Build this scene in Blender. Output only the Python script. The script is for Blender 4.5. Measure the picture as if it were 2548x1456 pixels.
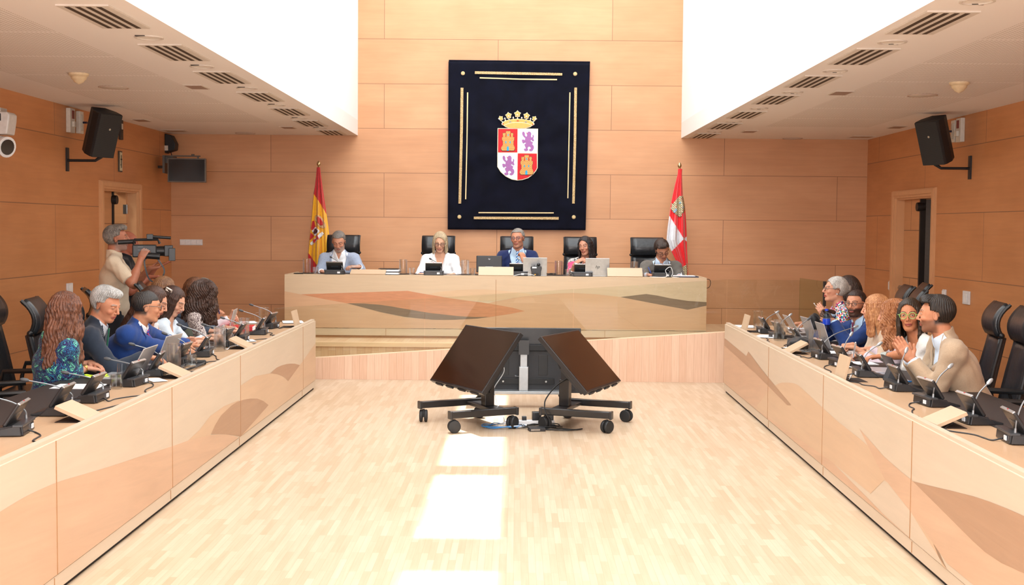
import bpy, math, random
import numpy as np
from mathutils import Vector, Matrix, Euler
random.seed(7); np.random.seed(7)
PI = math.pi
for o in list(bpy.data.objects): bpy.data.objects.remove(o)
SC = bpy.context.scene
COL = SC.collection

# ------------------------------------------------------------------ camera
F = 3040.0; EYE = 1.75; CXP, CYP = 1274.0, 728.0
def _axes(pitch, yaw, roll):
    cp, sp = math.cos(pitch), math.sin(pitch)
    f = Vector((0, cp, -sp)); u = Vector((0, sp, cp)); r = Vector((1, 0, 0))
    Rz = Matrix.Rotation(yaw, 3, 'Z'); f = Rz @ f; u = Rz @ u; r = Rz @ r
    cr, sr = math.cos(roll), math.sin(roll)
    return r*cr + u*sr, -r*sr + u*cr, f
RV, UV_, FV = _axes(math.atan(161/F), 10/F, 0.0085)
cam_d = bpy.data.cameras.new('camera'); cam = bpy.data.objects.new('camera', cam_d); COL.objects.link(cam)
cam_d.sensor_width = 36.0; cam_d.lens = F/2548*36; cam_d.clip_start = 0.05; cam_d.clip_end = 200
m = Matrix((RV, UV_, -FV)).transposed().to_4x4(); m.translation = Vector((0, 0, EYE)); cam.matrix_world = m
SC.camera = cam
def at(u, v, x=None, y=None, z=None):
    """point of the place seen at photo pixel (u,v), on the plane x=, y= or z="""
    d = FV + RV*(u-CXP)/F - UV_*(v-CYP)/F
    t = x/d.x if x is not None else (y/d.y if y is not None else (z-EYE)/d.z)
    return Vector((0, 0, EYE)) + d*t

# ------------------------------------------------------------------ world, lights, exposure
SC.view_settings.view_transform = 'Standard'; SC.view_settings.look = 'None'
SC.view_settings.gamma = 1.0; SC.view_settings.use_curve_mapping = False
SC.view_settings.exposure = -0.42
w = bpy.data.worlds.new('sky'); SC.world = w; w.use_nodes = True
w.node_tree.nodes['Background'].inputs[0].default_value = (0.75, 0.88, 1.0, 1)
w.node_tree.nodes['Background'].inputs[1].default_value = 1.0
def area(name, loc, rot, sx, sy, power, col=(1, 1, 1), spread=PI):
    l = bpy.data.lights.new(name, 'AREA'); l.shape = 'RECTANGLE'; l.size = sx; l.size_y = sy
    l.energy = power; l.color = col; l.spread = spread
    o = bpy.data.objects.new(name, l); o.location = loc; o.rotation_euler = rot; COL.objects.link(o); return o
# diffused daylight that comes down the white light well through assumed, unseen roof glazing
area('skylight_daylight', (0.03, 7.4, 6.9), (0, 0, 0), 4.3, 19.6, 1320, (0.90, 0.96, 1.0))
# added front fill light behind the camera, standing in for assumed, unseen rear windows
area('added_rear_fill_light', (0, -2.45, 2.2), (PI/2, 0, 0), 8.0, 3.2, 820, (0.97, 0.98, 1.0))
sl = bpy.data.lights.new('sun', 'SUN'); sl.energy = 14; sl.angle = math.radians(0.6); sl.color = (1, 0.97, 0.92)
so = bpy.data.objects.new('sun', sl); COL.objects.link(so)
SUN_DY = 0.32
so.rotation_euler = Vector((0, -SUN_DY, -1)).to_track_quat('-Z', 'Y').to_euler()

# ------------------------------------------------------------------ tagging
def tag(o, label=None, cat=None, group=None, kind=None):
    if label: o['label'] = label
    if cat: o['category'] = cat
    if group: o['group'] = group
    if kind: o['kind'] = kind
    return o
def thing(name, label, cat, loc=(0, 0, 0), rz=0.0, group=None):
    o = bpy.data.objects.new(name, None); COL.objects.link(o)
    o.empty_display_size = 0.05
    o.location = loc; o.rotation_euler = (0, 0, rz)
    return tag(o, label, cat, group)
def kids(o): return [c for c in list(bpy.data.objects) if c.parent == o]
def dup(root, loc, rz, label=None, group=None, rot=None, scale=None):
    r = root.copy(); COL.objects.link(r); r.location = loc; r.rotation_euler = rot if rot else (0, 0, rz)
    if scale: r.scale = scale
    if label: r['label'] = label
    if group: r['group'] = group
    for ch in KIDS.setdefault(root.name, kids(root)):
        c = ch.copy(); COL.objects.link(c); c.parent = r
        for g in KIDS.setdefault(ch.name, kids(ch)):
            d = g.copy(); COL.objects.link(d); d.parent = c
    return r
KIDS = {}

# ------------------------------------------------------------------ materials
def lin(c):
    if isinstance(c, str):
        c = c.lstrip('#'); c = [int(c[i:i+2], 16)/255 for i in (0, 2, 4)]
    return tuple(((x/12.92) if x <= .04045 else ((x+.055)/1.055)**2.4) for x in c[:3])
def newmat(name):
    m = bpy.data.materials.new(name); m.use_nodes = True
    nt = m.node_tree; b = nt.nodes['Principled BSDF']
    return m, nt, b
def N(nt, t, **k):
    n = nt.nodes.new(t)
    for a, v in k.items(): setattr(n, a, v)
    return n
def L(nt, a, b): nt.links.new(a, b)
def ramp(nt, fac, stops, interp='LINEAR'):
    r = N(nt, 'ShaderNodeValToRGB'); r.color_ramp.interpolation = interp
    e = r.color_ramp.elements
    while len(e) > len(stops): e.remove(e[-1])
    while len(e) < len(stops): e.new(0.5)
    for i, (p, c) in enumerate(stops): e[i].position = p; e[i].color = (*c[:3], 1)
    if fac is not None: L(nt, fac, r.inputs[0])
    return r
def mix(nt, fac, a, b, mode='MIX'):
    n = N(nt, 'ShaderNodeMix', data_type='RGBA', blend_type=mode)
    for sock, v in ((n.inputs[0], fac), (n.inputs[6], a), (n.inputs[7], b)):
        if hasattr(v, 'is_output'): L(nt, v, sock)
        elif isinstance(v, (int, float)): sock.default_value = v
        else: sock.default_value = (*v[:3], 1)
    return n.outputs[2]
_mc = {}
def M(col, rough=.5, metal=0., var=.06, scale=30., bump=0., coat=0., spec=.5, sheen=0., name=None):
    """plain procedural surface: base colour with fine noise variation"""
    key = (str(col), rough, metal, var, scale, bump, coat, spec, sheen)
    if key in _mc: return _mc[key]
    c = lin(col) if isinstance(col, str) else col
    m, nt, b = newmat(name or 'surface_'+str(len(_mc)))
    tc = N(nt, 'ShaderNodeTexCoord'); no = N(nt, 'ShaderNodeTexNoise'); no.inputs['Scale'].default_value = scale
    no.inputs['Detail'].default_value = 3
    L(nt, tc.outputs['Object'], no.inputs[0])
    r = ramp(nt, no.outputs[0], [(.3, [x*(1-var) for x in c]), (.7, [min(1, x*(1+var)) for x in c])])
    L(nt, r.outputs[0], b.inputs['Base Color'])
    b.inputs['Roughness'].default_value = rough; b.inputs['Metallic'].default_value = metal
    b.inputs['Specular IOR Level'].default_value = spec
    if coat: b.inputs['Coat Weight'].default_value = coat; b.inputs['Coat Roughness'].default_value = .1
    if sheen: b.inputs['Sheen Weight'].default_value = sheen
    if bump:
        bp = N(nt, 'ShaderNodeBump'); bp.inputs['Strength'].default_value = bump; bp.inputs['Distance'].default_value = .01
        L(nt, no.outputs[0], bp.inputs['Height']); L(nt, bp.outputs[0], b.inputs['Normal'])
    _mc[key] = m; return m
def swz(nt, order, space='Object', world=False):
    """coordinate vector with its axes reordered, e.g. 'xz' -> (x,z,0)"""
    if world: src = N(nt, 'ShaderNodeNewGeometry').outputs['Position']
    else: src = N(nt, 'ShaderNodeTexCoord').outputs[space]
    s = N(nt, 'ShaderNodeSeparateXYZ'); L(nt, src, s.inputs[0])
    c = N(nt, 'ShaderNodeCombineXYZ')
    for i, a in enumerate(order): L(nt, s.outputs['xyz'.index(a)], c.inputs[i])
    return c.outputs[0]
def mapping(nt, vec, loc=(0, 0, 0), rot=(0, 0, 0), scale=(1, 1, 1)):
    mp = N(nt, 'ShaderNodeMapping'); L(nt, vec, mp.inputs[0])
    mp.inputs['Location'].default_value = loc; mp.inputs['Rotation'].default_value = rot; mp.inputs['Scale'].default_value = scale
    return mp.outputs[0]
def wood(name, col, order='xz', rough=.38, grain=.10, gscale=(1.2, 22, 1), blotch=.07, panel=None, seam=(.30, .14, .07), pvar=.05, world=True, rot=0, spec=.4, dim=1.0):
    """veneer: long streaks + blotches; panel=(width,height,seam thickness,offx,offy) adds board joints"""
    c = tuple(q*dim for q in lin(col)); m, nt, b = newmat(name)
    v = swz(nt, order, world=world)
    if rot: v = mapping(nt, v, rot=(0, 0, rot))
    base = c
    n1 = N(nt, 'ShaderNodeTexNoise'); n1.inputs['Scale'].default_value = 1; n1.inputs['Detail'].default_value = 6; n1.inputs['Roughness'].default_value = .62
    n1.inputs['Distortion'].default_value = .6
    L(nt, mapping(nt, v, scale=gscale), n1.inputs[0])
    n2 = N(nt, 'ShaderNodeTexNoise'); n2.inputs['Scale'].default_value = 1.1; n2.inputs['Detail'].default_value = 3
    L(nt, mapping(nt, v, scale=(1, 2.2, 1)), n2.inputs[0])
    g = ramp(nt, n1.outputs[0], [(.3, [x*(1-grain) for x in base]), (.7, [min(1, x*(1+grain*.8)) for x in base])])
    q = ramp(nt, n2.outputs[0], [(.35, (1-blotch, 1-blotch*1.4, 1-blotch*1.8)), (.65, (1+blotch*.0, 1, 1))])
    colr = mix(nt, 1.0, g.outputs[0], q.outputs[0], 'MULTIPLY')
    if panel:
        bw, bh, sm, ox, oy = panel
        bt = N(nt, 'ShaderNodeTexBrick'); bt.offset = .5; bt.inputs['Scale'].default_value = 1
        bt.inputs['Brick Width'].default_value = bw; bt.inputs['Row Height'].default_value = bh
        bt.inputs['Mortar Size'].default_value = sm; bt.inputs['Mortar Smooth'].default_value = 0
        bt.inputs['Color1'].default_value = (1-pvar, 1-pvar*1.3, 1-pvar*1.6, 1); bt.inputs['Color2'].default_value = (1, 1, 1, 1)
        bt.inputs['Mortar'].default_value = (1, 1, 1, 1); bt.inputs['Bias'].default_value = 0
        L(nt, mapping(nt, v, loc=(ox, oy, 0)), bt.inputs['Vector'])
        colr = mix(nt, 1.0, colr, bt.outputs['Color'], 'MULTIPLY')
        colr = mix(nt, bt.outputs['Fac'], colr, seam)
    L(nt, colr, b.inputs['Base Color'])
    b.inputs['Roughness'].default_value = rough; b.inputs['Specular IOR Level'].default_value = spec
    return m
def glass_mat(name, tint=(1, 1, 1), rough=.0, ior=1.45):
    """thin clear glass: see-through with fresnel reflection, lets light through"""
    m, nt, b = newmat(name); nt.nodes.remove(b); out = nt.nodes['Material Output']
    t = N(nt, 'ShaderNodeBsdfTransparent'); t.inputs[0].default_value = (*tint, 1)
    g = N(nt, 'ShaderNodeBsdfGlossy'); g.inputs['Roughness'].default_value = rough
    fr = N(nt, 'ShaderNodeFresnel'); fr.inputs[0].default_value = ior
    mx = N(nt, 'ShaderNodeMixShader'); ge = N(nt, 'ShaderNodeNewGeometry'); mu = N(nt, 'ShaderNodeMath', operation='MULTIPLY'); sb = N(nt, 'ShaderNodeMath', operation='SUBTRACT')
    sb.inputs[0].default_value = 1; L(nt, ge.outputs['Backfacing'], sb.inputs[1]); L(nt, sb.outputs[0], mu.inputs[0]); L(nt, fr.outputs[0], mu.inputs[1]); L(nt, mu.outputs[0], mx.inputs[0]); L(nt, t.outputs[0], mx.inputs[1]); L(nt, g.outputs[0], mx.inputs[2])
    L(nt, mx.outputs[0], out.inputs[0]); return m

# ------------------------------------------------------------------ mesh builder
class MB:
    def __init__(s): s.v = []; s.f = []; s.m = []; s.X = Matrix.Identity(4); s.cur = 0
    def at(s, X): s.X = X; return s
    def add(s, vs, fs, mi=None):
        b = len(s.v); s.v += [tuple(s.X @ Vector(p)) for p in vs]
        s.f += [tuple(b+i for i in f) for f in fs]; s.m += [s.cur if mi is None else mi]*len(fs); return s
    def box(s, c, d, mi=None, R=None):
        cx, cy, cz = c; x, y, z = d[0]/2, d[1]/2, d[2]/2
        vs = [Vector((sx*x, sy*y, sz*z)) for sx in (-1, 1) for sy in (-1, 1) for sz in (-1, 1)]
        if R is not None: vs = [R @ p for p in vs]
        vs = [(p.x+cx, p.y+cy, p.z+cz) for p in vs]
        return s.add(vs, [(0, 1, 3, 2), (4, 6, 7, 5), (0, 4, 5, 1), (2, 3, 7, 6), (0, 2, 6, 4), (1, 5, 7, 3)], mi)
    def b2(s, a, b, mi=None):
        return s.box([(a[i]+b[i])/2 for i in range(3)], [abs(a[i]-b[i]) for i in range(3)], mi)
    def tube(s, pts, r, n=8, mi=None, cap=True):
        pts = [Vector(p) for p in pts]; k = len(pts); rs = r if hasattr(r, '__len__') else [r]*k
        T = [(pts[min(i+1, k-1)]-pts[max(i-1, 0)]).normalized() for i in range(k)]
        a = Vector((0, 0, 1)) if abs(T[0].z) < .9 else Vector((1, 0, 0))
        nrm = T[0].cross(a).normalized(); vs = []
        for i in range(k):
            nrm = (nrm - T[i]*nrm.dot(T[i]))
            nrm = nrm.normalized() if nrm.length > 1e-6 else T[i].orthogonal().normalized()
            bn = T[i].cross(nrm)
            for j in range(n):
                t = 2*PI*j/n; vs.append(pts[i]+(nrm*math.cos(t)+bn*math.sin(t))*rs[i])
        fs = [(i*n+j, i*n+(j+1) % n, (i+1)*n+(j+1) % n, (i+1)*n+j) for i in range(k-1) for j in range(n)]
        if cap: fs += [tuple(reversed(range(n))), tuple((k-1)*n+j for j in range(n))]
        return s.add(vs, fs, mi)
    def cyl(s, p0, p1, r0, r1=None, n=16, mi=None): return s.tube([p0, p1], [r0, r0 if r1 is None else r1], n, mi)
    def lathe(s, prof, c=(0, 0, 0), n=24, mi=None, axis='z'):
        vs = []; k = len(prof)
        for r, z in prof:
            for j in range(n):
                t = 2*PI*j/n; p = (r*math.cos(t), r*math.sin(t), z)
                if axis == 'y': p = (p[0], p[2], p[1])
                elif axis == 'x': p = (p[2], p[0], p[1])
                vs.append((p[0]+c[0], p[1]+c[1], p[2]+c[2]))
        fs = [(i*n+j, i*n+(j+1) % n, (i+1)*n+(j+1) % n, (i+1)*n+j) for i in range(k-1) for j in range(n)]
        if prof[0][0] > 1e-6: fs.append(tuple(reversed(range(n))))
        if prof[-1][0] > 1e-6: fs.append(tuple((k-1)*n+j for j in range(n)))
        return s.add(vs, fs, mi)
    def ball(s, c, r, n=12, mi=None, sc=(1, 1, 1)):
        k = n//2+1; vs = []; 
        for i in range(1, k):
            p = PI*i/k
            for j in range(n): t = 2*PI*j/n; vs.append((c[0]+r*sc[0]*math.sin(p)*math.cos(t), c[1]+r*sc[1]*math.sin(p)*math.sin(t), c[2]+r*sc[2]*math.cos(p)))
        T = len(vs); vs += [(c[0], c[1], c[2]+r*sc[2]), (c[0], c[1], c[2]-r*sc[2])]
        fs = [((i+1)*n+j, (i+1)*n+(j+1) % n, i*n+(j+1) % n, i*n+j) for i in range(k-2) for j in range(n)]
        fs += [(T, j, (j+1) % n) for j in range(n)] + [(T+1, (k-2)*n+(j+1) % n, (k-2)*n+j) for j in range(n)]
        return s.add(vs, fs, mi)
    def torus(s, c, R, r, axis='y', n=24, k=8, mi=None, sc=(1, 1)):
        pts = []
        for i in range(n+1):
            t = 2*PI*i/n; a, b = R*math.cos(t)*sc[0], R*math.sin(t)*sc[1]
            pts.append({'y': (c[0]+a, c[1], c[2]+b), 'z': (c[0]+a, c[1]+b, c[2]), 'x': (c[0], c[1]+a, c[2]+b)}[axis])
        return s.tube(pts, r, k, mi, cap=False)
    def prism(s, poly, h, mi=None, axis='z', off=0.):
        """poly of 2D points extruded by h along axis (z: xy, y: xz, x: yz)"""
        def P(a, b, c): return {'z': (a, b, c), 'y': (a, c, b), 'x': (c, a, b)}[axis]
        n = len(poly); vs = [P(a, b, off) for a, b in poly]+[P(a, b, off+h) for a, b in poly]
        fs = [tuple(reversed(range(n))), tuple(range(n, 2*n))]+[(i, (i+1) % n, n+(i+1) % n, n+i) for i in range(n)]
        return s.add(vs, fs, mi)
    def face(s, pts, mi=None): return s.add(pts, [tuple(range(len(pts)))], mi)
    def grid(s, fn, nu, nv, mi=None, closed_u=False):
        vs = [fn(i/(nu-1 if not closed_u else nu), j/(nv-1)) for j in range(nv) for i in range(nu)]
        fs = []
        for j in range(nv-1):
            for i in range(nu-(0 if closed_u else 1)):
                a = j*nu+i; b = j*nu+(i+1) % nu; fs.append((a, b, b+nu, a+nu))
        return s.add(vs, fs, mi)
    def build(s, name, mats, parent=None, smooth=False, bevel=0., loc=None, solid=0., sub=0, auto=True, fix=True):
        me = bpy.data.meshes.new(name); me.from_pydata(s.v, [], s.f); me.validate()
        if not isinstance(mats, (list, tuple)): mats = [mats]
        for mm in mats: me.materials.append(mm)
        if len(mats) > 1 and len(me.polygons) == len(s.m): me.polygons.foreach_set('material_index', s.m)
        if fix:
            import bmesh
            bm = bmesh.new(); bm.from_mesh(me); bmesh.ops.recalc_face_normals(bm, faces=bm.faces); bm.to_mesh(me); bm.free()
        if smooth:
            me.polygons.foreach_set('use_smooth', [True]*len(me.polygons))
            if auto:
                try: me.set_sharp_from_angle(angle=math.radians(40))
                except Exception: pass
        me.update()
        o = bpy.data.objects.new(name, me); COL.objects.link(o)
        if parent is not None: o.parent = parent
        if loc is not None: o.location = loc
        if solid:
            q = o.modifiers.new('thickness', 'SOLIDIFY'); q.thickness = solid; q.offset = 0
        if bevel:
            q = o.modifiers.new('edge', 'BEVEL'); q.width = bevel; q.segments = 2; q.limit_method = 'ANGLE'; q.angle_limit = math.radians(50)
        if sub:
            q = o.modifiers.new('sub', 'SUBSURF'); q.levels = sub; q.render_levels = sub
        return o
def bez(pts, n=10):
    """smooth catmull-rom curve through points"""
    P = [Vector(p) for p in pts]; P = [P[0]*2-P[1]]+P+[P[-1]*2-P[-2]]; out = []
    for i in range(1, len(P)-2):
        a, b, c, d = P[i-1], P[i], P[i+1], P[i+2]
        for k in range(n):
            t = k/n; out.append(.5*((2*b)+(c-a)*t+(2*a-5*b+4*c-d)*t*t+(3*b-a-3*c+d)*t**3))
    out.append(P[-2]); return out
def text_mesh(txt, size, extrude=.001, align='CENTER', font_shear=0., bold=0.):
    cu = bpy.data.curves.new('lettering', 'FONT'); cu.body = txt; cu.size = size; cu.extrude = extrude; cu.align_x = align; cu.align_y = 'CENTER'; cu.shear = font_shear; cu.offset = bold
    o = bpy.data.objects.new('lettering', cu); COL.objects.link(o)
    bpy.context.view_layer.update()
    me = bpy.data.meshes.new_from_object(o.evaluated_get(bpy.context.evaluated_depsgraph_get()))
    bpy.data.objects.remove(o); return me
# ================================================================== the room
XL, XR, YB, YR, ZC = -5.0, 5.05, 17.7, -2.6, 3.06
SL, SR = -2.3, 2.36      # the light well
ZT = 7.0
WALLC = '#daa47a'
WALLS = '#db9a66'
w_back = wood('maple_back', WALLC, 'xz', panel=(3.27, .639, .0036, 5.19, .03), pvar=.07, grain=.05, blotch=.09, rough=.42)
w_side = wood('maple_side', WALLS, 'yz', panel=(3.9, .75, .0045, .4, .29), pvar=.07, grain=.06, blotch=.10, rough=.42)
w_floor_m, nt, b = newmat('parquet')
v = swz(nt, 'yx', world=True)
bt = N(nt, 'ShaderNodeTexBrick'); bt.offset = .37; bt.offset_frequency = 3; bt.inputs['Scale'].default_value = 1
for k_, v_ in (('Brick Width', .36), ('Row Height', .038), ('Mortar Size', .0006), ('Mortar Smooth', 0), ('Bias', 0)): bt.inputs[k_].default_value = v_
bt.inputs['Color1'].default_value = (*lin('#c8b094'), 1); bt.inputs['Color2'].default_value = (*lin('#d6c2aa'), 1); bt.inputs['Mortar'].default_value = (*lin('#c09a78'), 1)
L(nt, v, bt.inputs['Vector'])
n1 = N(nt, 'ShaderNodeTexNoise'); n1.inputs['Scale'].default_value = 1; n1.inputs['Detail'].default_value = 5; L(nt, mapping(nt, v, scale=(3, 60, 1)), n1.inputs[0])
r1 = ramp(nt, n1.outputs[0], [(.3, (.93, .90, .87)), (.7, (1, 1, 1))])
n2 = N(nt, 'ShaderNodeTexNoise'); n2.inputs['Scale'].default_value = .6; L(nt, v, n2.inputs[0])
r2 = ramp(nt, n2.outputs[0], [(.35, (.97, .93, .9)), (.65, (1, 1, 1))])
cc = mix(nt, 1, mix(nt, 1, bt.outputs['Color'], r1.outputs[0], 'MULTIPLY'), r2.outputs[0], 'MULTIPLY')
L(nt, cc, b.inputs['Base Color']); b.inputs['Roughness'].default_value = .33; b.inputs['Specular IOR Level'].default_value = .4
white = M('#f1f1ee', .75, var=.01, scale=2); shaft_m = M('#fcfdfd', .8, var=.005, scale=1)
black_gap = M('#1c1510', .8)

def struct(name, mb, mats, **k): return tag(mb.build(name, mats, **k), kind='structure')
struct('floor', MB().b2((XL-.3, YR-.3, -.12), (XR+.3, YB+.3, 0)), w_floor_m)
struct('wall_back', MB().b2((XL-.3, YB, 0), (XR+.3, YB+.2, ZT)), w_back)
struct('wall_rear', MB().b2((XL-.3, YR-.2, 0), (XR+.3, YR, ZT)), w_back)
# side walls with door openings
DL = (14.63, 16.2, 2.28); DR = (14.75, 16.4, 2.28)
def side_wall(name, x, out, d):
    mb = MB(); y0, y1, h = d[0]+.1, d[1]-.1, d[2]-.1+.09
    mb.b2((x, YR, 0), (x+out, y0, ZC+.1)); mb.b2((x, y1, 0), (x+out, YB, ZC+.1)); mb.b2((x, y0, h), (x+out, y1, ZC+.1))
    struct(name, mb, w_side)
side_wall('wall_left', XL, -.25, DL); side_wall('wall_right', XR, .25, DR)
# low ceilings either side of the light well, with perforated acoustic fields
cm, nt, b = newmat('ceiling_plaster')
v = swz(nt, 'yx', world=True)
sx = N(nt, 'ShaderNodeSeparateXYZ'); L(nt, v, sx.inputs[0])
def mth(op, a, b_=None, c_=None):
    n = N(nt, 'ShaderNodeMath', operation=op)
    for i, q in enumerate((a, b_, c_)):
        if q is None: continue
        if hasattr(q, 'is_output'): L(nt, q, n.inputs[i])
        else: n.inputs[i].default_value = q
    return n.outputs[0]
ax = mth('ABSOLUTE', sx.outputs[1])
inx = mth('MULTIPLY', mth('GREATER_THAN', ax, 3.15), mth('LESS_THAN', ax, 4.45))
py = mth('FRACT', mth('DIVIDE', sx.outputs[0], 1.2))
iny = mth('MULTIPLY', mth('GREATER_THAN', py, .05), mth('LESS_THAN', mth('ABSOLUTE', mth('SUBTRACT', sx.outputs[0], 9.8)), 5.8))
vo = mapping(nt, v, scale=(1/.032, 1/.032, 1))
s2 = N(nt, 'ShaderNodeSeparateXYZ'); L(nt, vo, s2.inputs[0])
fx = mth('SUBTRACT', mth('FRACT', s2.outputs[0]), .5); fy = mth('SUBTRACT', mth('FRACT', s2.outputs[1]), .5)
dd = mth('SQRT', mth('ADD', mth('MULTIPLY', fx, fx), mth('MULTIPLY', fy, fy)))
hole = mth('MULTIPLY', mth('MULTIPLY', mth('LESS_THAN', dd, .24), inx), iny)
L(nt, mix(nt, hole, lin('#f8f2ee'), lin('#b5a69a')), b.inputs['Base Color']); b.inputs['Roughness'].default_value = .8
struct('ceiling', MB().b2((XL-.3, YR-.2, ZC), (SL, YB, ZC+.22)), cm)
struct('ceiling', MB().b2((SR, YR-.2, ZC), (XR+.3, YB, ZC+.22)), cm)
struct('wall_well_left', MB().b2((SL-.2, YR, ZC+.22), (SL, YB, ZT)), shaft_m)
struct('wall_well_right', MB().b2((SR, YR, ZC+.22), (SR+.2, YB, ZT)), shaft_m)
# roof over the well: three assumed slots let direct sun through to the floor
off = SUN_DY*ZT
slots = [(3.2, 6.17), (6.8, 8.6), (8.9, 12.75)]
rf = MB(); xa, xb = -.555, -.085
rf.b2((SL-.2, YR, ZT), (xa, YB+.2, ZT+.12)); rf.b2((xb, YR, ZT), (SR+.2, YB+.2, ZT+.12))
ys = [YR]+[q+off for s_ in slots for q in s_]+[YB+.2]
for i in range(0, len(ys), 2):
    rf.b2((xa, ys[i], ZT), (xb, ys[i+1], ZT+.12))
struct('ceiling_well', rf, white)

# ---------------------------------------------------------------- doors
frame_m = wood('door_wood', '#e0ab7c', 'yz', grain=.06, blotch=.05, gscale=(30, 2, 1))
dark_m = M('#2a2320', .6); steel = M('#a9a9a6', .3, 1.0); blackp = M('#17181a', .45, spec=.4); grey_corr = M('#8d8580', .8)
def door(name, x, s, d, leaf_open, side):
    y0, y1, h = d; root = tag(bpy.data.objects.new(name, None), kind='structure'); COL.objects.link(root)
    f = MB()    # casing flush with the wall, stepped
    for i_, (ww, pr) in enumerate(((.1, .03), (.055, .045))):
        e = .012*i_; xa_ = x-s*.02 if i_ == 0 else x+s*.02
        f.b2((xa_, y0+e, 0), (x+s*pr, y0+e+ww, h-e)); f.b2((xa_, y1-e-ww, 0), (x+s*pr, y1-e, h-e)); f.b2((xa_, y0+e+ww, h-e-ww), (x+s*pr, y1-e-ww, h-e))
    f.b2((x, y0+.09, 0), (x-s*.26, y0+.12, h-.09)); f.b2((x, y1-.12, 0), (x-s*.26, y1-.09, h-.09)); f.b2((x, y0+.12, h-.12), (x-s*.26, y1-.12, h-.09))
    f.build('door_frame', frame_m, root)
    # lobby behind
    lb = MB(); xx = x-s*1.6
    lb.b2((xx-s*.05, y0-1, 0), (xx, y1+1, 2.6)); lb.b2((x-s*.27, y0-.9, 0), (xx, y0-.95, 2.6)); lb.b2((x-s*.27, y1+.9, 0), (xx, y1+.95, 2.6))
    lb.b2((x-s*.27, y0-1, 2.6), (xx-s*.05, y1+1, 2.65)); lb.b2((x-s*.27, y0-1, -.04), (xx, y1+1, -.001))
    lb.build('lobby', grey_corr, root)
    area('lobby_fill_light', (x-s*.9, (y0+y1)/2, 2.55), (0, 0, 0), .5, .5, 14, (1, .93, .85))  # unseen fill light, added to brighten the lobby seen through the doorway
    wm = wood(name+'_leaf', '#dba270', 'yz', grain=.06, panel=(4, .62, .006, 0, .1))
    # closed leaf with a push bar and closer, and an open leaf swung out
    ya, yb = (y0+.12, y0+.80) if side == 'near' else (y1-.80, y1-.12)
    lf = MB().b2((x-s*.10, ya, .02), (x-s*.145, yb, h-.12)).build('door_leaf', wm, root, bevel=.003)
    MB().b2((x-s*.08, (yb if side == 'near' else ya)-.03, .02), (x-s*.147, (yb if side == 'near' else ya)+.012, h-.12)).build('edge_seal', blackp, lf)
    MB().lathe([(0, -.05), (.055, -.05), (.06, 0), (.055, .05), (0, .05)], (x-s*.09, (yb if side == 'near' else ya), h-.22), 16, axis='x').build('door_closer', blackp, lf, smooth=True)
    pb = MB(); pb.tube([(x-s*.03, ya+.08, 1.0), (x-s*.03, yb-.08, 1.0)], .022, 12); pb.b2((x-s*.03, ya+.05, .97), (x-s*.1, ya+.1, 1.03)); pb.b2((x-s*.03, yb-.1, .97), (x-s*.1, yb-.05, 1.03))
    pb.build('push_bar', steel, lf, smooth=True)
    hy = (y1-.14) if side == 'near' else (y0+.14)
    ol = MB().b2((x-s*.12, hy-.022, .02), (x-s*.12-s*.66, hy+.022, h-.12)).build('door_leaf', wm, root, bevel=.003)
    hg = MB()
    for hz in (.3, 1.1, 1.95): hg.b2((x-s*.10, hy-.03, hz-.06), (x-s*.16, hy-.02, hz+.06)); hg.cyl((x-s*.11, hy-.03, hz-.06), (x-s*.11, hy-.03, hz+.06), .009)
    hg.build('hinge', steel, ol)
door('door_1', XL, 1, DL, True, 'near'); door('door_2', XR, -1, DR, True, 'far')

# ---------------------------------------------------------------- dais, ramp, glass balustrade
strip_m = None
def strips(name, c1, c2, order, bw, bh, offx=0):
    m_, nt, b = newmat(name); v = swz(nt, order, world=True)
    bt = N(nt, 'ShaderNodeTexBrick'); bt.offset = .43; bt.offset_frequency = 2
    for k_, v_ in (('Scale', 1), ('Brick Width', bw), ('Row Height', bh), ('Mortar Size', .0008), ('Mortar Smooth', 0), ('Bias', 0)): bt.inputs[k_].default_value = v_
    bt.inputs['Color1'].default_value = (*lin(c1), 1); bt.inputs['Color2'].default_value = (*lin(c2), 1); bt.inputs['Mortar'].default_value = (*lin('#b07a56'), 1)
    L(nt, v, bt.inputs['Vector']); n1 = N(nt, 'ShaderNodeTexNoise'); n1.inputs['Scale'].default_value = 1; n1.inputs['Detail'].default_value = 5; L(nt, mapping(nt, v, scale=(4, 70, 1)), n1.inputs[0])
    r1 = ramp(nt, n1.outputs[0], [(.3, (.9, .85, .8)), (.7, (1, 1, 1))])
    L(nt, mix(nt, 1, bt.outputs['Color'], r1.outputs[0], 'MULTIPLY'), b.inputs['Base Color']); b.inputs['Roughness'].default_value = .4
    return m_
riser_m = strips('dais_riser', '#dcb48c', '#e6c49f', 'zx', .5, .085)
ramp_m = strips('ramp_front', '#e2bba0', '#eac9b0', 'zx', 1.4, .085)
ZD = .38; YD = 14.36; YK = 15.0
struct('dais', MB().b2((-3.1, YD, 0), (3.35, YB, ZD)), [riser_m])
struct('trim_1', MB().b2((-3.1, YD-.02, ZD-.045), (3.35, YD+.12, ZD+.003)), wood('nosing', '#f0cba2', 'xz'))
YC0 = 13.92; YC1 = 14.0
a = at(790, 891, y=YC0); c = at(1806, 827, y=YC0)
sl_ = (c.z-a.z)/(c.x-a.x)
def rz_(x): return a.z+(x-a.x)*sl_
x0, x1, x2 = -2.95, 2.55, 3.35
cb = MB(); cb.prism([(x0, 0), (x1, 0), (x1, rz_(x1)), (x0, rz_(x0))], .06, axis='y', off=YC0)
cb.prism([(x1, 0), (x2, 0), (x2, rz_(x1)), (x1, rz_(x1))], .06, axis='y', off=YC0)
cb.build('x', ramp_m) if False else struct('ramp', cb, ramp_m)
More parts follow.
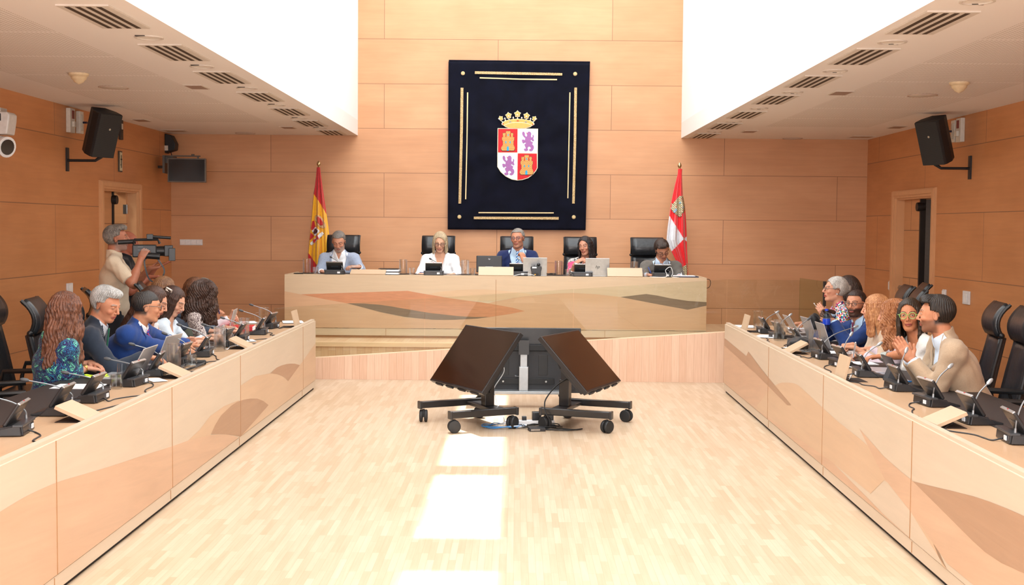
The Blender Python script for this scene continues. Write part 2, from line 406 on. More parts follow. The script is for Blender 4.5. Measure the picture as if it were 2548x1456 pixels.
struct('trim_2', MB().prism([(x0, rz_(x0)), (x1, rz_(x1)), (x1, rz_(x1)+.008), (x0, rz_(x0)+.008)], .06, axis='y', off=YC0), wood('ramp_edge', '#f3d7b8', 'xz'))
struct('ramp', MB().prism([(x0, 0), (x1, 0), (x1, rz_(x1)-.15), (x0, max(.01, rz_(x0)-.15))], YD-YC0-.06, axis='y', off=YC0+.06), riser_m)
bal_m = glass_mat('balustrade_glass', (.93, .955, .93))
edge_m = M('#cfe3d8', .2, coat=.3, name='glass_edge')
gl = thing('glass_balustrade', 'clear frameless glass balustrade rising along the ramp in front of the podium desk', 'balustrade')
joints = [at(u_, 760, y=14.02).x for u_ in (682, 1057, 1427, 1808, 1990)]
ga = at(863, 755, y=14.02); gc = at(1755, 699, y=14.02); gs = (gc.z-ga.z)/(gc.x-ga.x)
def gz(x): return ga.z+(min(x, joints[3])-ga.x)*gs
for i in range(4):
    xa_, xb_ = joints[i]+.003, joints[i+1]-.003
    pn = MB().prism([(xa_, rz_(xa_)-.1), (xb_, rz_(min(xb_, x1))-.1), (xb_, gz(xb_)), (xa_, gz(xa_))], .012, axis='y', off=14.01)
    pn.build('glass_panel', bal_m, gl)
g5 = at(1990, 692, y=14.02); g6 = Vector((3.3, 13.2, 0)); g6x = at(2048, 700, y=13.3)
MB().add([(g5.x, 14.02, .3), (g6x.x, 13.3, .3), (g6x.x, 13.3, g6x.z), (g5.x, 14.02, g5.z), (g5.x+.012, 14.02, .3), (g6x.x+.012, 13.3, .3), (g6x.x+.012, 13.3, g6x.z), (g5.x+.012, 14.02, g5.z)],
         [(0, 1, 2, 3), (4, 7, 6, 5), (0, 4, 5, 1), (3, 2, 6, 7), (1, 5, 6, 2), (0, 3, 7, 4)]).build('glass_panel', glass_mat('return_glass', (.86, .92, .84)), gl)
MB().b2((g6x.x, 13.27, 0), (g6x.x+.03, 13.3, g6x.z)).build('end_post', dark_m, gl)
# assumed tall windows in the rear wall, unseen, added for the rear fill light
wf = M('#e8e8e6', .5)
for i_w in range(4):
    x_ = -3.9+i_w*2.05
    f = MB(); f.b2((x_, YR-.01, .55), (x_+1.85, YR+.06, .65)); f.b2((x_, YR-.01, 3.65 if abs(x_+.9) < 2 else 2.9), (x_+1.85, YR+.06, 3.75 if abs(x_+.9) < 2 else 3.0)); f.b2((x_, YR-.01, .55), (x_+.08, YR+.06, 3.0)); f.b2((x_+1.77, YR-.01, .55), (x_+1.85, YR+.06, 3.0)); f.b2((x_+.88, YR-.01, .6), (x_+.96, YR+.05, 3.0))
    o_ = struct('assumed_window_%d' % (i_w+1), f, wf); MB().b2((x_+.05, YR+.001, .6), (x_+1.8, YR+.01, 2.95)).build('pane', M('#dfe8ee', .1), o_)
# ================================================================== desk and benches
maple_d = wood('maple_desk', '#d8bf9f', 'xz', grain=.05, blotch=.03, gscale=(2, 26, 1), dim=.88)
tan_d = wood('tan_desk', '#d6ad88', 'xz', grain=.05, blotch=.04, gscale=(2, 26, 1), dim=.88)
tan2_d = wood('tan_light_desk', '#dbbb96', 'xz', grain=.05, blotch=.04, gscale=(2, 26, 1), dim=.88)
org_d = wood('orange_desk', '#cf8f66', 'xz', grain=.12, blotch=.04, gscale=(6, 60, 1), dim=.88)
gry_d = wood('grey_desk', '#7c6650', 'xz', grain=.15, blotch=.06, gscale=(3, 50, 1))
maple_s = wood('maple_bench', '#dcc8b0', 'yz', grain=.04, blotch=.03, gscale=(1.5, 20, 1), dim=.88)
tan_s = wood('tan_bench', '#dab292', 'yz', grain=.08, blotch=.04, gscale=(1.2, 16, 1), rot=.12, dim=.88)
tan2_s = wood('tan_light_bench', '#dcb997', 'yz', grain=.05, blotch=.04, gscale=(1.2, 16, 1), dim=.88)
gry_s = wood('grey_bench', '#b08a6d', 'yz', grain=.07, blotch=.05, gscale=(1.2, 22, 1))
topw = wood('bench_top', '#d6b08c', 'yx', grain=.05, blotch=.04, gscale=(1.5, 25, 1), rough=.3, dim=.88)
topd = wood('desk_top', '#dabf9c', 'xy', grain=.05, blotch=.03, gscale=(1.5, 25, 1), rough=.3, dim=.88)
leather = M('#2b2524', .55, var=.05, scale=200, bump=.05, name='desk_leather')
seam_m = M('#a97b50', .7)

def poly_px(pts, org, sc, **pl):
    return [at(org[0]+p[0]/sc, org[1]+p[1]/sc, **pl) for p in pts]
# --- podium desk
kx0, kx1 = at(708, 750, y=YK).x, at(1758, 750, y=YK).x
KZ = at(1234, 687, y=YK).z; kzb = ZD+.005
dk = thing('podium_desk', 'long maple podium desk on the dais with wavy orange and grey inlays on its front', 'desk', (0, 0, 0))
fr = MB()
zp = at(1100, 818, y=YK).z
fr.b2((kx0, YK, zp), (kx1, YK+.03, KZ-.045), 0)
fr.b2((kx0, YK+.006, KZ-.045), (kx1, YK+.05, KZ), 0)
fr.b2((kx0, YK+.004, ZD+.03), (kx1, YK+.03, zp-.006), 0)
fr.b2((kx0+.01, YK+.02, ZD), (kx1-.01, YK+.05, ZD+.03), 5)
fr.b2((kx0, YK+.03, ZD), (kx0+.03, YK+.85, KZ), 0); fr.b2((kx1-.03, YK+.03, ZD), (kx1, YK+.85, KZ), 0)
o0 = (700, 650); s0 = 2.275
def inl(pts, mi, d):
    P_ = poly_px(pts, o0, s0, y=YK-d)
    P_ = [(min(max(p.x, kx0), kx1), YK-d, min(max(p.z, zp), KZ-.05)) for p in P_]
    fr.face(P_, mi)
inl([(18, 170), (110, 188), (370, 238), (560, 288), (700, 320), (850, 330), (980, 332), (1180, 318), (1290, 302), (1390, 282), (1640, 290), (1990, 312), (2408, 300), (2408, 390), (18, 385)], 2, .0008)
inl([(1000, 330), (1080, 262), (1210, 228), (1320, 208), (1450, 192), (1560, 183), (1650, 180), (1780, 187), (1920, 203), (2110, 240), (2300, 275), (2408, 252), (2408, 320), (1990, 330), (1640, 300), (1390, 290), (1180, 330)], 2, .0009)
inl([(830, 187), (900, 173), (1000, 163), (1080, 160), (1150, 160), (1230, 165), (1320, 175), (1450, 191), (1320, 207), (1200, 224), (1040, 222)], 6, .001)
inl([(110, 188), (400, 178), (715, 168), (790, 182), (870, 195), (950, 209), (1040, 222), (1130, 233), (1210, 246), (1310, 264), (1378, 283), (1290, 300), (1180, 316), (1090, 316), (1000, 311), (850, 295), (700, 270), (620, 256), (560, 247), (370, 238), (240, 214)], 3, .0016)
inl([(370, 238), (470, 240), (560, 247), (620, 256), (700, 270), (850, 295), (1000, 311), (1090, 316), (1180, 316), (1110, 325), (980, 332), (920, 333), (850, 331), (700, 316), (560, 288), (470, 264)], 4, .0022)
inl([(1920, 203), (2065, 186), (2130, 195), (2200, 210), (2300, 225), (2408, 232), (2408, 252), (2300, 275), (2110, 240)], 4, .0018)
sx_ = at(1234, 740, y=YK).x
fr.b2((sx_-.002, YK-.003, zp), (sx_+.002, YK, KZ-.045), 5)
for u_ in (960, 1505):
    q = at(u_, 830, y=YK).x; fr.b2((q-.002, YK, ZD+.03), (q+.002, YK+.004, zp-.006), 5)
fr.build('front_panel', [maple_d, topd, tan_d, org_d, gry_d, seam_m, tan2_d], dk)
MB().b2((kx0+.03, YK+.05, KZ-.035), (kx1-.03, YK+.85, KZ-.008)).build('desktop', topd, dk, bevel=.003)
MB().b2((kx0+.1, YK+.38, KZ-.0079), (kx1-.1, YK+.80, KZ-.004)).build('leather_pad', leather, dk)
KT = KZ-.008

# --- side benches: a panelled front, a lower tabletop behind it, a black pad for the writers
TZ = .72
def bench(label, s, P0, P1, inlays, seams, bz):
    """P0 near, P1 far point of the front face on the floor; s=+1 when the tabletop lies towards +x"""
    root = thing('conference_bench', label, 'bench', group='long side benches')
    d = (P1-P0); Ln = d.length; d.normalize(); nrm = Vector((d.y, -d.x, 0))*s   # towards the sitters
    X = Matrix(((d.x, nrm.x, 0, P0.x), (d.y, nrm.y, 0, P0.y), (0, 0, 1, 0), (0, 0, 0, 1)))
    f = MB().at(X)     # local: x along the bench, y depth behind the face, z up
    f.b2((0, 0, bz), (Ln, .035, .735), 0)
    f.b2((0, .012, .735), (Ln, .05, .752), 0)
    f.b2((0, .004, .025), (Ln, .035, bz-.005), 0)
    f.b2((0, .02, 0), (Ln-.02, .05, .027), 4)
    f.b2((Ln-.03, .035, 0), (Ln, .8, TZ), 0); f.b2((0, .035, 0), (.03, .8, TZ), 0)
    inv = X.inverted()
    for pts, mi, dd_ in inlays:
        loc = []
        for u_, v_ in pts:      # ray meets the face plane
            dr = FV+RV*(u_-CXP)/F-UV_*(v_-CYP)/F; o_ = Vector((0, 0, EYE))
            t_ = (P0-o_).dot(nrm)/dr.dot(nrm); q = inv @ (o_+dr*t_)
            loc.append((min(max(q.x, 0), Ln), -dd_, min(max(q.z, bz), .73)))
        f.face(loc, mi)
    for q in seams: f.b2((q-.002, -.003, bz), (q+.002, 0, .735), 5); f.b2((q-.03, .001, .03), (q-.027, .004, bz-.01), 5)
    f.build('front_panel', [maple_s, tan_s, gry_s, tan2_s, black_gap, seam_m], root)
    MB().at(X).b2((.03, .05, TZ-.03), (Ln-.03, .84, TZ)).build('tabletop', topw, root, bevel=.002)
    MB().at(X).b2((.1, .40, TZ+.0002), (Ln-1.15, .84, TZ+.004)).build('writing_pad', leather, root)
    return root, X, Ln
o1 = (0, 1050); s1 = 2.548
def cv(pts, o, s): return [(o[0]+p[0]/s, o[1]+p[1]/s) for p in pts]
bezp = lambda P_: [(q.x, q.y) for q in bez([(p[0], p[1], 0) for p in P_], 5)]
LB0, LB1 = Vector((-2.15, 3.2, 0)), Vector((-2.15, 13.08, 0))
wave = bezp(cv([(-500, 800), (-200, 680), (0, 570), (170, 470), (360, 385), (540, 330), (720, 275), (900, 215), (1090, 155), (1190, 120), (1330, 84)], o1, s1))
hump = bezp(cv([(1330, 84), (1420, 78), (1480, 88), (1520, 104)], o1, s1))
low = cv([(1090, 440), (280, 1030), (-700, 1760)], o1, s1)
o2 = (350, 660); s2_ = 4.854
far = cv([(2125, 930), (1950, 1170), (1920, 1208), (1780, 1400), (1740, 1360), (1700, 1335), (1640, 1315), (1565, 1306), (1380, 1340), (1205, 1456)], o2, s2_)
bl, XBL, LNL = bench('long maple bench on the left with brown wave inlays, facing the aisle', -1, LB0, LB1, [
    (wave+hump+low, 1, .0008),
    (cv([(1190, 120), (1265, 50), (1330, -35), (1420, -100), (1520, -140), (1330, 84)], o1, s1), 3, .0008),
    ([(525, 1081), (535, 1058), (550, 1034), (575, 1010), (590, 1000), (605, 995), (622, 992), (640, 992), (655, 998), (668, 1008), (640, 1040), (600, 1090), (597, 1090), (580, 1083), (560, 1080), (540, 1080)], 2, .0014),
    (far+[(598, 958), (600, 1088), (786, 960), (787, 851)], 3, .001),
    (cv([(1565, 1305), (1640, 1240), (1700, 1212), (1760, 1195), (1810, 1190), (1860, 1190), (1920, 1208), (1780, 1400), (1745, 1362), (1700, 1335), (1640, 1315)], o2, s2_), 2, .0016)],
    [at(140, 1200, x=-2.15).y-3.2, at(428, 1050, x=-2.15).y-3.2, at(598, 960, x=-2.15).y-3.2, 9.1], .1)
RB0, RB1 = Vector((2.068, 3.2, 0)), Vector((2.252, 13.13, 0))
o3 = (1780, 740); o4 = (2048, 900); o5 = (2200, 1050); s5 = 3.586
rd = (RB1-RB0).normalized()
br, XBR, LNR = bench('long maple bench on the right with brown lightning and leaf inlays, facing the aisle', 1, RB0, RB1, [
    (cv([(90, 560), (480, 910), (870, 1300), (500, 1330), (300, 1300), (90, 1150)], o3, s2_), 1, .0008),
    (bezp(cv([(480, 1340), (650, 1130), (760, 1045), (850, 1030), (980, 1050), (1100, 1150), (1250, 1290), (1430, 1456)], o3, s2_))+cv([(200, 740), (440, 930), (700, 1150), (1000, 1400)], o4, s2_)+cv([(520, 1456-100), (560, 1330), (420, 1100), (200, 740), (60, 560), (0, 520), (-120, 640), (-500, 330)], o5, s5), 3, .0009),
    (cv([(300, 1400), (500, 1335), (870, 1300), (1000, 1290), (1230, 1456)], o3, s2_)+cv([(-560, 260), (0, 830), (260, 1060)], o5, s5), 1, .0008),
    (cv([(-220, 60), (0, 310), (160, 450), (258, 530), (450, 720), (600, 870), (795, 1065), (900, 1160), (1050, 1260), (1248, 1350), (1500, 1450), (1500, 1700), (800, 1456), (560, 1260), (300, 880), (0, 500)], o5, s5), 1, .0011),
    (cv([(258, 530), (420, 572), (600, 615), (800, 665), (950, 715), (1100, 775), (1248, 840), (1600, 1010), (1900, 1200), (1900, 1500), (1500, 1440), (1248, 1350), (1050, 1260), (900, 1160), (795, 1065), (600, 870), (450, 720)], o5, s5), 2, .0016),
    (cv([(90, 480), (375, 710), (400, 655), (450, 720), (560, 870), (700, 1040), (800, 1160), (918, 1300), (870, 1302), (480, 910), (90, 570)], o3, s2_), 2, .002)],
    [3.3, 5.35, 7.4], .1)
# ================================================================== people: implicit-surface bodies
# every figure is a smooth union of tapered limbs and ellipsoids, polygonised on a grid that is fine around head and hands
def V(*a): return np.array(a, float)
def rotm(ax, a):
    return np.array(Matrix.Rotation(a, 3, ax))
class SDF:
    def __init__(s, xs, ys, zs):
        s.g = [xs.astype(np.float32), ys.astype(np.float32), zs.astype(np.float32)]
        s.f = np.full((len(xs), len(ys), len(zs)), .25, np.float32)
    def sl(s, lo, hi):
        r = []
        for a in range(3):
            i = max(0, int(np.searchsorted(s.g[a], lo[a]))-1); j = min(len(s.g[a]), int(np.searchsorted(s.g[a], hi[a]))+1)
            r.append(slice(i, j))
        return tuple(r)
    def pts(s, sl):
        return [s.g[0][sl[0]][:, None, None], s.g[1][sl[1]][None, :, None], s.g[2][sl[2]][None, None, :]]
    def put(s, sl, d, k, op='u'):
        a = s.f[sl]
        if a.size == 0: return
        if op == 'u':
            if k > 0:
                h = np.clip(.5+.5*(a-d)/k, 0, 1); r = a*(1-h)+d*h-k*h*(1-h)
            else: r = np.minimum(a, d)
        else:   # carve
            if k > 0:
                d = -d; h = np.clip(.5-.5*(a-d)/k, 0, 1); r = a*(1-h)+d*h+k*h*(1-h)
            else: r = np.maximum(a, -d)
        s.f[sl] = r
    def cone(s, a, b, ra, rb, k=.02, op='u', flat=None, clip0=None, clip1=None):
        """tapered limb a->b; flat=(axis vector, squash) thins it along an axis"""
        a = np.asarray(a, float); b = np.asarray(b, float); R = max(ra, rb)+max(k, .01)*1.5+.012
        sl = s.sl(np.minimum(a, b)-R, np.maximum(a, b)+R); X = s.pts(sl)
        ba = b-a; L2 = float(ba@ba)+1e-9
        p = [X[i]-a[i] for i in range(3)]
        t = np.clip((p[0]*ba[0]+p[1]*ba[1]+p[2]*ba[2])/L2, 0, 1)
        q = [p[i]-t*ba[i] for i in range(3)]
        if flat is not None:
            ax, sq = flat; ax = np.asarray(ax, float); ax = ax/np.linalg.norm(ax)
            dn = q[0]*ax[0]+q[1]*ax[1]+q[2]*ax[2]
            q = [q[i]+ax[i]*dn*(1/sq-1) for i in range(3)]
        d = np.sqrt(q[0]**2+q[1]**2+q[2]**2)-(ra+(rb-ra)*t)
        if flat is not None: d = d*(.5+.5*sq)
        Ln = math.sqrt(L2)
        if clip1 is not None: d = np.maximum(d, (p[0]*ba[0]+p[1]*ba[1]+p[2]*ba[2])/Ln-Ln*clip1)
        if clip0 is not None: d = np.maximum(d, Ln*clip0-(p[0]*ba[0]+p[1]*ba[1]+p[2]*ba[2])/Ln)
        s.put(sl, d.astype(np.float32), k, op)
    def ell(s, c, r, R=None, k=.02, op='u'):
        c = np.asarray(c, float); r = np.asarray(r, float); m = r.max()+k*1.5+.012
        sl = s.sl(c-m, c+m); X = s.pts(sl); p = [X[i]-c[i] for i in range(3)]
        if R is not None: p = [p[0]*R[0, j]+p[1]*R[1, j]+p[2]*R[2, j] for j in range(3)]
        n0 = np.sqrt((p[0]/r[0])**2+(p[1]/r[1])**2+(p[2]/r[2])**2); n1 = np.sqrt((p[0]/r[0]**2)**2+(p[1]/r[1]**2)**2+(p[2]/r[2]**2)**2)+1e-6
        s.put(sl, (n0*(n0-1)/n1).astype(np.float32), k, op)
    def half(s, n, c, k=0):
        """keep the side n.p < c"""
        X = s.pts((slice(None),)*3); s.f = np.maximum(s.f, (X[0]*n[0]+X[1]*n[1]+X[2]*n[2]-c).astype(np.float32))
    def mesh(s):
        f = s.f; inside = f < 0
        nx, ny, nz = f.shape
        c = inside.astype(np.uint8)
        cs = sum(c[i:nx-1+i, j:ny-1+j, k:nz-1+k] for i in (0, 1) for j in (0, 1) for k in (0, 1))
        act = (cs > 0) & (cs < 8); ids = -np.ones(act.shape, np.int64); I, J, K = np.nonzero(act); n = len(I); ids[I, J, K] = np.arange(n)
        acc = np.zeros((n, 3)); cnt = np.zeros(n)
        for ax in range(3):
            o = [0, 0, 0]; o[ax] = 1
            for a in (0, 1):
                for b in (0, 1):
                    d = [0, 0, 0]; q = [i for i in range(3) if i != ax]; d[q[0]] = a; d[q[1]] = b
                    i0, j0, k0 = I+d[0], J+d[1], K+d[2]; v0 = f[i0, j0, k0]; v1 = f[i0+o[0], j0+o[1], k0+o[2]]
                    cr = (v0 < 0) != (v1 < 0); t = np.where(cr, v0/np.where(cr, v0-v1, 1), 0)
                    g = [s.g[0][i0], s.g[1][j0], s.g[2][k0]]; g1 = [s.g[0][i0+o[0]], s.g[1][j0+o[1]], s.g[2][k0+o[2]]]
                    for z in range(3): acc[:, z] += np.where(cr, g[z]+t*(g1[z]-g[z]), 0)
                    cnt += cr
        P = acc/cnt[:, None]; Q = []
        for ax in range(3):
            a0 = [slice(1, -1)]*3; a0[ax] = slice(0, -1); a1 = [slice(1, -1)]*3; a1[ax] = slice(1, None)
            A = inside[tuple(a0)]; B = inside[tuple(a1)]; ii = np.nonzero(A != B); sg = A[ii]
            e = [ii[0]+(0 if ax == 0 else 1), ii[1]+(0 if ax == 1 else 1), ii[2]+(0 if ax == 2 else 1)]
            u, w_ = [(1, 2), (2, 0), (0, 1)][ax]
            def cell(du, dw):
                x = [e[0].copy(), e[1].copy(), e[2].copy()]; x[u] -= du; x[w_] -= dw; return ids[x[0], x[1], x[2]]
            q = np.stack([cell(0, 0), cell(1, 0), cell(1, 1), cell(0, 1)], 1)
            q[~sg] = q[~sg][:, ::-1]; Q.append(q)
        Q = np.concatenate(Q); Q = Q[(Q >= 0).all(1)]
        return P, Q
def axis(lo, hi, coarse, fines):
    """grid coordinates, fine inside given (a,b,step) intervals"""
    x = lo; out = [lo]
    while x < hi:
        st = coarse
        for a, b, q in fines:
            if a-coarse*.5 <= x < b: st = min(st, q)
        x += st; out.append(x)
    return np.array(out)
def mesh_obj(name, P, Q, mats, parent, cols=None, mi=None):
    me = bpy.data.meshes.new(name)
    me.vertices.add(len(P)); me.vertices.foreach_set('co', P.astype(np.float32).ravel())
    me.loops.add(len(Q)*4); me.loops.foreach_set('vertex_index', Q.astype(np.int32).ravel())
    me.polygons.add(len(Q)); me.polygons.foreach_set('loop_start', np.arange(0, len(Q)*4, 4, dtype=np.int32))
    try: me.polygons.foreach_set('loop_total', np.full(len(Q), 4, np.int32))
    except Exception: pass
    me.polygons.foreach_set('use_smooth', np.ones(len(Q), bool))
    for mm in (mats if isinstance(mats, (list, tuple)) else [mats]): me.materials.append(mm)
    if mi is not None: me.polygons.foreach_set('material_index', mi.astype(np.int32))
    me.update(calc_edges=True); me.validate()
    if cols is not None:
        a = me.color_attributes.new('tint', 'FLOAT_COLOR', 'POINT'); c4 = np.ones((len(P), 4), np.float32); c4[:, :3] = cols; a.data.foreach_set('color', c4.ravel())
    o = bpy.data.objects.new(name, me); COL.objects.link(o); o.parent = parent; return o
def smooth01(x): x = np.clip(x, 0, 1); return x*x*(3-2*x)

_skin = {}
def skin_mat():
    if 'm' in _skin: return _skin['m']
    m, nt, b = newmat('skin'); a = N(nt, 'ShaderNodeAttribute'); a.attribute_name = 'tint'
    no = N(nt, 'ShaderNodeTexNoise'); no.inputs['Scale'].default_value = 45; L(nt, N(nt, 'ShaderNodeTexCoord').outputs['Object'], no.inputs[0])
    r = ramp(nt, no.outputs[0], [(.35, (.94, .90, .88)), (.65, (1, 1, 1))])
    L(nt, mix(nt, 1, a.outputs['Color'], r.outputs[0], 'MULTIPLY'), b.inputs['Base Color'])
    b.inputs['Roughness'].default_value = .5; b.inputs['Specular IOR Level'].default_value = .35
    b.inputs['Subsurface Weight'].default_value = .08; b.inputs['Subsurface Radius'].default_value = (.01, .004, .002)
    _skin['m'] = m; return m
def hair_mat(c1, c2, fine=260., name='hair'):
    key = (c1, c2, fine)
    if key in _skin: return _skin[key]
    m, nt, b = newmat(name); tc = N(nt, 'ShaderNodeTexCoord')
    no = N(nt, 'ShaderNodeTexNoise'); no.inputs['Scale'].default_value = 1; no.inputs['Detail'].default_value = 4; no.inputs['Distortion'].default_value = .4
    L(nt, mapping(nt, tc.outputs['Object'], scale=(fine, fine, 12)), no.inputs[0])
    n2 = N(nt, 'ShaderNodeTexNoise'); n2.inputs['Scale'].default_value = 14; L(nt, tc.outputs['Object'], n2.inputs[0])
    mixn = N(nt, 'ShaderNodeMath', operation='MULTIPLY_ADD'); L(nt, no.outputs[0], mixn.inputs[0]); mixn.inputs[1].default_value = .7
    ml = N(nt, 'ShaderNodeMath', operation='MULTIPLY'); L(nt, n2.outputs[0], ml.inputs[0]); ml.inputs[1].default_value = .3; L(nt, ml.outputs[0], mixn.inputs[2])
    r = ramp(nt, mixn.outputs[0], [(.38, lin(c1)), (.62, lin(c2))]); L(nt, r.outputs[0], b.inputs['Base Color'])
    b.inputs['Roughness'].default_value = .45; b.inputs['Specular IOR Level'].default_value = .45
    bp = N(nt, 'ShaderNodeBump'); bp.inputs['Strength'].default_value = .6; bp.inputs['Distance'].default_value = .004
    L(nt, no.outputs[0], bp.inputs['Height']); L(nt, bp.outputs[0], b.inputs['Normal'])
    _skin[key] = m; return m
def cloth(col, kind='plain', col2=None, scale=1., rough=.85):
    """woven garment material: plain, stripe, fleck, paisley, confetti, tweed"""
    key = (col, kind, col2, scale)
    if key in _skin: return _skin[key]
    m, nt, b = newmat('cloth_'+kind); tc = N(nt, 'ShaderNodeTexCoord').outputs['Object']
    big = N(nt, 'ShaderNodeTexNoise'); big.inputs['Scale'].default_value = 9; big.inputs['Detail'].default_value = 3; L(nt, tc, big.inputs[0])
    c = lin(col)
    if kind == 'plain' or kind == 'tweed':
        no = N(nt, 'ShaderNodeTexNoise'); no.inputs['Scale'].default_value = 220*scale; no.inputs['Detail'].default_value = 2; L(nt, tc, no.inputs[0])
        k_ = .07 if kind == 'plain' else .16
        colr = ramp(nt, no.outputs[0], [(.35, [x*(1-k_) for x in c]), (.65, [min(1, x*(1+k_)) for x in c])]).outputs[0]
    elif kind == 'stripe':
        wv = N(nt, 'ShaderNodeTexWave'); wv.inputs['Scale'].default_value = 22*scale; wv.bands_direction = 'DIAGONAL'; L(nt, tc, wv.inputs[0])
        colr = ramp(nt, wv.outputs[0], [(.0, c), (.62, c), (.66, lin(col2)), (.9, lin(col2))]).outputs[0]
    elif kind == 'vstripe':
        wv = N(nt, 'ShaderNodeTexWave'); wv.inputs['Scale'].default_value = 40*scale; wv.bands_direction = 'X'; L(nt, tc, wv.inputs[0])
        colr = ramp(nt, wv.outputs[0], [(.0, c), (.6, c), (.7, lin(col2))]).outputs[0]
    elif kind == 'fleck':
        no = N(nt, 'ShaderNodeTexNoise'); no.inputs['Scale'].default_value = 75*scale; no.inputs['Detail'].default_value = 3; no.inputs['Distortion'].default_value = 1.2; L(nt, tc, no.inputs[0])
        colr = ramp(nt, no.outputs[0], [(.0, lin(col2)), (.46, lin(col2)), (.5, c)], 'LINEAR').outputs[0]
    elif kind == 'paisley':
        no = N(nt, 'ShaderNodeTexNoise'); no.inputs['Scale'].default_value = 11*scale; no.inputs['Detail'].default_value = 1.5; no.inputs['Distortion'].default_value = 3.2; L(nt, tc, no.inputs[0])
        colr = ramp(nt, no.outputs[0], [(.30, lin('#2a2350')), (.38, lin('#2c6f96')), (.42, lin('#1d1b45')), (.47, lin('#4a2f6e')), (.50, lin('#2f8fa0')), (.53, lin('#231f4d')), (.58, lin('#6fd3ae')), (.64, lin('#2b2558')), (.70, lin('#7fdcc0'))], 'CONSTANT').outputs[0]
    elif kind == 'confetti':
        vo = N(nt, 'ShaderNodeTexVoronoi'); vo.inputs['Scale'].default_value = 85*scale; L(nt, tc, vo.inputs[0])
        s_ = N(nt, 'ShaderNodeSeparateColor'); L(nt, vo.outputs['Color'], s_.inputs[0])
        colr = ramp(nt, s_.outputs[0], [(.0, lin('#f2f0ee')), (.3, lin('#d63a68')), (.45, lin('#1c8a8c')), (.6, lin('#2a2c5a')), (.75, lin('#e6c13c')), (.82, lin('#ef8fb0')), (.9, lin('#57b6d6'))], 'CONSTANT').outputs[0]
    elif kind == 'leopard':
        no = N(nt, 'ShaderNodeTexNoise'); no.inputs['Scale'].default_value = 60*scale; no.inputs['Detail'].default_value = 1; no.inputs['Distortion'].default_value = 1.5; L(nt, tc, no.inputs[0])
        lp = ramp(nt, no.outputs[0], [(.0, lin('#161314')), (.47, lin('#161314')), (.52, lin('#ece5df'))], 'LINEAR').outputs[0]
        n3 = N(nt, 'ShaderNodeTexNoise'); n3.inputs['Scale'].default_value = 8; L(nt, tc, n3.inputs[0])
        msk = ramp(nt, n3.outputs[0], [(.66, (0, 0, 0)), (.68, (1, 1, 1))]).outputs[0]
        colr = mix(nt, msk, lp, lin('#d8547e'))
    L(nt, colr, b.inputs['Base Color']); b.inputs['Roughness'].default_value = rough; b.inputs['Sheen Weight'].default_value = .15; b.inputs['Specular IOR Level'].default_value = .25
    bp = N(nt, 'ShaderNodeBump'); bp.inputs['Strength'].default_value = .5; bp.inputs['Distance'].default_value = .012
    L(nt, big.outputs[0], bp.inputs['Height']); L(nt, bp.outputs[0], b.inputs['Normal'])
    _skin[key] = m; return m

def ik(sh, wr, l1, l2, pole):
    sh, wr = np.array(sh, float), np.array(wr, float); d = wr-sh; D = np.linalg.norm(d); mx = (l1+l2)*.995
    if D > mx: wr = sh+d/D*mx; d = wr-sh; D = mx
    n = d/D; a = (l1*l1-l2*l2+D*D)/(2*D); h = math.sqrt(max(l1*l1-a*a, 0)); p = np.array(pole, float); p = p-n*(p@n); p /= np.linalg.norm(p)+1e-9
    return sh+n*a+p*h, wr

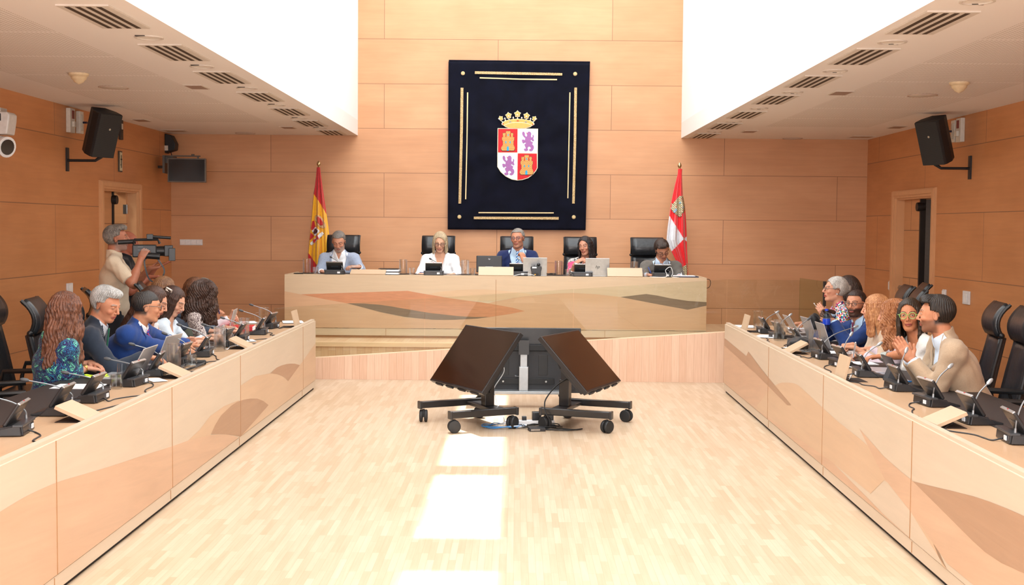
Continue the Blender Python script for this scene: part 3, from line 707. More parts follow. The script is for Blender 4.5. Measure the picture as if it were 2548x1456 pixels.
def hand_frames(wr, el, dirv=None, palm=(0, 0, -1)):
    """hand frame: y along the fingers, z out of the back of the hand, x towards the thumb side (sign by side)"""
    y = np.array(dirv, float) if dirv is not None else wr-el; y = y/np.linalg.norm(y)
    z = -np.array(palm, float); z = z-y*(z@y); z = z/(np.linalg.norm(z)+1e-9); x = np.cross(y, z)
    return np.stack([x, y, z], 1)
def hand(S, wr, el, side, pose='rest', dirv=None, palm=(0, 0, -1), sc=1., tips=None):
    """side=+1: thumb on +x of the frame"""
    R = hand_frames(wr, el, dirv, palm); T = lambda p: wr+R @ (np.array(p, float)*sc)
    k = .006
    S.cone(T((0, -.012, 0)), T((0, .03, 0)), .024*sc, .03*sc, k=.012, flat=(R[:, 2], .62))
    for i, fx in enumerate((-.027, -.009, .009, .027)): S.cone(T((fx*.7, .015, 0)), T((fx, .085, -.002)), .013*sc, .0125*sc, k=.010)
    ln = (.060, .076, .082, .070)          # little, ring, middle, index (index on the thumb side)
    curl = dict(rest=(.35, .5, .35), flat=(.06, .10, .08), fist=(1.35, 1.5, 1.0), grip=(.85, 1.0, .6), pen=(1.0, 1.0, .7), chin=(.8, 1.1, .7), clap=(.05, .12, .1), point=(1.2, 1.3, .9))[pose]
    for i, fx in enumerate((-.027, -.009, .009, .027)):
        fx *= side; l = ln[i]; c = list(curl)
        if pose == 'point' and i == 3: c = [.1, .15, .1]
        if pose == 'pen' and i == 3: c = [.7, .7, .4]
        if pose in ('rest', 'flat', 'clap'): c = [q*(1+.18*(1-i)) for q in c]
        sp = fx*(.35 if pose in ('flat', 'clap', 'grip') else .1)
        p = np.array((fx*1.0, .088, -.002)); a = 0.
        segs = (l*.45, l*.32, l*.26); rr = (.0092, .0084, .0078, .0070); pts = [p]
        for j in range(3):
            a += c[j]; p = p+np.array((sp*segs[j]*4, math.cos(a)*segs[j], -math.sin(a)*segs[j])); pts.append(p)
        for j in range(3): S.cone(T(pts[j]), T(pts[j+1]), rr[j]*sc, rr[j+1]*sc, k=.003)
        if tips is not None: tips.append((T(pts[3]), R[:, 2]))
    th = {'fist': [(.028, .03, -.012), (.036, .062, -.028), (.016, .082, -.034)], 'grip': [(.026, .025, -.008), (.046, .055, -.030), (.044, .084, -.046)],
          'pen': [(.026, .025, -.01), (.040, .060, -.026), (.026, .088, -.036)], 'clap': [(.024, .02, 0), (.052, .045, .004), (.066, .078, .008)],
          'flat': [(.024, .02, 0), (.048, .045, -.004), (.060, .075, -.006)]}.get(pose, [(.026, .02, -.006), (.046, .048, -.016), (.050, .078, -.026)])
    th = [(x*side, y, z) for x, y, z in th]
    S.cone(T((.008*side, .0, 0)), T(th[0]), .016*sc, .0145*sc, k=.008); S.cone(T(th[0]), T(th[1]), .0138*sc, .0115*sc, k=.005); S.cone(T(th[1]), T(th[2]), .0110*sc, .0085*sc, k=.003)

def person(label, loc, rz, skin='#d9a07c', hair=('#3a2a20', '#6b5240'), hairstyle='short', lean=0., turn=0., head=(0, 0, 0), headoff=(0, 0, 0),
           hands=None, top=None, inner=None, female=False, beard=None, glasses=None, sleeve='long', stand=False, scale=1., cat='person', tie=None,
           lips='#b5635a', lids=.5, shoulder=1., bottoms='#23252e', vneck=.5, extra=None, T=None, hw=None, zf=0., hair_len=.2, smile=False, side_lean=0., lapel=True, belly=1., ruffle=False, brow=1.):
    """hands: dict L/R -> (wrist xyz in the person's frame, pose, finger direction, palm direction, elbow pole)"""
    root = thing('person', label, cat, loc or (0, 0, 0), rz)
    if scale != 1: root.scale = (scale,)*3
    sw = (.152 if female else .183)*shoulder
    # spine
    zb = .50 if not stand else .95
    pel = V(0, 0, zb); l = lean; Ltor = .44 if female else .46
    up = V(side_lean, math.sin(l), math.cos(l)); up /= np.linalg.norm(up)
    if T is not None:      # put the head centre at a point of the room
        off = up*(Ltor*1.09+.085)+V(0, .022, .078)+np.array(headoff, float); c_, s_ = math.cos(rz), math.sin(rz)
        loc = (T[0]-(c_*off[0]-s_*off[1])*scale, T[1]-(s_*off[0]+c_*off[1])*scale, zf); root.location = loc
        pel = V(0, 0, (T[2]-zf)/scale-off[2]); zb = pel[2]
    if hw:
        hands = {}
        Ri = rotm('Z', -rz)
        for k_, h_ in hw.items():
            h_ = list(h_)+[None]*(5-len(h_)); q_ = Ri @ (np.array(h_[0], float)-np.array(loc))/scale
            hands[k_] = (q_, h_[1], None if h_[2] is None else Ri @ np.array(h_[2], float), (0, 0, -1) if h_[3] is None else Ri @ np.array(h_[3], float), None if h_[4] is None else Ri @ np.array(h_[4], float))
    chest = pel+up*Ltor*.62; neckb = pel+up*Ltor*1.09
    Rt = rotm('Z', turn); right = Rt @ V(1, 0, 0); right = right-up*(right@up); right /= np.linalg.norm(right); fwd = np.cross(up, right)
    sh = {+1: neckb-up*.06+right*sw, -1: neckb-up*.06-right*sw}
    hc = neckb+up*.085+V(0, .022, .078)+np.array(headoff, float)     # head centre
    Rh = rotm('Z', head[0]) @ rotm('X', head[1]) @ rotm('Y', head[2])      # yaw (+ to own left), pitch (+ up), roll
    HL = lambda p: hc+Rh @ np.array(p, float)
    hands = hands or {}
    arms = {}
    for sd, nm in ((1, 'R'), (-1, 'L')):
        h = hands.get(nm) or (V(sd*.14, .36, .80-.0), 'rest', None, (0, 0, -1), None)
        wr, pose, dv, pv, pole = (list(h)+[None]*5)[:5]
        pole = pole if pole is not None else (sd*.5, -.4, -1.)
        el, wr = ik(sh[sd], wr, .285 if not female else .265, .255 if not female else .24, pole)
        arms[sd] = (sh[sd], el, wr, pose or 'rest', dv, pv if pv is not None else (0, 0, -1))
    # grid
    P_ = [hc+V(.16, .17, .2), hc-V(.16, .17, .2), pel-V(.24, .2, .12), pel+V(.24, .2, .1)]
    for sd in arms:
        for q in arms[sd][:3]: P_ += [q+.12, q-.12]
        P_ += [arms[sd][2]+.22, arms[sd][2]-.22]
    if not stand: P_ += [V(.25, .62, .3), V(-.25, .62, .0)]
    else: P_ += [V(0, 0, -.03), V(.25, .28, 0)]
    lo = np.min(P_, 0); hi = np.max(P_, 0)
    hz = [(arms[sd][2]-.02, arms[sd][2]) for sd in arms]
    def fines(ax, st, hst):
        fi = [(hc[ax]-(.088 if ax == 0 else .12), hc[ax]+(.088 if ax == 0 else .135 if ax == 1 else .13), st)]
        for sd in arms:
            w_ = arms[sd][2]; R_ = hand_frames(w_, arms[sd][1], arms[sd][4], arms[sd][5]); c_ = w_+R_[:, 1]*.08; fi.append((c_[ax]-.10, c_[ax]+.10, hst))
        return fi
    C = .016
    xs, ys, zs = [axis(lo[a], hi[a], C, fines(a, .0034, .0048)) for a in range(3)]
    S = SDF(xs, ys, zs)
    sk = 1.
    wst = .125 if female else .145
    # torso
    S.ell(pel+V(0, 0, -.01), (.165 if female else .165, .12, .12), k=.04)
    S.cone(pel, chest, wst*.98*belly, wst*1.05, k=.05, flat=(fwd, .82))
    S.cone(chest-right*.055, chest+right*.055, .118, .118, k=.05, flat=(fwd, .92))
    S.cone(neckb-up*.085-right*(sw-.06), neckb-up*.085+right*(sw-.06), .06, .06, k=.05)
    if female:
        for sd in (1, -1): S.ell(chest+fwd*.085+right*.075*sd+up*.0, (.062, .06, .065), k=.03)
    # neck & trapezius
    nk = .052 if female else .060
    S.cone(neckb-up*.04-fwd*.005, HL((0, -.022, -.06)), nk+.008, nk, k=.025)
    for sd in (1, -1): S.cone(neckb+up*.012, sh[sd]+up*.008, .036, .036, k=.03)
    # arms
    ar = (.052, .041, .040, .026) if not female else (.044, .036, .034, .022)
    tips = []
    for sd in arms:
        s_, el, wr, pose, dv, pv = arms[sd]
        S.cone(s_-up*.02-right*sd*.035, chest+right*sd*.095, .045, .06, k=.04)
        S.ell(s_-up*.012, (.054,)*3 if not female else (.046,)*3, k=.03)
        S.cone(s_, el, ar[0], ar[1], k=.02); S.cone(el, wr, ar[2], ar[3], k=.015)
        S.cone(el+(wr-el)*.1, el+(wr-el)*.45, ar[2]*.95, ar[2]*.95, k=.02)
        hand(S, wr, el, sd*-1 if False else (-sd if np.dot(np.array(pv), V(0, 0, -1)) > -2 else sd), pose, dv, pv, 1.0 if not female else .92, tips)
    # legs
    if not stand:
        for sd in (1, -1):
            kn = V(sd*.11, .45, .47); an = V(sd*.12, .42, .09)
            S.cone(pel+V(sd*.085, .03, -.02), kn, .082, .058, k=.03); S.cone(kn, an, .056, .038, k=.02); S.cone(an+V(0, -.02, -.03), an+V(0, .15, -.05), .038, .03, k=.01)
    else:
        for sd in (1, -1):
            kn = V(sd*.10, .02, .50); an = V(sd*.11, -.01, .08)
            S.cone(pel+V(sd*.09, 0, -.03), kn, .09, .06, k=.03); S.cone(kn, an, .058, .04, k=.02); S.cone(an+V(0, -.02, -.03), an+V(0, .15, -.045), .038, .03, k=.01)
    # head (own frame: x right, y forward, z up)
    w_ = .94 if female else 1.
    E_ = lambda c, r, k=.015, op='u', R=Rh: S.ell(HL(c), r, R, k, op)
    Cn = lambda a, b, ra, rb, k=.008, op='u': S.cone(HL(a), HL(b), ra, rb, k, op)
    E_((0, -.016, .032), (.076*w_, .094, .084), k=.01); E_((0, .022, .012), (.066*w_, .072, .075), k=.02)
    E_((0, .030, -.040), (.056*w_, .060, .062), k=.025)
    Cn((-.040*w_, -.005, -.062), (-.016, .066, -.092), .020, .018, k=.02); Cn((.040*w_, -.005, -.062), (.016, .066, -.092), .020, .018, k=.02)
    E_((0, .070, -.094), (.020, .017, .016), k=.014)          # chin
    E_((0, .030, -.080), (.036*w_, .045, .025), k=.02)
    for sd in (1, -1):
        E_((sd*.036, .068, -.022), (.020, .018, .017), k=.014)    # cheek
        E_((sd*.031, .096, .012), (.0175, .014, .0125), k=.009, op='c')    # eye socket
        Cn((sd*.012, .089, .031), (sd*.046, .078, .030), .0075, .006, k=.008)    # brow ridge
        # ear
        er = Rh @ rotm('Z', -sd*.35) @ rotm('X', -.12)
        S.ell(HL((sd*.078*w_, -.006, -.006)), (.0055, .017, .030), er, .004)
        S.ell(HL((sd*.084*w_, -.003, -.003)), (.004, .009, .017), er, .003, 'c')
        E_((sd*.031, .0775, .0115), (.0138, .0138, .0118), k=.0015)    # lids / eyeball
    Cn((0, .092, .022), (0, .112, -.018), .0075, .0095, k=.006); E_((0, .112, -.022), (.0105, .011, .009), k=.005)
    for sd in (1, -1): E_((sd*.0125, .100, -.027), (.0065, .009, .0065), k=.004)
    E_((0, .086, -.050), (.026, .012, .022), k=.010)
    Cn((-.017, .0905, -.0535), (0, .0965, -.0515), .0040, .0055, k=.003); Cn((.017, .0905, -.0535), (0, .0965, -.0515), .0040, .0055, k=.003)
    Cn((-.015, .089, -.0625), (0, .094, -.0640), .0042, .0065, k=.003); Cn((.015, .089, -.0625), (0, .094, -.0640), .0042, .0065, k=.003)
    Cn((-.02, .098, -.0580), (.02, .098, -.0580), .0018, .0018, k=.002, op='c')
    P, Q = S.mesh()
    # ---- surface colour by place
    sc_ = np.array(lin(skin)); col = np.tile(sc_, (len(P), 1))
    hl = (P-hc) @ Rh       # head frame
    x, y, z = hl[:, 0], hl[:, 1], hl[:, 2]; ax_ = np.abs(x)
    inh = (np.abs(x) < .1) & (y > -.02) & (np.abs(z) < .13)
    def blend(mask, c, a=1.):
        m_ = np.clip(mask, 0, 1)[:, None]*a; col[:] = col*(1-m_)+np.array(lin(c) if isinstance(c, str) else c)*m_
    blush = np.exp(-(((ax_-.042)/.02)**2+((z+.03)/.018)**2))*inh; blend(blush, (sc_[0]*1.02, sc_[1]*.78, sc_[2]*.74), .6)
    blend(np.exp(-((x/.014)**2+((z+.022)/.012)**2+((y-.112)/.02)**2)), (sc_[0], sc_[1]*.78, sc_[2]*.75), .5)
    zl = z+.058-(.10*x*x*60*(1 if smile else 0))*.5
    blend(((ax_ < .024) & (np.abs(z+.058-(ax_**2*9 if smile else 0)) < .0085) & (y > .075)).astype(float), lips, .85)
    blend(((ax_ < .021) & (np.abs(z+.0578-(ax_**2*9 if smile else 0)) < .0016) & (y > .075)).astype(float), '#f2e9e2' if smile else '#5a2622', .8)
    hcol = lin(hair[0])
    bx = ax_-.031
    blend(((np.abs(z-.0305-(.006-bx*bx*14)) < .0034) & (ax_ > .012) & (ax_ < .050) & (y > .05)).astype(float), hcol, .8*brow)
    ez = (z-.0115); er2 = (bx/.0115)**2+(ez/.0062)**2; op_ = 1-lids
    eye = (y > .078) & (er2 < 1)
    if op_ > .05:
        opn = eye & (ez < .0062*(2*op_-1)+.001) & (np.abs(ez) < .006)
        blend(opn.astype(float), '#e9e4de', .95)
        gaze = np.clip(head[0]*0, -.003, .003)
        blend((opn & ((bx**2+(ez+.001)**2) < .0052**2)).astype(float), '#241810', .95)
    blend(((np.abs(ez-(.0062*(2*op_-1)*np.sqrt(np.clip(1-(bx/.012)**2, 0, 1)))) < .0016) & (np.abs(bx) < .012) & (y > .073)).astype(float), '#2a1a14', .75)
    if beard:
        bc, ba = beard
        bm_ = smooth01((-.022-z)/.02)*smooth01((y+.03)/.03)*(z > -.16)
        bm_ = np.where((z > -.045) & (ax_ < .034), smooth01((-.036-z)/.006)*1.0, bm_)
        bm_ *= 1-((ax_ < .021) & (np.abs(z+.059) < .0075) & (y > .075))
        bm_ *= (y > -.03)*(1-smooth01((np.sqrt(x*x+y*y) < .0))) if False else (y > -.03)
        blend(bm_*np.where(z < -.115, .3, 1), bc, ba)
    if hairstyle in ('short', 'buzz', 'quiff', 'receding', 'balding'):      # short sideburn / nape shading
        nb = smooth01((.0+.012-y)/.02)*smooth01((z+.075)/.03)*(1-((ax_ > .066*w_) & (np.abs(z+.005) < .034) & (y > -.03)))
        nb *= (z < .13)
        blend(nb, hair[0], .9)
    for tp, bk in tips:     # nails
        d2 = np.sqrt(((P-tp)**2).sum(1)); up_ = (P-tp) @ bk
        blend(((d2 < .0095) & (up_ > .0035)).astype(float), '#c9424a' if extra == 'red nails' else (min(1, sc_[0]*1.12), sc_[1]*.98, sc_[2]*.98), .8)
    body = mesh_obj('body', P, Q, skin_mat(), root, cols=col)
    # ---- garments
    def garment(name, infl, mat, z_hi=None, sleeves='long', vdepth=0., vw=.0, cell=.011, collar=True, legs=False, wrinkle=.0025, arms_on=True, tor=True, open_front=0.):
        lo2 = lo.copy(); hi2 = hi.copy(); hi2[2] = max(neckb[2], sh[1][2], sh[-1][2], *(arms[q_][i_][2] for q_ in arms for i_ in (1, 2)))+.12; lo2[2] = pel[2]-.17 if not legs else 0
        if legs: hi2[2] = pel[2]+.14
        G = SDF(*[np.arange(lo2[a]-.03, hi2[a]+.03, cell) for a in range(3)]); i_ = infl
        if legs:
            if not stand:
                for sd in (1, -1):
                    kn = V(sd*.11, .45, .47); an = V(sd*.12, .42, .12)
                    G.cone(pel+V(sd*.085, .03, -.02), kn, .082+i_, .06+i_, k=.03); G.cone(kn, an, .060+i_, .05+i_, k=.02)
            else:
                for sd in (1, -1):
                    kn = V(sd*.10, .02, .50); an = V(sd*.11, -.01, .10)
                    G.cone(pel+V(sd*.09, 0, -.03), kn, .09+i_, .07+i_, k=.03); G.cone(kn, an, .07+i_, .062+i_, k=.02)
            G.ell(pel+V(0, 0, -.01), (.165+i_, .12+i_, .12+i_), k=.04)
            for sd in (1, -1):
                pass
        else:
            if tor:
                G.ell(pel+V(0, 0, -.01), (.165+i_*1.3, .12+i_*1.3, .12+i_), k=.04)
                G.cone(pel, chest, wst*.98*belly+i_, wst*1.05+i_, k=.05, flat=(fwd, .82))
                G.cone(chest-right*.055, chest+right*.055, .118+i_, .118+i_, k=.05, flat=(fwd, .92))
                G.cone(neckb-up*.085-right*(sw-.06), neckb-up*.085+right*(sw-.06), .06+i_, .06+i_, k=.05)
                if female:
                    for sd in (1, -1): G.ell(chest+fwd*.085+right*.075*sd, (.062+i_, .06+i_, .065+i_), k=.03)
                for sd in (1, -1): G.cone(neckb+up*.012, sh[sd]+up*.008, .036+i_, .036+i_, k=.03)
                for sd in arms: G.cone(arms[sd][0]-up*.02-right*sd*.035, chest+right*sd*.095, .045+i_, .06+i_, k=.04)
                if collar: G.cone(neckb-up*.02, neckb+up*.045+(HL((0, -.022, -.06))-neckb)*.12, nk+.012+i_, nk+.006+i_, k=.02, clip1=1.0)
        # wrinkles: ridged low-frequency folds
        X = G.pts((slice(None),)*3)
        wrk = 0
        if wrinkle:
            wrk = (wrinkle*np.sin(X[0]*31+X[2]*47+2.2*np.sin(X[1]*23+X[2]*9))*np.cos(X[1]*37-X[2]*21+1.7*np.sin(X[0]*19))).astype(np.float32)
        # neckline: everything above the collar plane is removed
        if not legs:
            n_ = up*.93+fwd*-.0; c0 = neckb+up*(.055 if collar else .02)
            d = (X[0]-c0[0])*(up[0]+fwd[0]*.35)+(X[1]-c0[1])*(up[1]+fwd[1]*.35)+(X[2]-c0[2])*(up[2]+fwd[2]*.35)
            dx = (X[0]-neckb[0])*right[0]+(X[1]-neckb[1])*right[1]+(X[2]-neckb[2])*right[2]
            rn = np.sqrt((X[0]-neckb[0])**2+(X[1]-neckb[1])**2+(X[2]-neckb[2])**2)
            d = np.where(rn < .19, d, -1)
            G.f = np.maximum(G.f, d.astype(np.float32))
            if vdepth > 0:     # front V opening
                c1 = neckb-up*vdepth
                u_ = (X[0]-c1[0])*up[0]+(X[1]-c1[1])*up[1]+(X[2]-c1[2])*up[2]
                fy_ = (X[0]-neckb[0])*fwd[0]+(X[1]-neckb[1])*fwd[1]+(X[2]-neckb[2])*fwd[2]
                wd = np.where(u_ > 0, u_*vw+open_front, open_front if open_front > 0 else -1)
                cut = np.minimum(np.minimum(wd-np.abs(dx), fy_-.0), np.minimum(.2, .24-fy_))
                G.f = np.maximum(G.f, cut.astype(np.float32))
        else: G.half((0, 0, 1), pel[2]+.1)
        if not legs:
            if arms_on:
                for sd in arms:
                    s_, el, wr = arms[sd][:3]
                    if sleeves == 'none': G.ell(s_-up*.012-right*sd*.03, (.05+i_,)*3, k=.03); continue
                    G.ell(s_-up*.014, ((.050 if not female else .043)+i_,)*3, k=.05)
                    pf = .012 if (sleeves == 'puff') else 0
                    if sleeves == 'short': G.cone(s_, s_+(el-s_)*.86, ar[0]+i_+.008, ar[1]+i_+.016, k=.02, clip1=1.0)
                    else:
                        G.cone(s_, el, ar[0]+i_+.002+pf, ar[1]+i_+.005+pf, k=.04)
                        fr_ = {'long': .93, 'three': .62, 'shirt': .985, 'puff': .8}.get(sleeves, .93)
                        G.cone(el, el+(wr-el)*fr_, ar[2]+i_+.007+pf, ar[3]+i_+.010+(.006 if sleeves == 'three' else 0), k=.02, clip1=1.0)
        G.f = G.f+wrk
        GP, GQ = G.mesh()
        if len(GQ) == 0: return None
        return mesh_obj(name, GP, GQ, mat, root)
    garment('trousers', .006, cloth(bottoms), legs=True, cell=.02, wrinkle=0)
    if inner:      # (name, material, vdepth, vw)
        inn = garment(inner[0], .0045, inner[1], sleeves='shirt' if sleeve == 'long' else 'none', vdepth=inner[2], vw=.4, wrinkle=.0006, arms_on=(sleeve == 'long'), cell=.0078)
    if top:
        nm, mat, vd, vw_ = top[:4]; of = top[4] if len(top) > 4 else 0.
        jk = nm in ('jacket', 'blazer')
        g = garment(nm, .014 if jk else .008, mat, sleeves='none' if nm == 'waistcoat' else sleeve, vdepth=vd, vw=vw_, collar=not (vw_ > .75 and not jk), open_front=of, cell=.0078, wrinkle=.0035)
        if jk and lapel:
            lp = MB()
            for sd in (1, -1):     # lapels folded back along the V
                a0 = neckb+up*.035+right*sd*(.062)+fwd*.03; a2 = neckb-up*vd*.97+right*sd*(of+.006)+fwd*(wst*.80+.045)
                pts = []
                for t in np.linspace(0, 1, 9):
                    c_ = a0*(1-t)+a2*t; bul = math.sin(t*PI)*.035; c_ = c_+fwd*(bul*1.3)
                    wdt = .016+.056*math.sin(min(1, t*1.25)*PI*.72)*(1-t*.75) if t < .95 else .008
                    pts.append((c_, c_+right*sd*wdt-fwd*.003*0+up*.008*(1-t)))
                vs = [tuple(p) for ab in pts for p in ab]; fs = [(2*i, 2*i+1, 2*i+3, 2*i+2) for i in range(8)]
                lp.add(vs, fs)
            # drop onto the garment surface
            from mathutils.bvhtree import BVHTree
            bv = BVHTree.FromPolygons([tuple(v_.co) for v_ in g.data.vertices], [tuple(p_.vertices) for p_ in g.data.polygons])
            nv = []
            for i_v, p_ in enumerate(lp.v):
                h_ = bv.find_nearest(Vector(p_)); nv.append(tuple(h_[0]+h_[1]*(.004 if i_v % 2 == 0 else .006)) if h_[0] is not None else p_)
            lp.v = nv
            lo_ = lp.build('lapel', mat, g, smooth=True, auto=False, fix=False); md = lo_.modifiers.new('t', 'SOLIDIFY'); md.thickness = .006; md.offset = 1
    if tie:
        from mathutils.bvhtree import BVHTree
        bv2 = BVHTree.FromPolygons([tuple(v_.co) for v_ in inn.data.vertices], [tuple(p_.vertices) for p_ in inn.data.polygons])
        tm = MB(); pts = []
        for t in np.linspace(0, 1, 14):
            o_ = neckb+up*(.022-t*.34)+fwd*.185; hit = bv2.ray_cast(Vector(o_), Vector(-fwd), .5)
            fw_ = float((np.array(hit[0])-neckb) @ fwd) if hit[0] is not None else 0.
            fw_ = min(max(fw_, .072+.13*t), .165); c_ = neckb+up*(.022-t*.34)+fwd*(fw_+.007)
            pc = c_; wd_ = .011+.024*t if t > .07 else .018
            pts.append([tuple(c_+right*wd_*s_+fwd*(0 if s_ else .005)) for s_ in (-1, 0, 1)])
        vs = [p for r_ in pts for p in r_]; fs = []
        for i in range(13):
            for j in range(2): fs.append((i*3+j, i*3+j+1, i*3+j+4, i*3+j+3))
        tm.add(vs, fs); to = tm.build('tie', tie, root, smooth=True, fix=False); md = to.modifiers.new('t', 'SOLIDIFY'); md.thickness = .006
        bvb = None
    # ---- hair
    def hairmesh():
        fi = .0042; rr_ = .16; low = {'long': .42, 'mid': .2}.get(hairstyle, .14)
        if hair_len and hairstyle in ('long', 'wavy', 'curly', 'bob'): low = hair_len+.06
        H = SDF(np.arange(-.17, .17, fi), np.arange(-.2, .15, fi), np.arange(-low, .16, fi))
        # coordinates are the head frame here
        k = .012; rnd = np.random.RandomState(abs(hash(label)) % 1000 if False else len(label)*7+3)
        th_ = {'bob': .012, 'long': .012, 'short': .010, 'buzz': .006, 'quiff': .016, 'receding': .008, 'balding': .007}.get(hairstyle, .015)
        H.ell((0, -.018, .034), (.076*w_+th_, .095+th_, .085+th_*1.15), k=0)
        if hairstyle in ('quiff',):
            H.ell((0, .045, .105), (.058, .05, .03), k=.02)
            for i in range(26):
                a = rnd.uniform(-1, 1); H.ell((a*.062, rnd.uniform(-.05, .075), .108+rnd.uniform(-.008, .012)-abs(a)*.02), (.016, .02, .012), k=.008)
        # face window: remove the hair in front of the hairline
        X = H.pts((slice(None),)*3); aX = np.abs(X[0])
        hl_ = {'receding': .072, 'balding': .060}.get(hairstyle, .083)
        frontline = np.where(X[2] > hl_-.004, 10., np.where(X[2] > .0, .050-(aX/.08)**2*.03-.02*(X[2] < .03), .012))
        if hairstyle in ('receding',): frontline = np.where((X[2] > hl_) & (X[2] < .12), .058-(np.abs(aX-.035) < .022)*.035, frontline)
        if hairstyle in ('short', 'buzz', 'quiff', 'receding', 'balding'):
            frontline = np.where(X[2] < -.004, -.022, frontline)
            d1 = X[1]-frontline
            d2 = -(X[2]+.055+np.clip((X[1]+.02), 0, 1)*1.3-(.0))   # bottom edge at the nape
            earcut = .03-np.sqrt((X[1]+.004)**2+(X[2]+.006)**2)+0*X[0]
            H.f = np.maximum(np.maximum(H.f, d1.astype(np.float32)), np.maximum(d2, np.where(aX > .05, earcut, -1)).astype(np.float32))
            if hairstyle == 'balding':
                H.ell((0, -.06, .135), (.045, .045, .035), k=.006, op='c')
        else:
            if hairstyle == 'bun':
                win = (X[0]/.073)**2+(np.maximum(X[2], 0)/.086)**2; cut = np.minimum((1-win)*.03, X[1]-.012-.02*(X[2] > .03)-.03*(X[2] > .06))
            else:
                win = ((X[0]-.010*np.clip(X[2]/.08, 0, 1))/.066)**2+(np.maximum(X[2], 0)/(.090-.25*np.abs(X[0]-.012)))**2; cut = np.minimum((1-win)*.03, X[1]-.015)
            H.f = np.maximum(H.f, cut.astype(np.float32))
            if hairstyle == 'bun':
                H.ell((0, -.118, .02), (.036, .032, .034), k=.02); H.ell((.012, -.14, .035), (.02, .016, .02), k=.012)
                H.f = np.maximum(H.f, np.where(aX > .05, (.026-np.sqrt((X[1]+.004)**2+(X[2]+.004)**2)), -1).astype(np.float32))
                H.f = np.maximum(H.f, (-(X[2]+.07)-np.clip(X[1]+.03, 0, 1)*-1.0).astype(np.float32))
            else:
                n = {'long': 34, 'wavy': 40, 'curly': 58, 'bob': 34}[hairstyle]
                for i in range(n):
                    t = i/(n-1); ang = math.radians(-128+256*t)   # 0 = back of the head
                    ex = math.sin(ang); ey = -math.cos(ang)
                    rx, ry = .080*w_, .098
                    for ly in ((0,) if hairstyle != 'curly' else (0, 1)):
                        ln_ = hair_len*(1+rnd.uniform(-.08, .08))
                        amp = {'long': .003, 'wavy': .011, 'curly': .017, 'bob': .002}[hairstyle]; ph = rnd.uniform(0, 6); rw = {'long': .014, 'wavy': .016, 'curly': .016, 'bob': .012}[hairstyle]
                        pr = None; m_ = 11 if hairstyle in ('wavy', 'curly') else 9
                        for j in range(m_+1):
                            q = j/m_; zz = .085-(ln_+.085)*q; dome = math.sqrt(max(0, 1-(max(0, zz-.01)/.112)**2))
                            spread = 1+.10*min(1, q*2)+(.25*q if hairstyle == 'curly' else .06*q)+ly*.12
                            if ey > .3: spread += .05
                            p = np.array((ex*rx*spread*dome+amp*math.sin(q*15+ph), ey*ry*spread*dome-.018+amp*math.cos(q*13+ph*1.3)-(.02*q if ey < 0 else 0), zz))
                            if pr is not None: H.cone(pr, p, rw*(1-.35*max(0, q-.5)), rw*(1-.35*max(0, q-.5)), k=.006)
                            pr = p
                X = H.pts((slice(None),)*3)
                # keep the face clear
                w2 = (X[0]/.060)**2+(np.maximum(X[2], 0)/.084)**2
                fc = np.maximum(np.maximum((w2-1)*.03, .03-X[1]), -.14-X[2])
                H.f = np.maximum(H.f, -fc.astype(np.float32))
        if hairstyle not in ('buzz',):
            X = H.pts((slice(None),)*3); an_ = np.arctan2(X[0], -(X[1]+.018))
            am = {'short': .0018, 'quiff': .003, 'curly': .005, 'wavy': .0035, 'bun': .0015}.get(hairstyle, .0018)
            H.f = H.f+(am*np.sin(an_*38+X[2]*(20 if hairstyle not in ('curly',) else 160)+3*np.sin(X[2]*35))).astype(np.float32)*np.clip(np.sqrt(X[0]**2+(X[1]+.018)**2)/.05, 0, 1).astype(np.float32)
        HP, HQ = H.mesh(); HP = hc+HP @ Rh.T
        return mesh_obj('hair', HP, HQ, hair_mat(*hair), root)
    if hairstyle != 'none': hr = hairmesh()
    if ruffle:
        for sd in (1, -1):
            rm = MB(); ps = []
            for t in np.linspace(0, 1, 30):
                a_ = neckb+right*sd*(.10+.03*t)+fwd*(.02+.1*math.sin(t*PI*.5))-up*(.02+.24*t)
                ps.append((a_, a_+right*sd*.045+fwd*(.02+.014*math.sin(t*34))+up*.012*math.cos(t*30)))
            rm.add([tuple(p) for ab in ps for p in ab], [(2*i, 2*i+1, 2*i+3, 2*i+2) for i in range(29)])
            rm.build('ruffle', top[1], root, smooth=True, fix=False, solid=.003)
    if glasses:
        gc_, rd_, sqz = glasses; gm = M(gc_, .3, coat=.5); g = MB(); g.at(Matrix.Translation(Vector(hc)) @ Matrix([list(r_) for r_ in Rh]).to_4x4())
        for sd in (1, -1):
            g.torus((sd*.033, .103, .008), rd_, .0021, 'y', 20, 6, sc=(1.05, sqz)); g.tube([(sd*(.033+rd_), .101, .014), (sd*.074, .07, .015), (sd*.083, -.005, .012), (sd*.080, -.03, -.006)], .002, 6)
        g.tube([(-.033+rd_*.98, .104, .012), (0, .108, .015), (.033-rd_*.98, .104, .012)], .002, 6)
        go = g.build('glasses', gm, root, smooth=True, auto=False)
        if 'lens' not in _skin: _skin['lens'] = glass_mat('lens_glass')
        for sd in (1, -1): MB().at(g.X).lathe([(0, -.0006), (rd_*.97, -.0006), (rd_*.97, .0006), (0, .0006)], (sd*.033, .103, .008), 20, axis='y').build('lens', _skin['lens'], go)
    root['hc'] = 0; del root['hc']
    root_info = dict(hc=hc, Rh=Rh, neckb=neckb, up=up, fwd=fwd, right=right, arms=arms, sh=sh, root=root)
    return root, root_info
# ================================================================== the people
UPL = (0, 0, -1)
def onz(u, v, z): return at(u, v, z=z)
def ony(u, v, y): return at(u, v, y=y)
KY = 15.5
PS = 1.05
persons = {}
def prs(key, *a, **k): persons[key] = person(*a, **k)
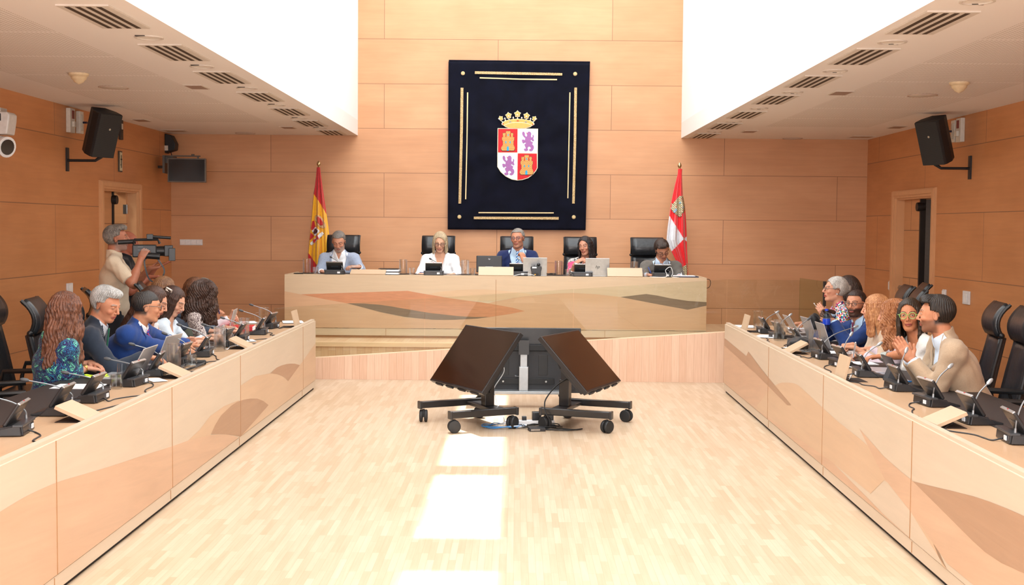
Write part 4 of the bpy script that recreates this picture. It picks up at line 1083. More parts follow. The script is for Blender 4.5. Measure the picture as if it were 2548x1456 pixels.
# --- five at the podium desk
prs('P1', 'person in grey blazer and open white shirt reading, leftmost at the podium desk', None, PI, T=ony(843, 601, 15.85), zf=ZD, scale=PS, skin='#c98f73', hair=('#463c37', '#8d857d'), hairstyle='short',
    lean=.30, head=(.02, -.50, .03), beard=('#b3a99f', .55), lids=.75, belly=1.1, top=('jacket', cloth('#9aa4b8', 'tweed'), .34, .22, .028), inner=('shirt', cloth('#eef0f2'), .05),
    hw={'R': (ony(801, 676, 15.55), 'fist', (.7, -.6, -.1), UPL), 'L': (ony(893, 664, 15.56), 'rest', (-.95, -.3, .05), (-.1, .2, -1))})
prs('P2', 'person in white blazer with blonde bob and round glasses, smiling down at the podium desk', None, PI, T=ony(1095, 603, 15.85), zf=ZD, scale=PS, skin='#e0ad90', hair=('#8a7455', '#d2bd9c'), hairstyle='bob', hair_len=.12, female=True,
    lean=.28, head=(0, -.36, -.03), smile=True, lips='#b02f38', lids=.55, glasses=('#2c3036', .019, .9), top=('jacket', cloth('#efeff0'), .20, .30, .0), shoulder=1.12,
    hw={'R': (ony(1046, 683, 15.52), 'pen', (.8, -.5, 0), UPL), 'L': (ony(1128, 684, 15.52), 'rest', (-.7, -.6, 0), UPL)})
prs('P3', 'person in navy suit and striped tie, chin on hand, centre of the podium desk', None, PI, T=ony(1288, 594, 15.85), zf=ZD, scale=PS, skin='#c98a6c', hair=('#57524d', '#9a958e'), hairstyle='short',
    lean=.18, head=(-.28, -.05, .04), lids=.35, glasses=('#2c3c66', .0195, .85), belly=1.15, top=('jacket', cloth('#1f2a55'), .34, .26, .02), inner=('shirt', cloth('#bcd4ea'), .03), tie=cloth('#3f78b8', 'stripe', '#d7e4f0'), beard=('#8d7f76', .25),
    hw={'L': (ony(1303, 650, 15.55), 'chin', (-.22, .25, 1), (-.5, .8, .1), (.6, .1, -.9)), 'R': (ony(1235, 680, 15.5), 'rest', (.5, -.8, 0), UPL)})
prs('P4', 'person with long black hair and black-and-white blouse at the podium desk', None, PI, T=ony(1456, 613, 15.85), zf=ZD, scale=PS*.97, skin='#c98f74', hair=('#100d0e', '#2c2526'), hairstyle='long', hair_len=.30, female=True,
    lean=.25, head=(-.42, -.12, .12), lids=.35, top=('blouse', cloth('#ffffff', 'leopard', scale=1), .12, .35), sleeve='three', extra='red nails',
    hw={'R': (ony(1430, 658, 15.6), 'rest', (.75, -.1, .62), (.2, .5, -.8), (-.3, 0, -1)), 'L': (ony(1476, 655, 15.6), 'rest', (-.85, -.2, .35), (-.2, .5, -.8), (.3, 0, -1))})
prs('P5', 'person in dark grey suit and light blue tie writing, rightmost at the podium desk', None, PI, T=ony(1647, 622, 15.78), zf=ZD, scale=PS, skin='#c88d70', hair=('#241b18', '#4a3a32'), hairstyle='quiff',
    lean=.42, head=(.22, -.62, .22), lids=.75, glasses=('#20262c', .019, .8), top=('jacket', cloth('#6a655f', 'tweed'), .32, .26, .02), inner=('shirt', cloth('#c3d8ee'), .03), tie=cloth('#8ec3e8', 'tweed'),
    hw={'R': (ony(1612, 685, 15.45), 'pen', (.8, -.5, 0), UPL), 'L': (ony(1690, 688, 15.45), 'rest', (-.8, -.5, 0), UPL)})
HF = -PI/2
# --- left bench
prs('L1', 'person with long auburn hair and paisley jacket, nearest camera on the left bench', None, HF, T=ony(166, 774, 8.1), skin='#d3987c', hair=('#3a211a', '#8d5a40'), hairstyle='wavy', hair_len=.36, female=True,
    lean=.20, turn=.75, head=(1.15, -.05, 0), top=('jacket', cloth('#ffffff', 'paisley'), .2, .3, .02), inner=('shirt', cloth('#efefee'), .05), sleeve='three', lapel=False,
    hw={'R': (onz(213, 916, .765), 'rest', (.85, .35, -.1), UPL, (-.4, -.7, -.8)), 'L': (onz(225, 903, .79), 'rest', (.8, -.4, -.05), UPL)})
prs('L2', 'person with silver hair and dark suit reaching an arm over the table on the left', None, HF, T=ony(264, 758, 8.62), skin='#c98c6d', hair=('#85837f', '#c9c8c5'), hairstyle='quiff',
    lean=.50, turn=.25, head=(-.30, -.38, .05), lids=.75, top=('jacket', cloth('#28303d'), .30, .24, .0), inner=('shirt', cloth('#eef1f5', 'vstripe', '#5d6f8c'), .03), tie=cloth('#14573f', 'tweed'),
    hw={'R': (onz(362, 887, .82), 'rest', (.9, .3, -.15), UPL, (-.3, -.6, -.6)), 'L': (onz(285, 905, .76), 'rest', (.9, -.1, 0), UPL)})
prs('L3', 'person in bright blue suit with thinning dark hair and glasses leaning over the left bench', None, HF, T=ony(366, 764, 9.25), skin='#c9906f', hair=('#1c1918', '#45403d'), hairstyle='balding',
    lean=.55, head=(.32, -.12, 0), lids=.5, glasses=('#3b4048', .018, .85), top=('jacket', cloth('#20407f'), .30, .24, .0), inner=('shirt', cloth('#f2f3f5'), .02), tie=cloth('#2146b8', 'stripe', '#c0405e'), shoulder=1.05,
    hw={'R': (onz(452, 873, .76), 'rest', (.9, .2, 0), UPL, (-.3, -.7, -.5)), 'L': (onz(480, 862, .76), 'rest', (.9, -.2, 0), UPL)})
prs('L4', 'person in white ruffled sleeveless top, half hidden behind the person in bright blue', None, HF, T=ony(384, 752, 9.95), skin='#dba58a', hair=('#2b1b16', '#5a3b2c'), hairstyle='long', hair_len=.34, female=True,
    lean=.35, head=(.1, -.45, 0), lids=.8, top=('top', cloth('#f4f4f5'), .14, .5), sleeve='none', ruffle=True,
    hw={'R': (onz(441, 868, .765), 'fist', (.9, .2, -.1), UPL, (-.3, -.6, -.8)), 'L': (onz(462, 850, .80), 'point', (.95, .1, .05), (.1, -.9, -.4))})
prs('L5', 'person with dark hair held by a cream clip and pale blue shirt, looking down', None, HF, T=ony(431, 750, 10.5), skin='#dfac90', hair=('#241713', '#54382c'), hairstyle='long', hair_len=.30, female=True,
    lean=.34, head=(-.12, -.52, .02), lids=.85, top=('shirt', cloth('#dce8f3'), .18, .35), sleeve='three',
    hw={'R': (onz(512, 843, .77), 'rest', (.9, .15, 0), UPL), 'L': (onz(530, 836, .77), 'rest', (.9, -.1, 0), UPL)})
prs('L6', 'person with smooth light brown hair, sitting behind the one with the hair clip', None, HF, T=ony(411, 722, 11.3), skin='#dba58a', hair=('#5e3d27', '#a37650'), hairstyle='long', hair_len=.26, female=True,
    lean=.10, head=(.8, -.1, 0), top=('shirt', cloth('#4d5563'), .1, .3),
    hw={'R': (onz(525, 824, .77), 'rest', (.9, .15, 0), UPL), 'L': (onz(540, 820, .77), 'rest', (.9, -.1, 0), UPL)})
prs('L7', 'person with dark wavy hair, sage waistcoat and flowered blouse sleeves on the left bench', None, HF, T=ony(512, 730, 11.35), skin='#dba58a', hair=('#241814', '#5b4033'), hairstyle='curly', hair_len=.26, female=True,
    lean=.30, head=(.75, -.12, 0), top=('waistcoat', cloth('#6f7568'), .24, .3, .0), inner=('blouse', cloth('#d6c9c2', 'fleck', '#5d4648', scale=1.3), .1), sleeve='long',
    hw={'R': (onz(566, 824, .77), 'rest', (.9, .2, 0), UPL), 'L': (onz(563, 815, .78), 'rest', (.9, -.2, 0), UPL)})
prs('L8', 'person with auburn hair, pink flower and pink top, hands joined upright on the left bench', None, HF, T=ony(490, 722, 12.1), skin='#dfa98c', hair=('#4a2a1b', '#8a5a3c'), hairstyle='long', hair_len=.3, female=True,
    lean=.25, head=(.4, -.1, 0), top=('top', cloth('#efdfe3'), .1, .3), sleeve='long',
    hw={'R': (ony(573, 793, 12.0), 'fist', (.35, 0, .93), (.7, .5, -.3), (-.2, -.4, -1)), 'L': (ony(571, 797, 12.12), 'fist', (.8, 0, .3), (.3, -.8, -.3), (-.1, .4, -1))})
prs('L9', 'person in denim blue jacket holding a pen upright, farthest on the left bench', None, HF, T=ony(509, 722, 12.75), skin='#cd9170', hair=('#6b675f', '#a29e95'), hairstyle='short',
    lean=.2, head=(.3, -.1, 0), top=('jacket', cloth('#4a76a8'), .3, .25, .02), inner=('shirt', cloth('#e7edf3'), .03), lapel=False,
    hw={'R': (ony(538, 795, 12.6), 'fist', (.5, 0, .85), (.3, .9, -.1), (-.2, -.4, -1)), 'L': (onz(560, 790, .78), 'rest', (.9, -.1, 0), UPL)})
# --- right bench
HG = PI/2
prs('R1', 'person with black hair and beige linen blazer, palms together, nearest camera on the right', None, HG, T=ony(2328, 784, 7.95), skin='#c68a6a', hair=('#0f0c0b', '#33281f'), hairstyle='quiff',
    lean=.42, turn=-.12, head=(-.42, -.05, .03), lids=.4, beard=('#2b211c', .6), top=('blazer', cloth('#b49c82'), .30, .26, .02), inner=('shirt', cloth('#cfe0f2'), .03),
    hw={'L': (ony(2268, 896, 7.95), 'clap', (-.55, .06, .83), (0, .95, .1), (.6, -.5, -1.)), 'R': (ony(2262, 893, 8.03), 'clap', (-.6, .04, .80), (0, -.95, .1), (.4, .5, -1.))})
prs('R2', 'person with dark hair and green round glasses in white sleeveless top facing the camera', None, HG, T=ony(2264, 785, 8.95), skin='#c6845f', hair=('#17110f', '#40301f'), hairstyle='long', hair_len=.26, female=True,
    lean=.35, turn=.25, head=(1.12, -.04, .06), lids=.3, glasses=('#9fdc7a', .0235, 1.), lips='#a8504c', top=('top', cloth('#efece6'), .16, .5), sleeve='none',
    hw={'L': (onz(2170, 893, .77), 'rest', (-.9, .15, -.05), UPL, (.5, -.5, -1)), 'R': (onz(2245, 885, .77), 'rest', (-.9, -.2, 0), UPL)})
prs('R3', 'person with curly red hair and pale lilac shirt writing on the right bench', None, HG, T=ony(2222, 785, 9.65), skin='#dba183', hair=('#7c4526', '#c98a5a'), hairstyle='curly', hair_len=.24, female=True,
    lean=.30, head=(-.45, -.15, 0), top=('shirt', cloth('#d9c7cf'), .1, .3), sleeve='long',
    hw={'L': (onz(2148, 882, .775), 'pen', (-.9, .1, -.1), UPL, (.4, -.6, -1)), 'R': (onz(2165, 868, .77), 'rest', (-.9, -.2, 0), UPL)})
prs('R4', 'person with straight ginger hair and beige blouse resting folded hands on the right bench', None, HG, T=ony(2178, 770, 10.2), skin='#dca283', hair=('#8a4d28', '#dba06c'), hairstyle='bob', hair_len=.22, female=True,
    lean=.28, head=(-.55, -.08, 0), top=('blouse', cloth('#cdb49b'), .1, .3), sleeve='three',
    hw={'L': (onz(2127, 866, .79), 'fist', (-.9, .1, .1), UPL, (.4, -.6, -1)), 'R': (onz(2122, 858, .79), 'fist', (-.9, -.2, 0), UPL)})
prs('R5', 'person with dark beard, glasses, blue suit and burgundy tie looking towards the camera', None, HG, T=ony(2129, 757, 10.95), skin='#cd9273', hair=('#1c1411', '#43302a'), hairstyle='short',
    lean=.30, turn=.35, head=(.88, -.03, 0), lids=.25, beard=('#271a16', .9), glasses=('#3a2a26', .020, .8), top=('jacket', cloth('#21396f'), .32, .28, .02), inner=('shirt', cloth('#b7d1e8'), .03), tie=cloth('#6b2a45', 'tweed'),
    hw={'L': (ony(2073, 800, 10.9), 'grip', (-.85, .2, .3), (.1, .9, .2), (.4, -.7, -1)), 'R': (ony(2070, 778, 11.05), 'grip', (-.85, -.1, .0), (0, -.8, -.5), (.5, .4, -1))})
prs('R6', 'person with grey hair in a bun, black glasses and multicoloured knit top, in profile', None, HG, T=ony(2078, 722, 11.65), skin='#d59b7e', hair=('#7d766f', '#d8d2ca'), hairstyle='bun', female=True,
    lean=.22, head=(.02, .06, 0), lids=.4, glasses=('#141214', .017, .8), lips='#b03a45', top=('top', cloth('#ffffff', 'confetti'), .1, .4), sleeve='short',
    hw={'L': (ony(2053, 790, 11.55), 'rest', (-.45, .1, .85), (-.2, .9, .2), (.2, -.5, -1)), 'R': (ony(2052, 785, 11.7), 'rest', (-.5, -.05, .8), (-.2, -.9, .1), (.3, .5, -1))})
prs('R7', 'person with dark brown hair and navy jacket, mostly hidden behind the one with grey bun', None, HG, T=ony(2107, 717, 12.35), skin='#cd9273', hair=('#1d1411', '#4a342a'), hairstyle='bob', hair_len=.12, female=True,
    lean=.2, head=(-.3, -.05, 0), top=('jacket', cloth('#222b4a'), .3, .28, .02), inner=('shirt', cloth('#f0eeea'), .04),
    hw={'L': (onz(2012, 808, .78), 'rest', (-.9, .1, 0), UPL), 'R': (onz(2000, 804, .78), 'rest', (-.9, -.1, 0), UPL)})
# --- the camera crew standing by the left door
prs('C1', 'person in cream short sleeved shirt holding a video camera by the left door', (0, 0, 0), HF+.28, T=ony(291, 594, 11.6), zf=0, stand=True, skin='#b8795e', hair=('#4a423c', '#9a9188'), hairstyle='quiff',
    lean=.02, head=(.0, .02, 0), beard=('#a79f98', .5), lids=.5, top=('shirt', cloth('#dccab0'), .08, .3), sleeve='short', belly=1.12, shoulder=1.12, bottoms='#2a2c33',
    hw={'R': (ony(350, 645, 11.42), 'grip', (.35, .3, .85), (.1, .9, -.1), (-.3, -.5, -1)), 'L': (ony(372, 668, 11.75), 'grip', (.85, .3, .1), (.0, 0, 1), (.1, .3, -1))})
prs('C2', 'person with bald head and black shirt standing behind the video camera operator', (0, 0, 0), HF+.2, T=ony(318, 604, 12.5), zf=0, stand=True, skin='#b06a52', hair=('#4a423c', '#4a423c'), hairstyle='none',
    lean=.04, head=(.0, -.15, 0), lids=.6, top=('shirt', cloth('#15151a'), .08, .3), sleeve='short', bottoms='#1d1e24',
    hw={'R': (ony(372, 690, 12.4), 'rest', (.9, .2, .1), UPL), 'L': (ony(385, 668, 12.7), 'flat', (.85, .1, .35), (0, 0, 1))})
# ================================================================== tapestry
YT = 17.66
velvet, nt, b = newmat('navy_velvet')
no = N(nt, 'ShaderNodeTexNoise'); no.inputs['Scale'].default_value = 6; L(nt, N(nt, 'ShaderNodeTexCoord').outputs['Object'], no.inputs[0])
L(nt, ramp(nt, no.outputs[0], [(.3, lin('#090a15')), (.7, lin('#0d0f1e'))]).outputs[0], b.inputs['Base Color'])
b.inputs['Roughness'].default_value = .8; b.inputs['Sheen Weight'].default_value = .10; b.inputs['Sheen Tint'].default_value = (.5, .5, .75, 1); b.inputs['Specular IOR Level'].default_value = .1
tap = thing('tapestry', 'dark navy velvet tapestry with crowned shield and gold bands on the back wall', 'tapestry', (0, 0, 0))
def tfold(s, t):
    """depth of the folds of the hanging"""
    e = min(s, 1-s, t*1.2, 1-t)*8; e = max(0, min(1, e))
    a = math.atan2(t-.52, (s-.5)*.8); r = math.hypot((s-.5)*.8, t-.52)
    return e*(.018*math.sin(a*9)*min(1, r*3.2)*max(0, 1-r*1.1)+.006*math.sin(s*21+2*t))
TC = [(1116, 153), (1468, 157), (1457, 573), (1114, 571)]
def tuv(s, t):
    a, b_, c_, d_ = TC; return ((a[0]*(1-s)+b_[0]*s)*(1-t)+(d_[0]*(1-s)+c_[0]*s)*t, (a[1]*(1-s)+b_[1]*s)*(1-t)+(d_[1]*(1-s)+c_[1]*s)*t)
g = MB(); g.grid(lambda s, t: at(*tuv(s, t), y=YT-.03-tfold(s, t)), 60, 70)
g.build('velvet_cloth', velvet, tap, smooth=True, auto=False, fix=False, solid=.012)
A_ = at(1117, 152, y=YT); B_ = at(1468, 156, y=YT); MB().tube([(A_.x, YT-.02, A_.z), (B_.x, YT-.02, B_.z)], .016, 10).build('hanging_rod', velvet, tap, smooth=True)
ot, st = (1090, 130), 3.165
def tp(p, d): q = at(ot[0]+p[0]/st, ot[1]+p[1]/st, y=YT-.03-d); return q
def patch(name, pts, d, th, mat, par, org=None, sc=None):
    if org is None: org, sc = ot, st
    P_ = [at(org[0]+p[0]/sc, org[1]+p[1]/sc, y=YT-.03-d) for p in pts]
    m_ = MB(); n = len(P_); vs = [tuple(p) for p in P_]+[(p.x, p.y-th, p.z) for p in P_]
    m_.add(vs, [tuple(range(n)), tuple(reversed(range(n, 2*n)))]+[(i, n+i, n+(i+1) % n, (i+1) % n) for i in range(n)])
    return m_.build(name, mat, par, fix=True) if name else m_
goldb, nt, b = newmat('gold_braid'); vo = N(nt, 'ShaderNodeTexVoronoi'); vo.inputs['Scale'].default_value = 90; L(nt, N(nt, 'ShaderNodeTexCoord').outputs['Object'], vo.inputs[0])
L(nt, ramp(nt, vo.outputs['Distance'], [(.1, lin('#e6cf9d')), (.6, lin('#a98a58'))]).outputs[0], b.inputs['Base Color']); b.inputs['Roughness'].default_value = .5; b.inputs['Metallic'].default_value = .2
goldp = M('#dcc493', .5, .2)
bands = [([(290, 150), (978, 165), (978, 184), (290, 171)], goldb), ([(328, 197), (480, 202), (640, 208), (937, 211), (937, 221), (640, 217), (480, 211), (328, 207)], goldp),
         ([(282, 1295), (950, 1298), (950, 1319), (282, 1315)], goldb), ([(319, 1259), (911, 1261), (911, 1270), (319, 1268)], goldp),
         ([(178, 280), (200, 280), (196, 600), (182, 1192), (161, 1192), (174, 600)], goldb), ([(228, 317), (238, 317), (232, 700), (222, 1158), (213, 1158), (224, 700)], goldp),
         ([(1073, 279), (1094, 279), (1088, 700), (1076, 1192), (1056, 1192), (1068, 700)], goldb), ([(1034, 317), (1043, 317), (1035, 700), (1026, 1150), (1018, 1150), (1027, 700)], goldp)]
for p_, mt in bands: patch('gold_band', p_, .016, .008, mt, tap)
for c_ in ((196, 166), (1080, 171), (168, 1297), (1069, 1299)):
    q = tp(c_, .018); MB().lathe([(.0, -.016), (.010, -.016), (.013, -.008), (.020, -.012), (.028, -.004), (.028, .004)], q, 20, axis='y').build('rosette', goldp, tap, smooth=True)
oe, se = (1210, 260), 7.28
def ep(name, pts, d, mat, par, th=.003): return patch(name, pts, d, th, mat, par, oe, se)
cream_m = M('#f0e6c8', .7); red_m = M('#cf1f28', .8); whi_m = M('#dfe8f0', .8); pur_m = M('#a46aa6', .85); org_m = M('#efb15f', .8); blu_m = M('#2aa3cf', .7); brn_m = M('#55412f', .8)
outl = [(205, 430), (938, 440), (934, 800), (930, 1150), (905, 1200), (850, 1270), (760, 1335), (650, 1370), (560, 1378), (460, 1360), (350, 1305), (260, 1225), (200, 1130), (200, 800)]
shd = ep('shield', outl, .022, cream_m, tap, .006)
clampq = lambda P_: P_
ep('quarter_field', [(216, 441), (566, 444), (562, 868), (212, 868)], .029, red_m, shd)
ep('quarter_field', [(575, 445), (926, 450), (920, 884), (570, 876)], .029, whi_m, shd)
ep('quarter_field', [(212, 880), (562, 880), (557, 1366), (460, 1350), (355, 1296), (268, 1217), (210, 1128)], .029, whi_m, shd)
ep('quarter_field', [(571, 888), (915, 892), (918, 1148), (895, 1192), (842, 1260), (755, 1322), (650, 1357), (564, 1366)], .029, red_m, shd)
brick_m, nt, b = newmat('castle_brick'); v = swz(nt, 'xz', world=True); bt = N(nt, 'ShaderNodeTexBrick')
for k_, v_ in (('Scale', 1), ('Brick Width', .032), ('Row Height', .0145), ('Mortar Size', .0022), ('Mortar Smooth', 0)): bt.inputs[k_].default_value = v_
bt.inputs['Color1'].default_value = (*lin('#f3b46a'), 1); bt.inputs['Color2'].default_value = (*lin('#e9a55c'), 1); bt.inputs['Mortar'].default_value = (*lin('#b5793c'), 1); L(nt, v, bt.inputs['Vector']); L(nt, bt.outputs['Color'], b.inputs['Base Color']); b.inputs['Roughness'].default_value = .8
cas = [(290, 840), (268, 812), (268, 780), (300, 735), (300, 660), (284, 650), (284, 600), (300, 588), (303, 565), (298, 560), (298, 518), (350, 513), (352, 560), (345, 565), (348, 588), (364, 585), (366, 530), (356, 520), (356, 482), (437, 482), (437, 520), (427, 530), (427, 585), (445, 588), (450, 565), (443, 560), (443, 515), (490, 518), (490, 560), (484, 565), (486, 588), (510, 600), (506, 650), (495, 660), (496, 735), (517, 775), (517, 812), (498, 840)]
lion = [(655, 500), (680, 490), (700, 528), (697, 560), (725, 588), (742, 560), (735, 540), (748, 505), (770, 490), (800, 498), (815, 530), (808, 570), (818, 600), (840, 590), (838, 560), (852, 545), (862, 580), (852, 612), (865, 655), (842, 668), (830, 650), (815, 640), (800, 660), (845, 690), (830, 722), (858, 750), (862, 790), (842, 832), (812, 848), (778, 838), (775, 815), (808, 802), (800, 772), (772, 758), (745, 788), (760, 826), (735, 842), (702, 846), (680, 815), (692, 798), (720, 800), (702, 752), (690, 728), (722, 700), (700, 684), (672, 710), (650, 682), (645, 640), (675, 636), (700, 650), (706, 610), (680, 585), (660, 560), (650, 530)]
def offs(P_, dx, dy, k=1.): 
    cx = sum(p[0] for p in P_)/len(P_); cy = sum(p[1] for p in P_)/len(P_); return [(cx+(p[0]-cx)*k+dx, cy+(p[1]-cy)*k+dy) for p in P_]
for dx, dy in ((0, 0), (336, 433)):
    cs = ep('castle', offs(cas, dx, dy, 1.03), .033, brn_m, shd, .002); 
    m_ = ep(None, offs(cas, dx, dy, .985), .0355, None, None, .002); m_.m = [0]*len(m_.f)
    for q in ([(370, 838), (370, 785), (378, 765), (392, 758), (404, 765), (410, 785), (410, 838)], [(346, 705), (346, 668), (352, 660), (364, 668), (364, 705)], [(424, 705), (424, 668), (432, 660), (442, 668), (442, 705)], [(388, 568), (388, 540), (396, 533), (404, 540), (404, 568)]):
        w_m = ep(None, [(p[0]+dx, p[1]+dy) for p in q], .038, None, None, .001); w_m.m = [1]*len(w_m.f); m_.add(w_m.v, w_m.f, 1)
    bpy.data.objects.remove(cs); m2 = ep(None, offs(cas, dx, dy, 1.03), .033, None, None, .002); m_.add(m2.v, m2.f, 2)
    m_.build('castle', [brick_m, blu_m, brn_m], shd)
for dx, dy in ((0, 0), (-355, 437)):
    m_ = ep(None, offs(lion, dx, dy), .033, None, None, .003)
    t_ = ep(None, [(p[0]+dx, p[1]+dy) for p in [(724, 508), (730, 525), (742, 535), (748, 528), (736, 520), (730, 506)]], .033, None, None, .004); m_.add(t_.v, t_.f, 1)
    m_.build('lion', [pur_m, red_m], shd)
crn = MB()
def cadd(pts, d, mi): q = ep(None, pts, d, None, None, .003); crn.add(q.v, q.f, mi)
band_ = [(285, 345), (300, 320), (350, 296), (400, 280), (480, 267), (570, 262), (660, 268), (740, 280), (800, 298), (845, 320), (862, 345), (862, 368), (835, 378), (790, 410), (700, 437), (430, 437), (355, 408), (312, 375), (288, 368)]
cadd(offs(band_, 0, 0, 1.03), .022, 0); cadd(offs(band_, 0, 0, .97), .0255, 1)
cadd([(320, 374), (400, 340), (480, 325), (570, 320), (660, 325), (750, 342), (832, 374), (790, 405), (700, 432), (570, 437), (430, 432), (360, 405)], .029, 0); cadd([(330, 376), (400, 348), (480, 333), (570, 328), (660, 333), (750, 350), (822, 376), (785, 400), (700, 425), (570, 430), (430, 425), (365, 400)], .0325, 1)
def leaf(cx, cy, r, fl=0):
    pts = []
    for i in range(10):
        a = PI/2+2*PI*i/10+fl; rr = r if i % 2 == 0 else r*.68
        if i == 5: rr = r*.8
        pts.append((cx+rr*math.cos(a), cy-rr*math.sin(a)))
    return pts
for cx, cy, r, f_ in ((566, 172, 66, 0), (404, 200, 64, .15), (730, 205, 64, -.15), (262, 250, 50, .5), (872, 255, 50, -.5)):
    cadd(leaf(cx, cy, r, f_), .022, 0); cadd(leaf(cx, cy, r*.84, f_), .0255, 1)
for (x1_, y1_, x2_, y2_) in ((566, 230, 566, 268), (404, 255, 425, 285), (730, 258, 708, 285), (262, 290, 310, 322), (872, 295, 838, 322), (489, 245, 492, 272), (643, 248, 640, 272), (338, 262, 350, 300), (803, 265, 790, 300)):
    cadd([(x1_-7, y1_), (x1_+7, y1_), (x2_+14, y2_), (x2_-14, y2_)], .021, 0)
for cx, cy in ((336, 253), (489, 236), (643, 240), (803, 257), (562, 190), (405, 213), (728, 218), (236, 263), (890, 268)):
    q = at(oe[0]+cx/se, oe[1]+cy/se, y=YT-.03-.03); crn.ball(q, .0115, 10, 2)
for pts, mi in (([(545, 296), (570, 286), (596, 296), (570, 306)], 3), ([(413, 312), (450, 305), (452, 315), (416, 322)], 4), ([(697, 308), (735, 314), (733, 325), (697, 320)], 4), ([(287, 352), (312, 340), (318, 352), (295, 364)], 3), ([(830, 352), (858, 358), (850, 370), (833, 364)], 3)): cadd(pts, .031, mi)
crn.build('crown', [cream_m, org_m, M('#f3f4f6', .25, coat=.5), red_m, M('#3f7fa8', .4)], tap)

# ================================================================== flags
brass = M('#c9b488', .25, .9)
def flag(name, label, left, right, y0, cfun, mats, tip, emblems, tie_m=None):
    root = thing(name, label, 'flag', (0, 0, 0), group=None)
    tpz = at(*tip, y=y0); 
    MB().lathe([(.0, .06), (.012, .056), (.026, .03), (.028, .008), (.018, -.012), (.012, -.02), (.017, -.026), (.012, -.034)], tpz, 16).build('finial', brass, root, smooth=True)
    MB().tube([(tpz.x, y0, ZD+.05), (tpz.x, y0, tpz.z-.03)], .013, 12).build('pole', brass, root, smooth=True)
    MB().lathe([(0, .06), (.03, .06), (.05, .04), (.16, .025), (.18, 0), (0, 0)], (tpz.x, y0, ZD), 24).build('flag_base', brass, root, smooth=True)
    def crv(C, v):
        for a, b_ in zip(C, C[1:]):
            if v <= b_[1]: t = (v-a[1])/(b_[1]-a[1]+1e-9); t = max(0, t); return a[0]+(b_[0]-a[0])*t
        return C[-1][0]
    v0, v1 = left[0][1], left[-1][1]
    def fold(s, t): return (.035*math.sin(s*16+t*2.5)*min(1, t*3+.15)+.02*math.sin(s*31+1))*math.sin(PI*min(1, max(0, s)))**.3
    def P(s, t):
        v = v0+(v1-v0)*t; a, b_ = crv(left, v), crv(right, v); u = a+(b_-a)*s; return u, v
    nu, nv = 110, 300; m_ = MB(); vs = []
    for j in range(nv):
        for i in range(nu):
            s, t = i/(nu-1), j/(nv-1); u, v = P(s, t); w_ = (crv(right, v)-crv(left, v)); bulge = .10*math.sqrt(max(0, 1-(2*s-1)**2))*min(1, w_/55)
            vs.append(tuple(at(u, v, y=y0-.02-bulge-fold(s, t)*min(1, w_/45))))
    for j in range(nv-1):
        for i in range(nu-1):
            u, v = P((i+.5)/(nu-1), (j+.5)/(nv-1)); a = j*nu+i; m_.add([], [], 0); m_.f.append((a, a+1, a+nu+1, a+nu)); m_.m.append(cfun(u, v))
    m_.v = vs
    cl = m_.build('flag_cloth', mats, root, smooth=True, auto=False, fix=False, solid=.004)
    for nm, pts, mt, dd_ in emblems:
        e = MB(); 
        def dep(u, v):
            a, b_ = crv(left, v), crv(right, v); s = (u-a)/(b_-a); s = min(1, max(0, s)); t = (v-v0)/(v1-v0); w_ = b_-a
            return y0-.02-.10*math.sqrt(max(0, 1-(2*s-1)**2))*min(1, w_/55)-fold(s, t)*min(1, w_/45)-dd_
        cu, cv_ = sum(p[0] for p in pts)/len(pts), sum(p[1] for p in pts)/len(pts); n = len(pts); vs = [tuple(at(cu, cv_, y=dep(cu, cv_)))]
        R_ = (.17, .33, .5, .66, .83, 1.); dense = []
        for i in range(n):
            a, b_ = pts[i], pts[(i+1) % n]; k_ = 8
            for q in range(k_): dense.append((a[0]+(b_[0]-a[0])*q/k_, a[1]+(b_[1]-a[1])*q/k_))
        n = len(dense)
        for r_ in R_:
            for p in dense: u, v = cu+(p[0]-cu)*r_, cv_+(p[1]-cv_)*r_; vs.append(tuple(at(u, v, y=dep(u, v))))
        fs = [(0, 1+i, 1+(i+1) % n) for i in range(n)]
        for k_ in range(5): fs += [(1+k_*n+i, 1+(k_+1)*n+i, 1+(k_+1)*n+(i+1) % n, 1+k_*n+(i+1) % n) for i in range(n)]
        e.add(vs, fs); e.build(nm, mt, cl, smooth=True, auto=False, fix=False, solid=.002)
    return root
of1, sf1 = (700, 380), 4.55
c1 = lambda P_: [(of1[0]+p[0]/sf1, of1[1]+p[1]/sf1) for p in P_]
fred = M('#c4161c', .45, sheen=.3); fyel = M('#f2b411', .45, sheen=.3); fwht = M('#e6e6ea', .5, sheen=.3); fstone = M('#d9cda8', .7); fcr = M('#f4212a', .4, sheen=.3); fbl = M('#9fc6de', .5)
def spain(u, v):
    x, y = (u-of1[0])*sf1, (v-of1[1])*sf1
    up_ = 465+(x-365)*1.35+(x-365)**2*.0017
    lo_ = 1130+(x-303)*1.42
    return 0 if y < up_ or y > lo_ else 1
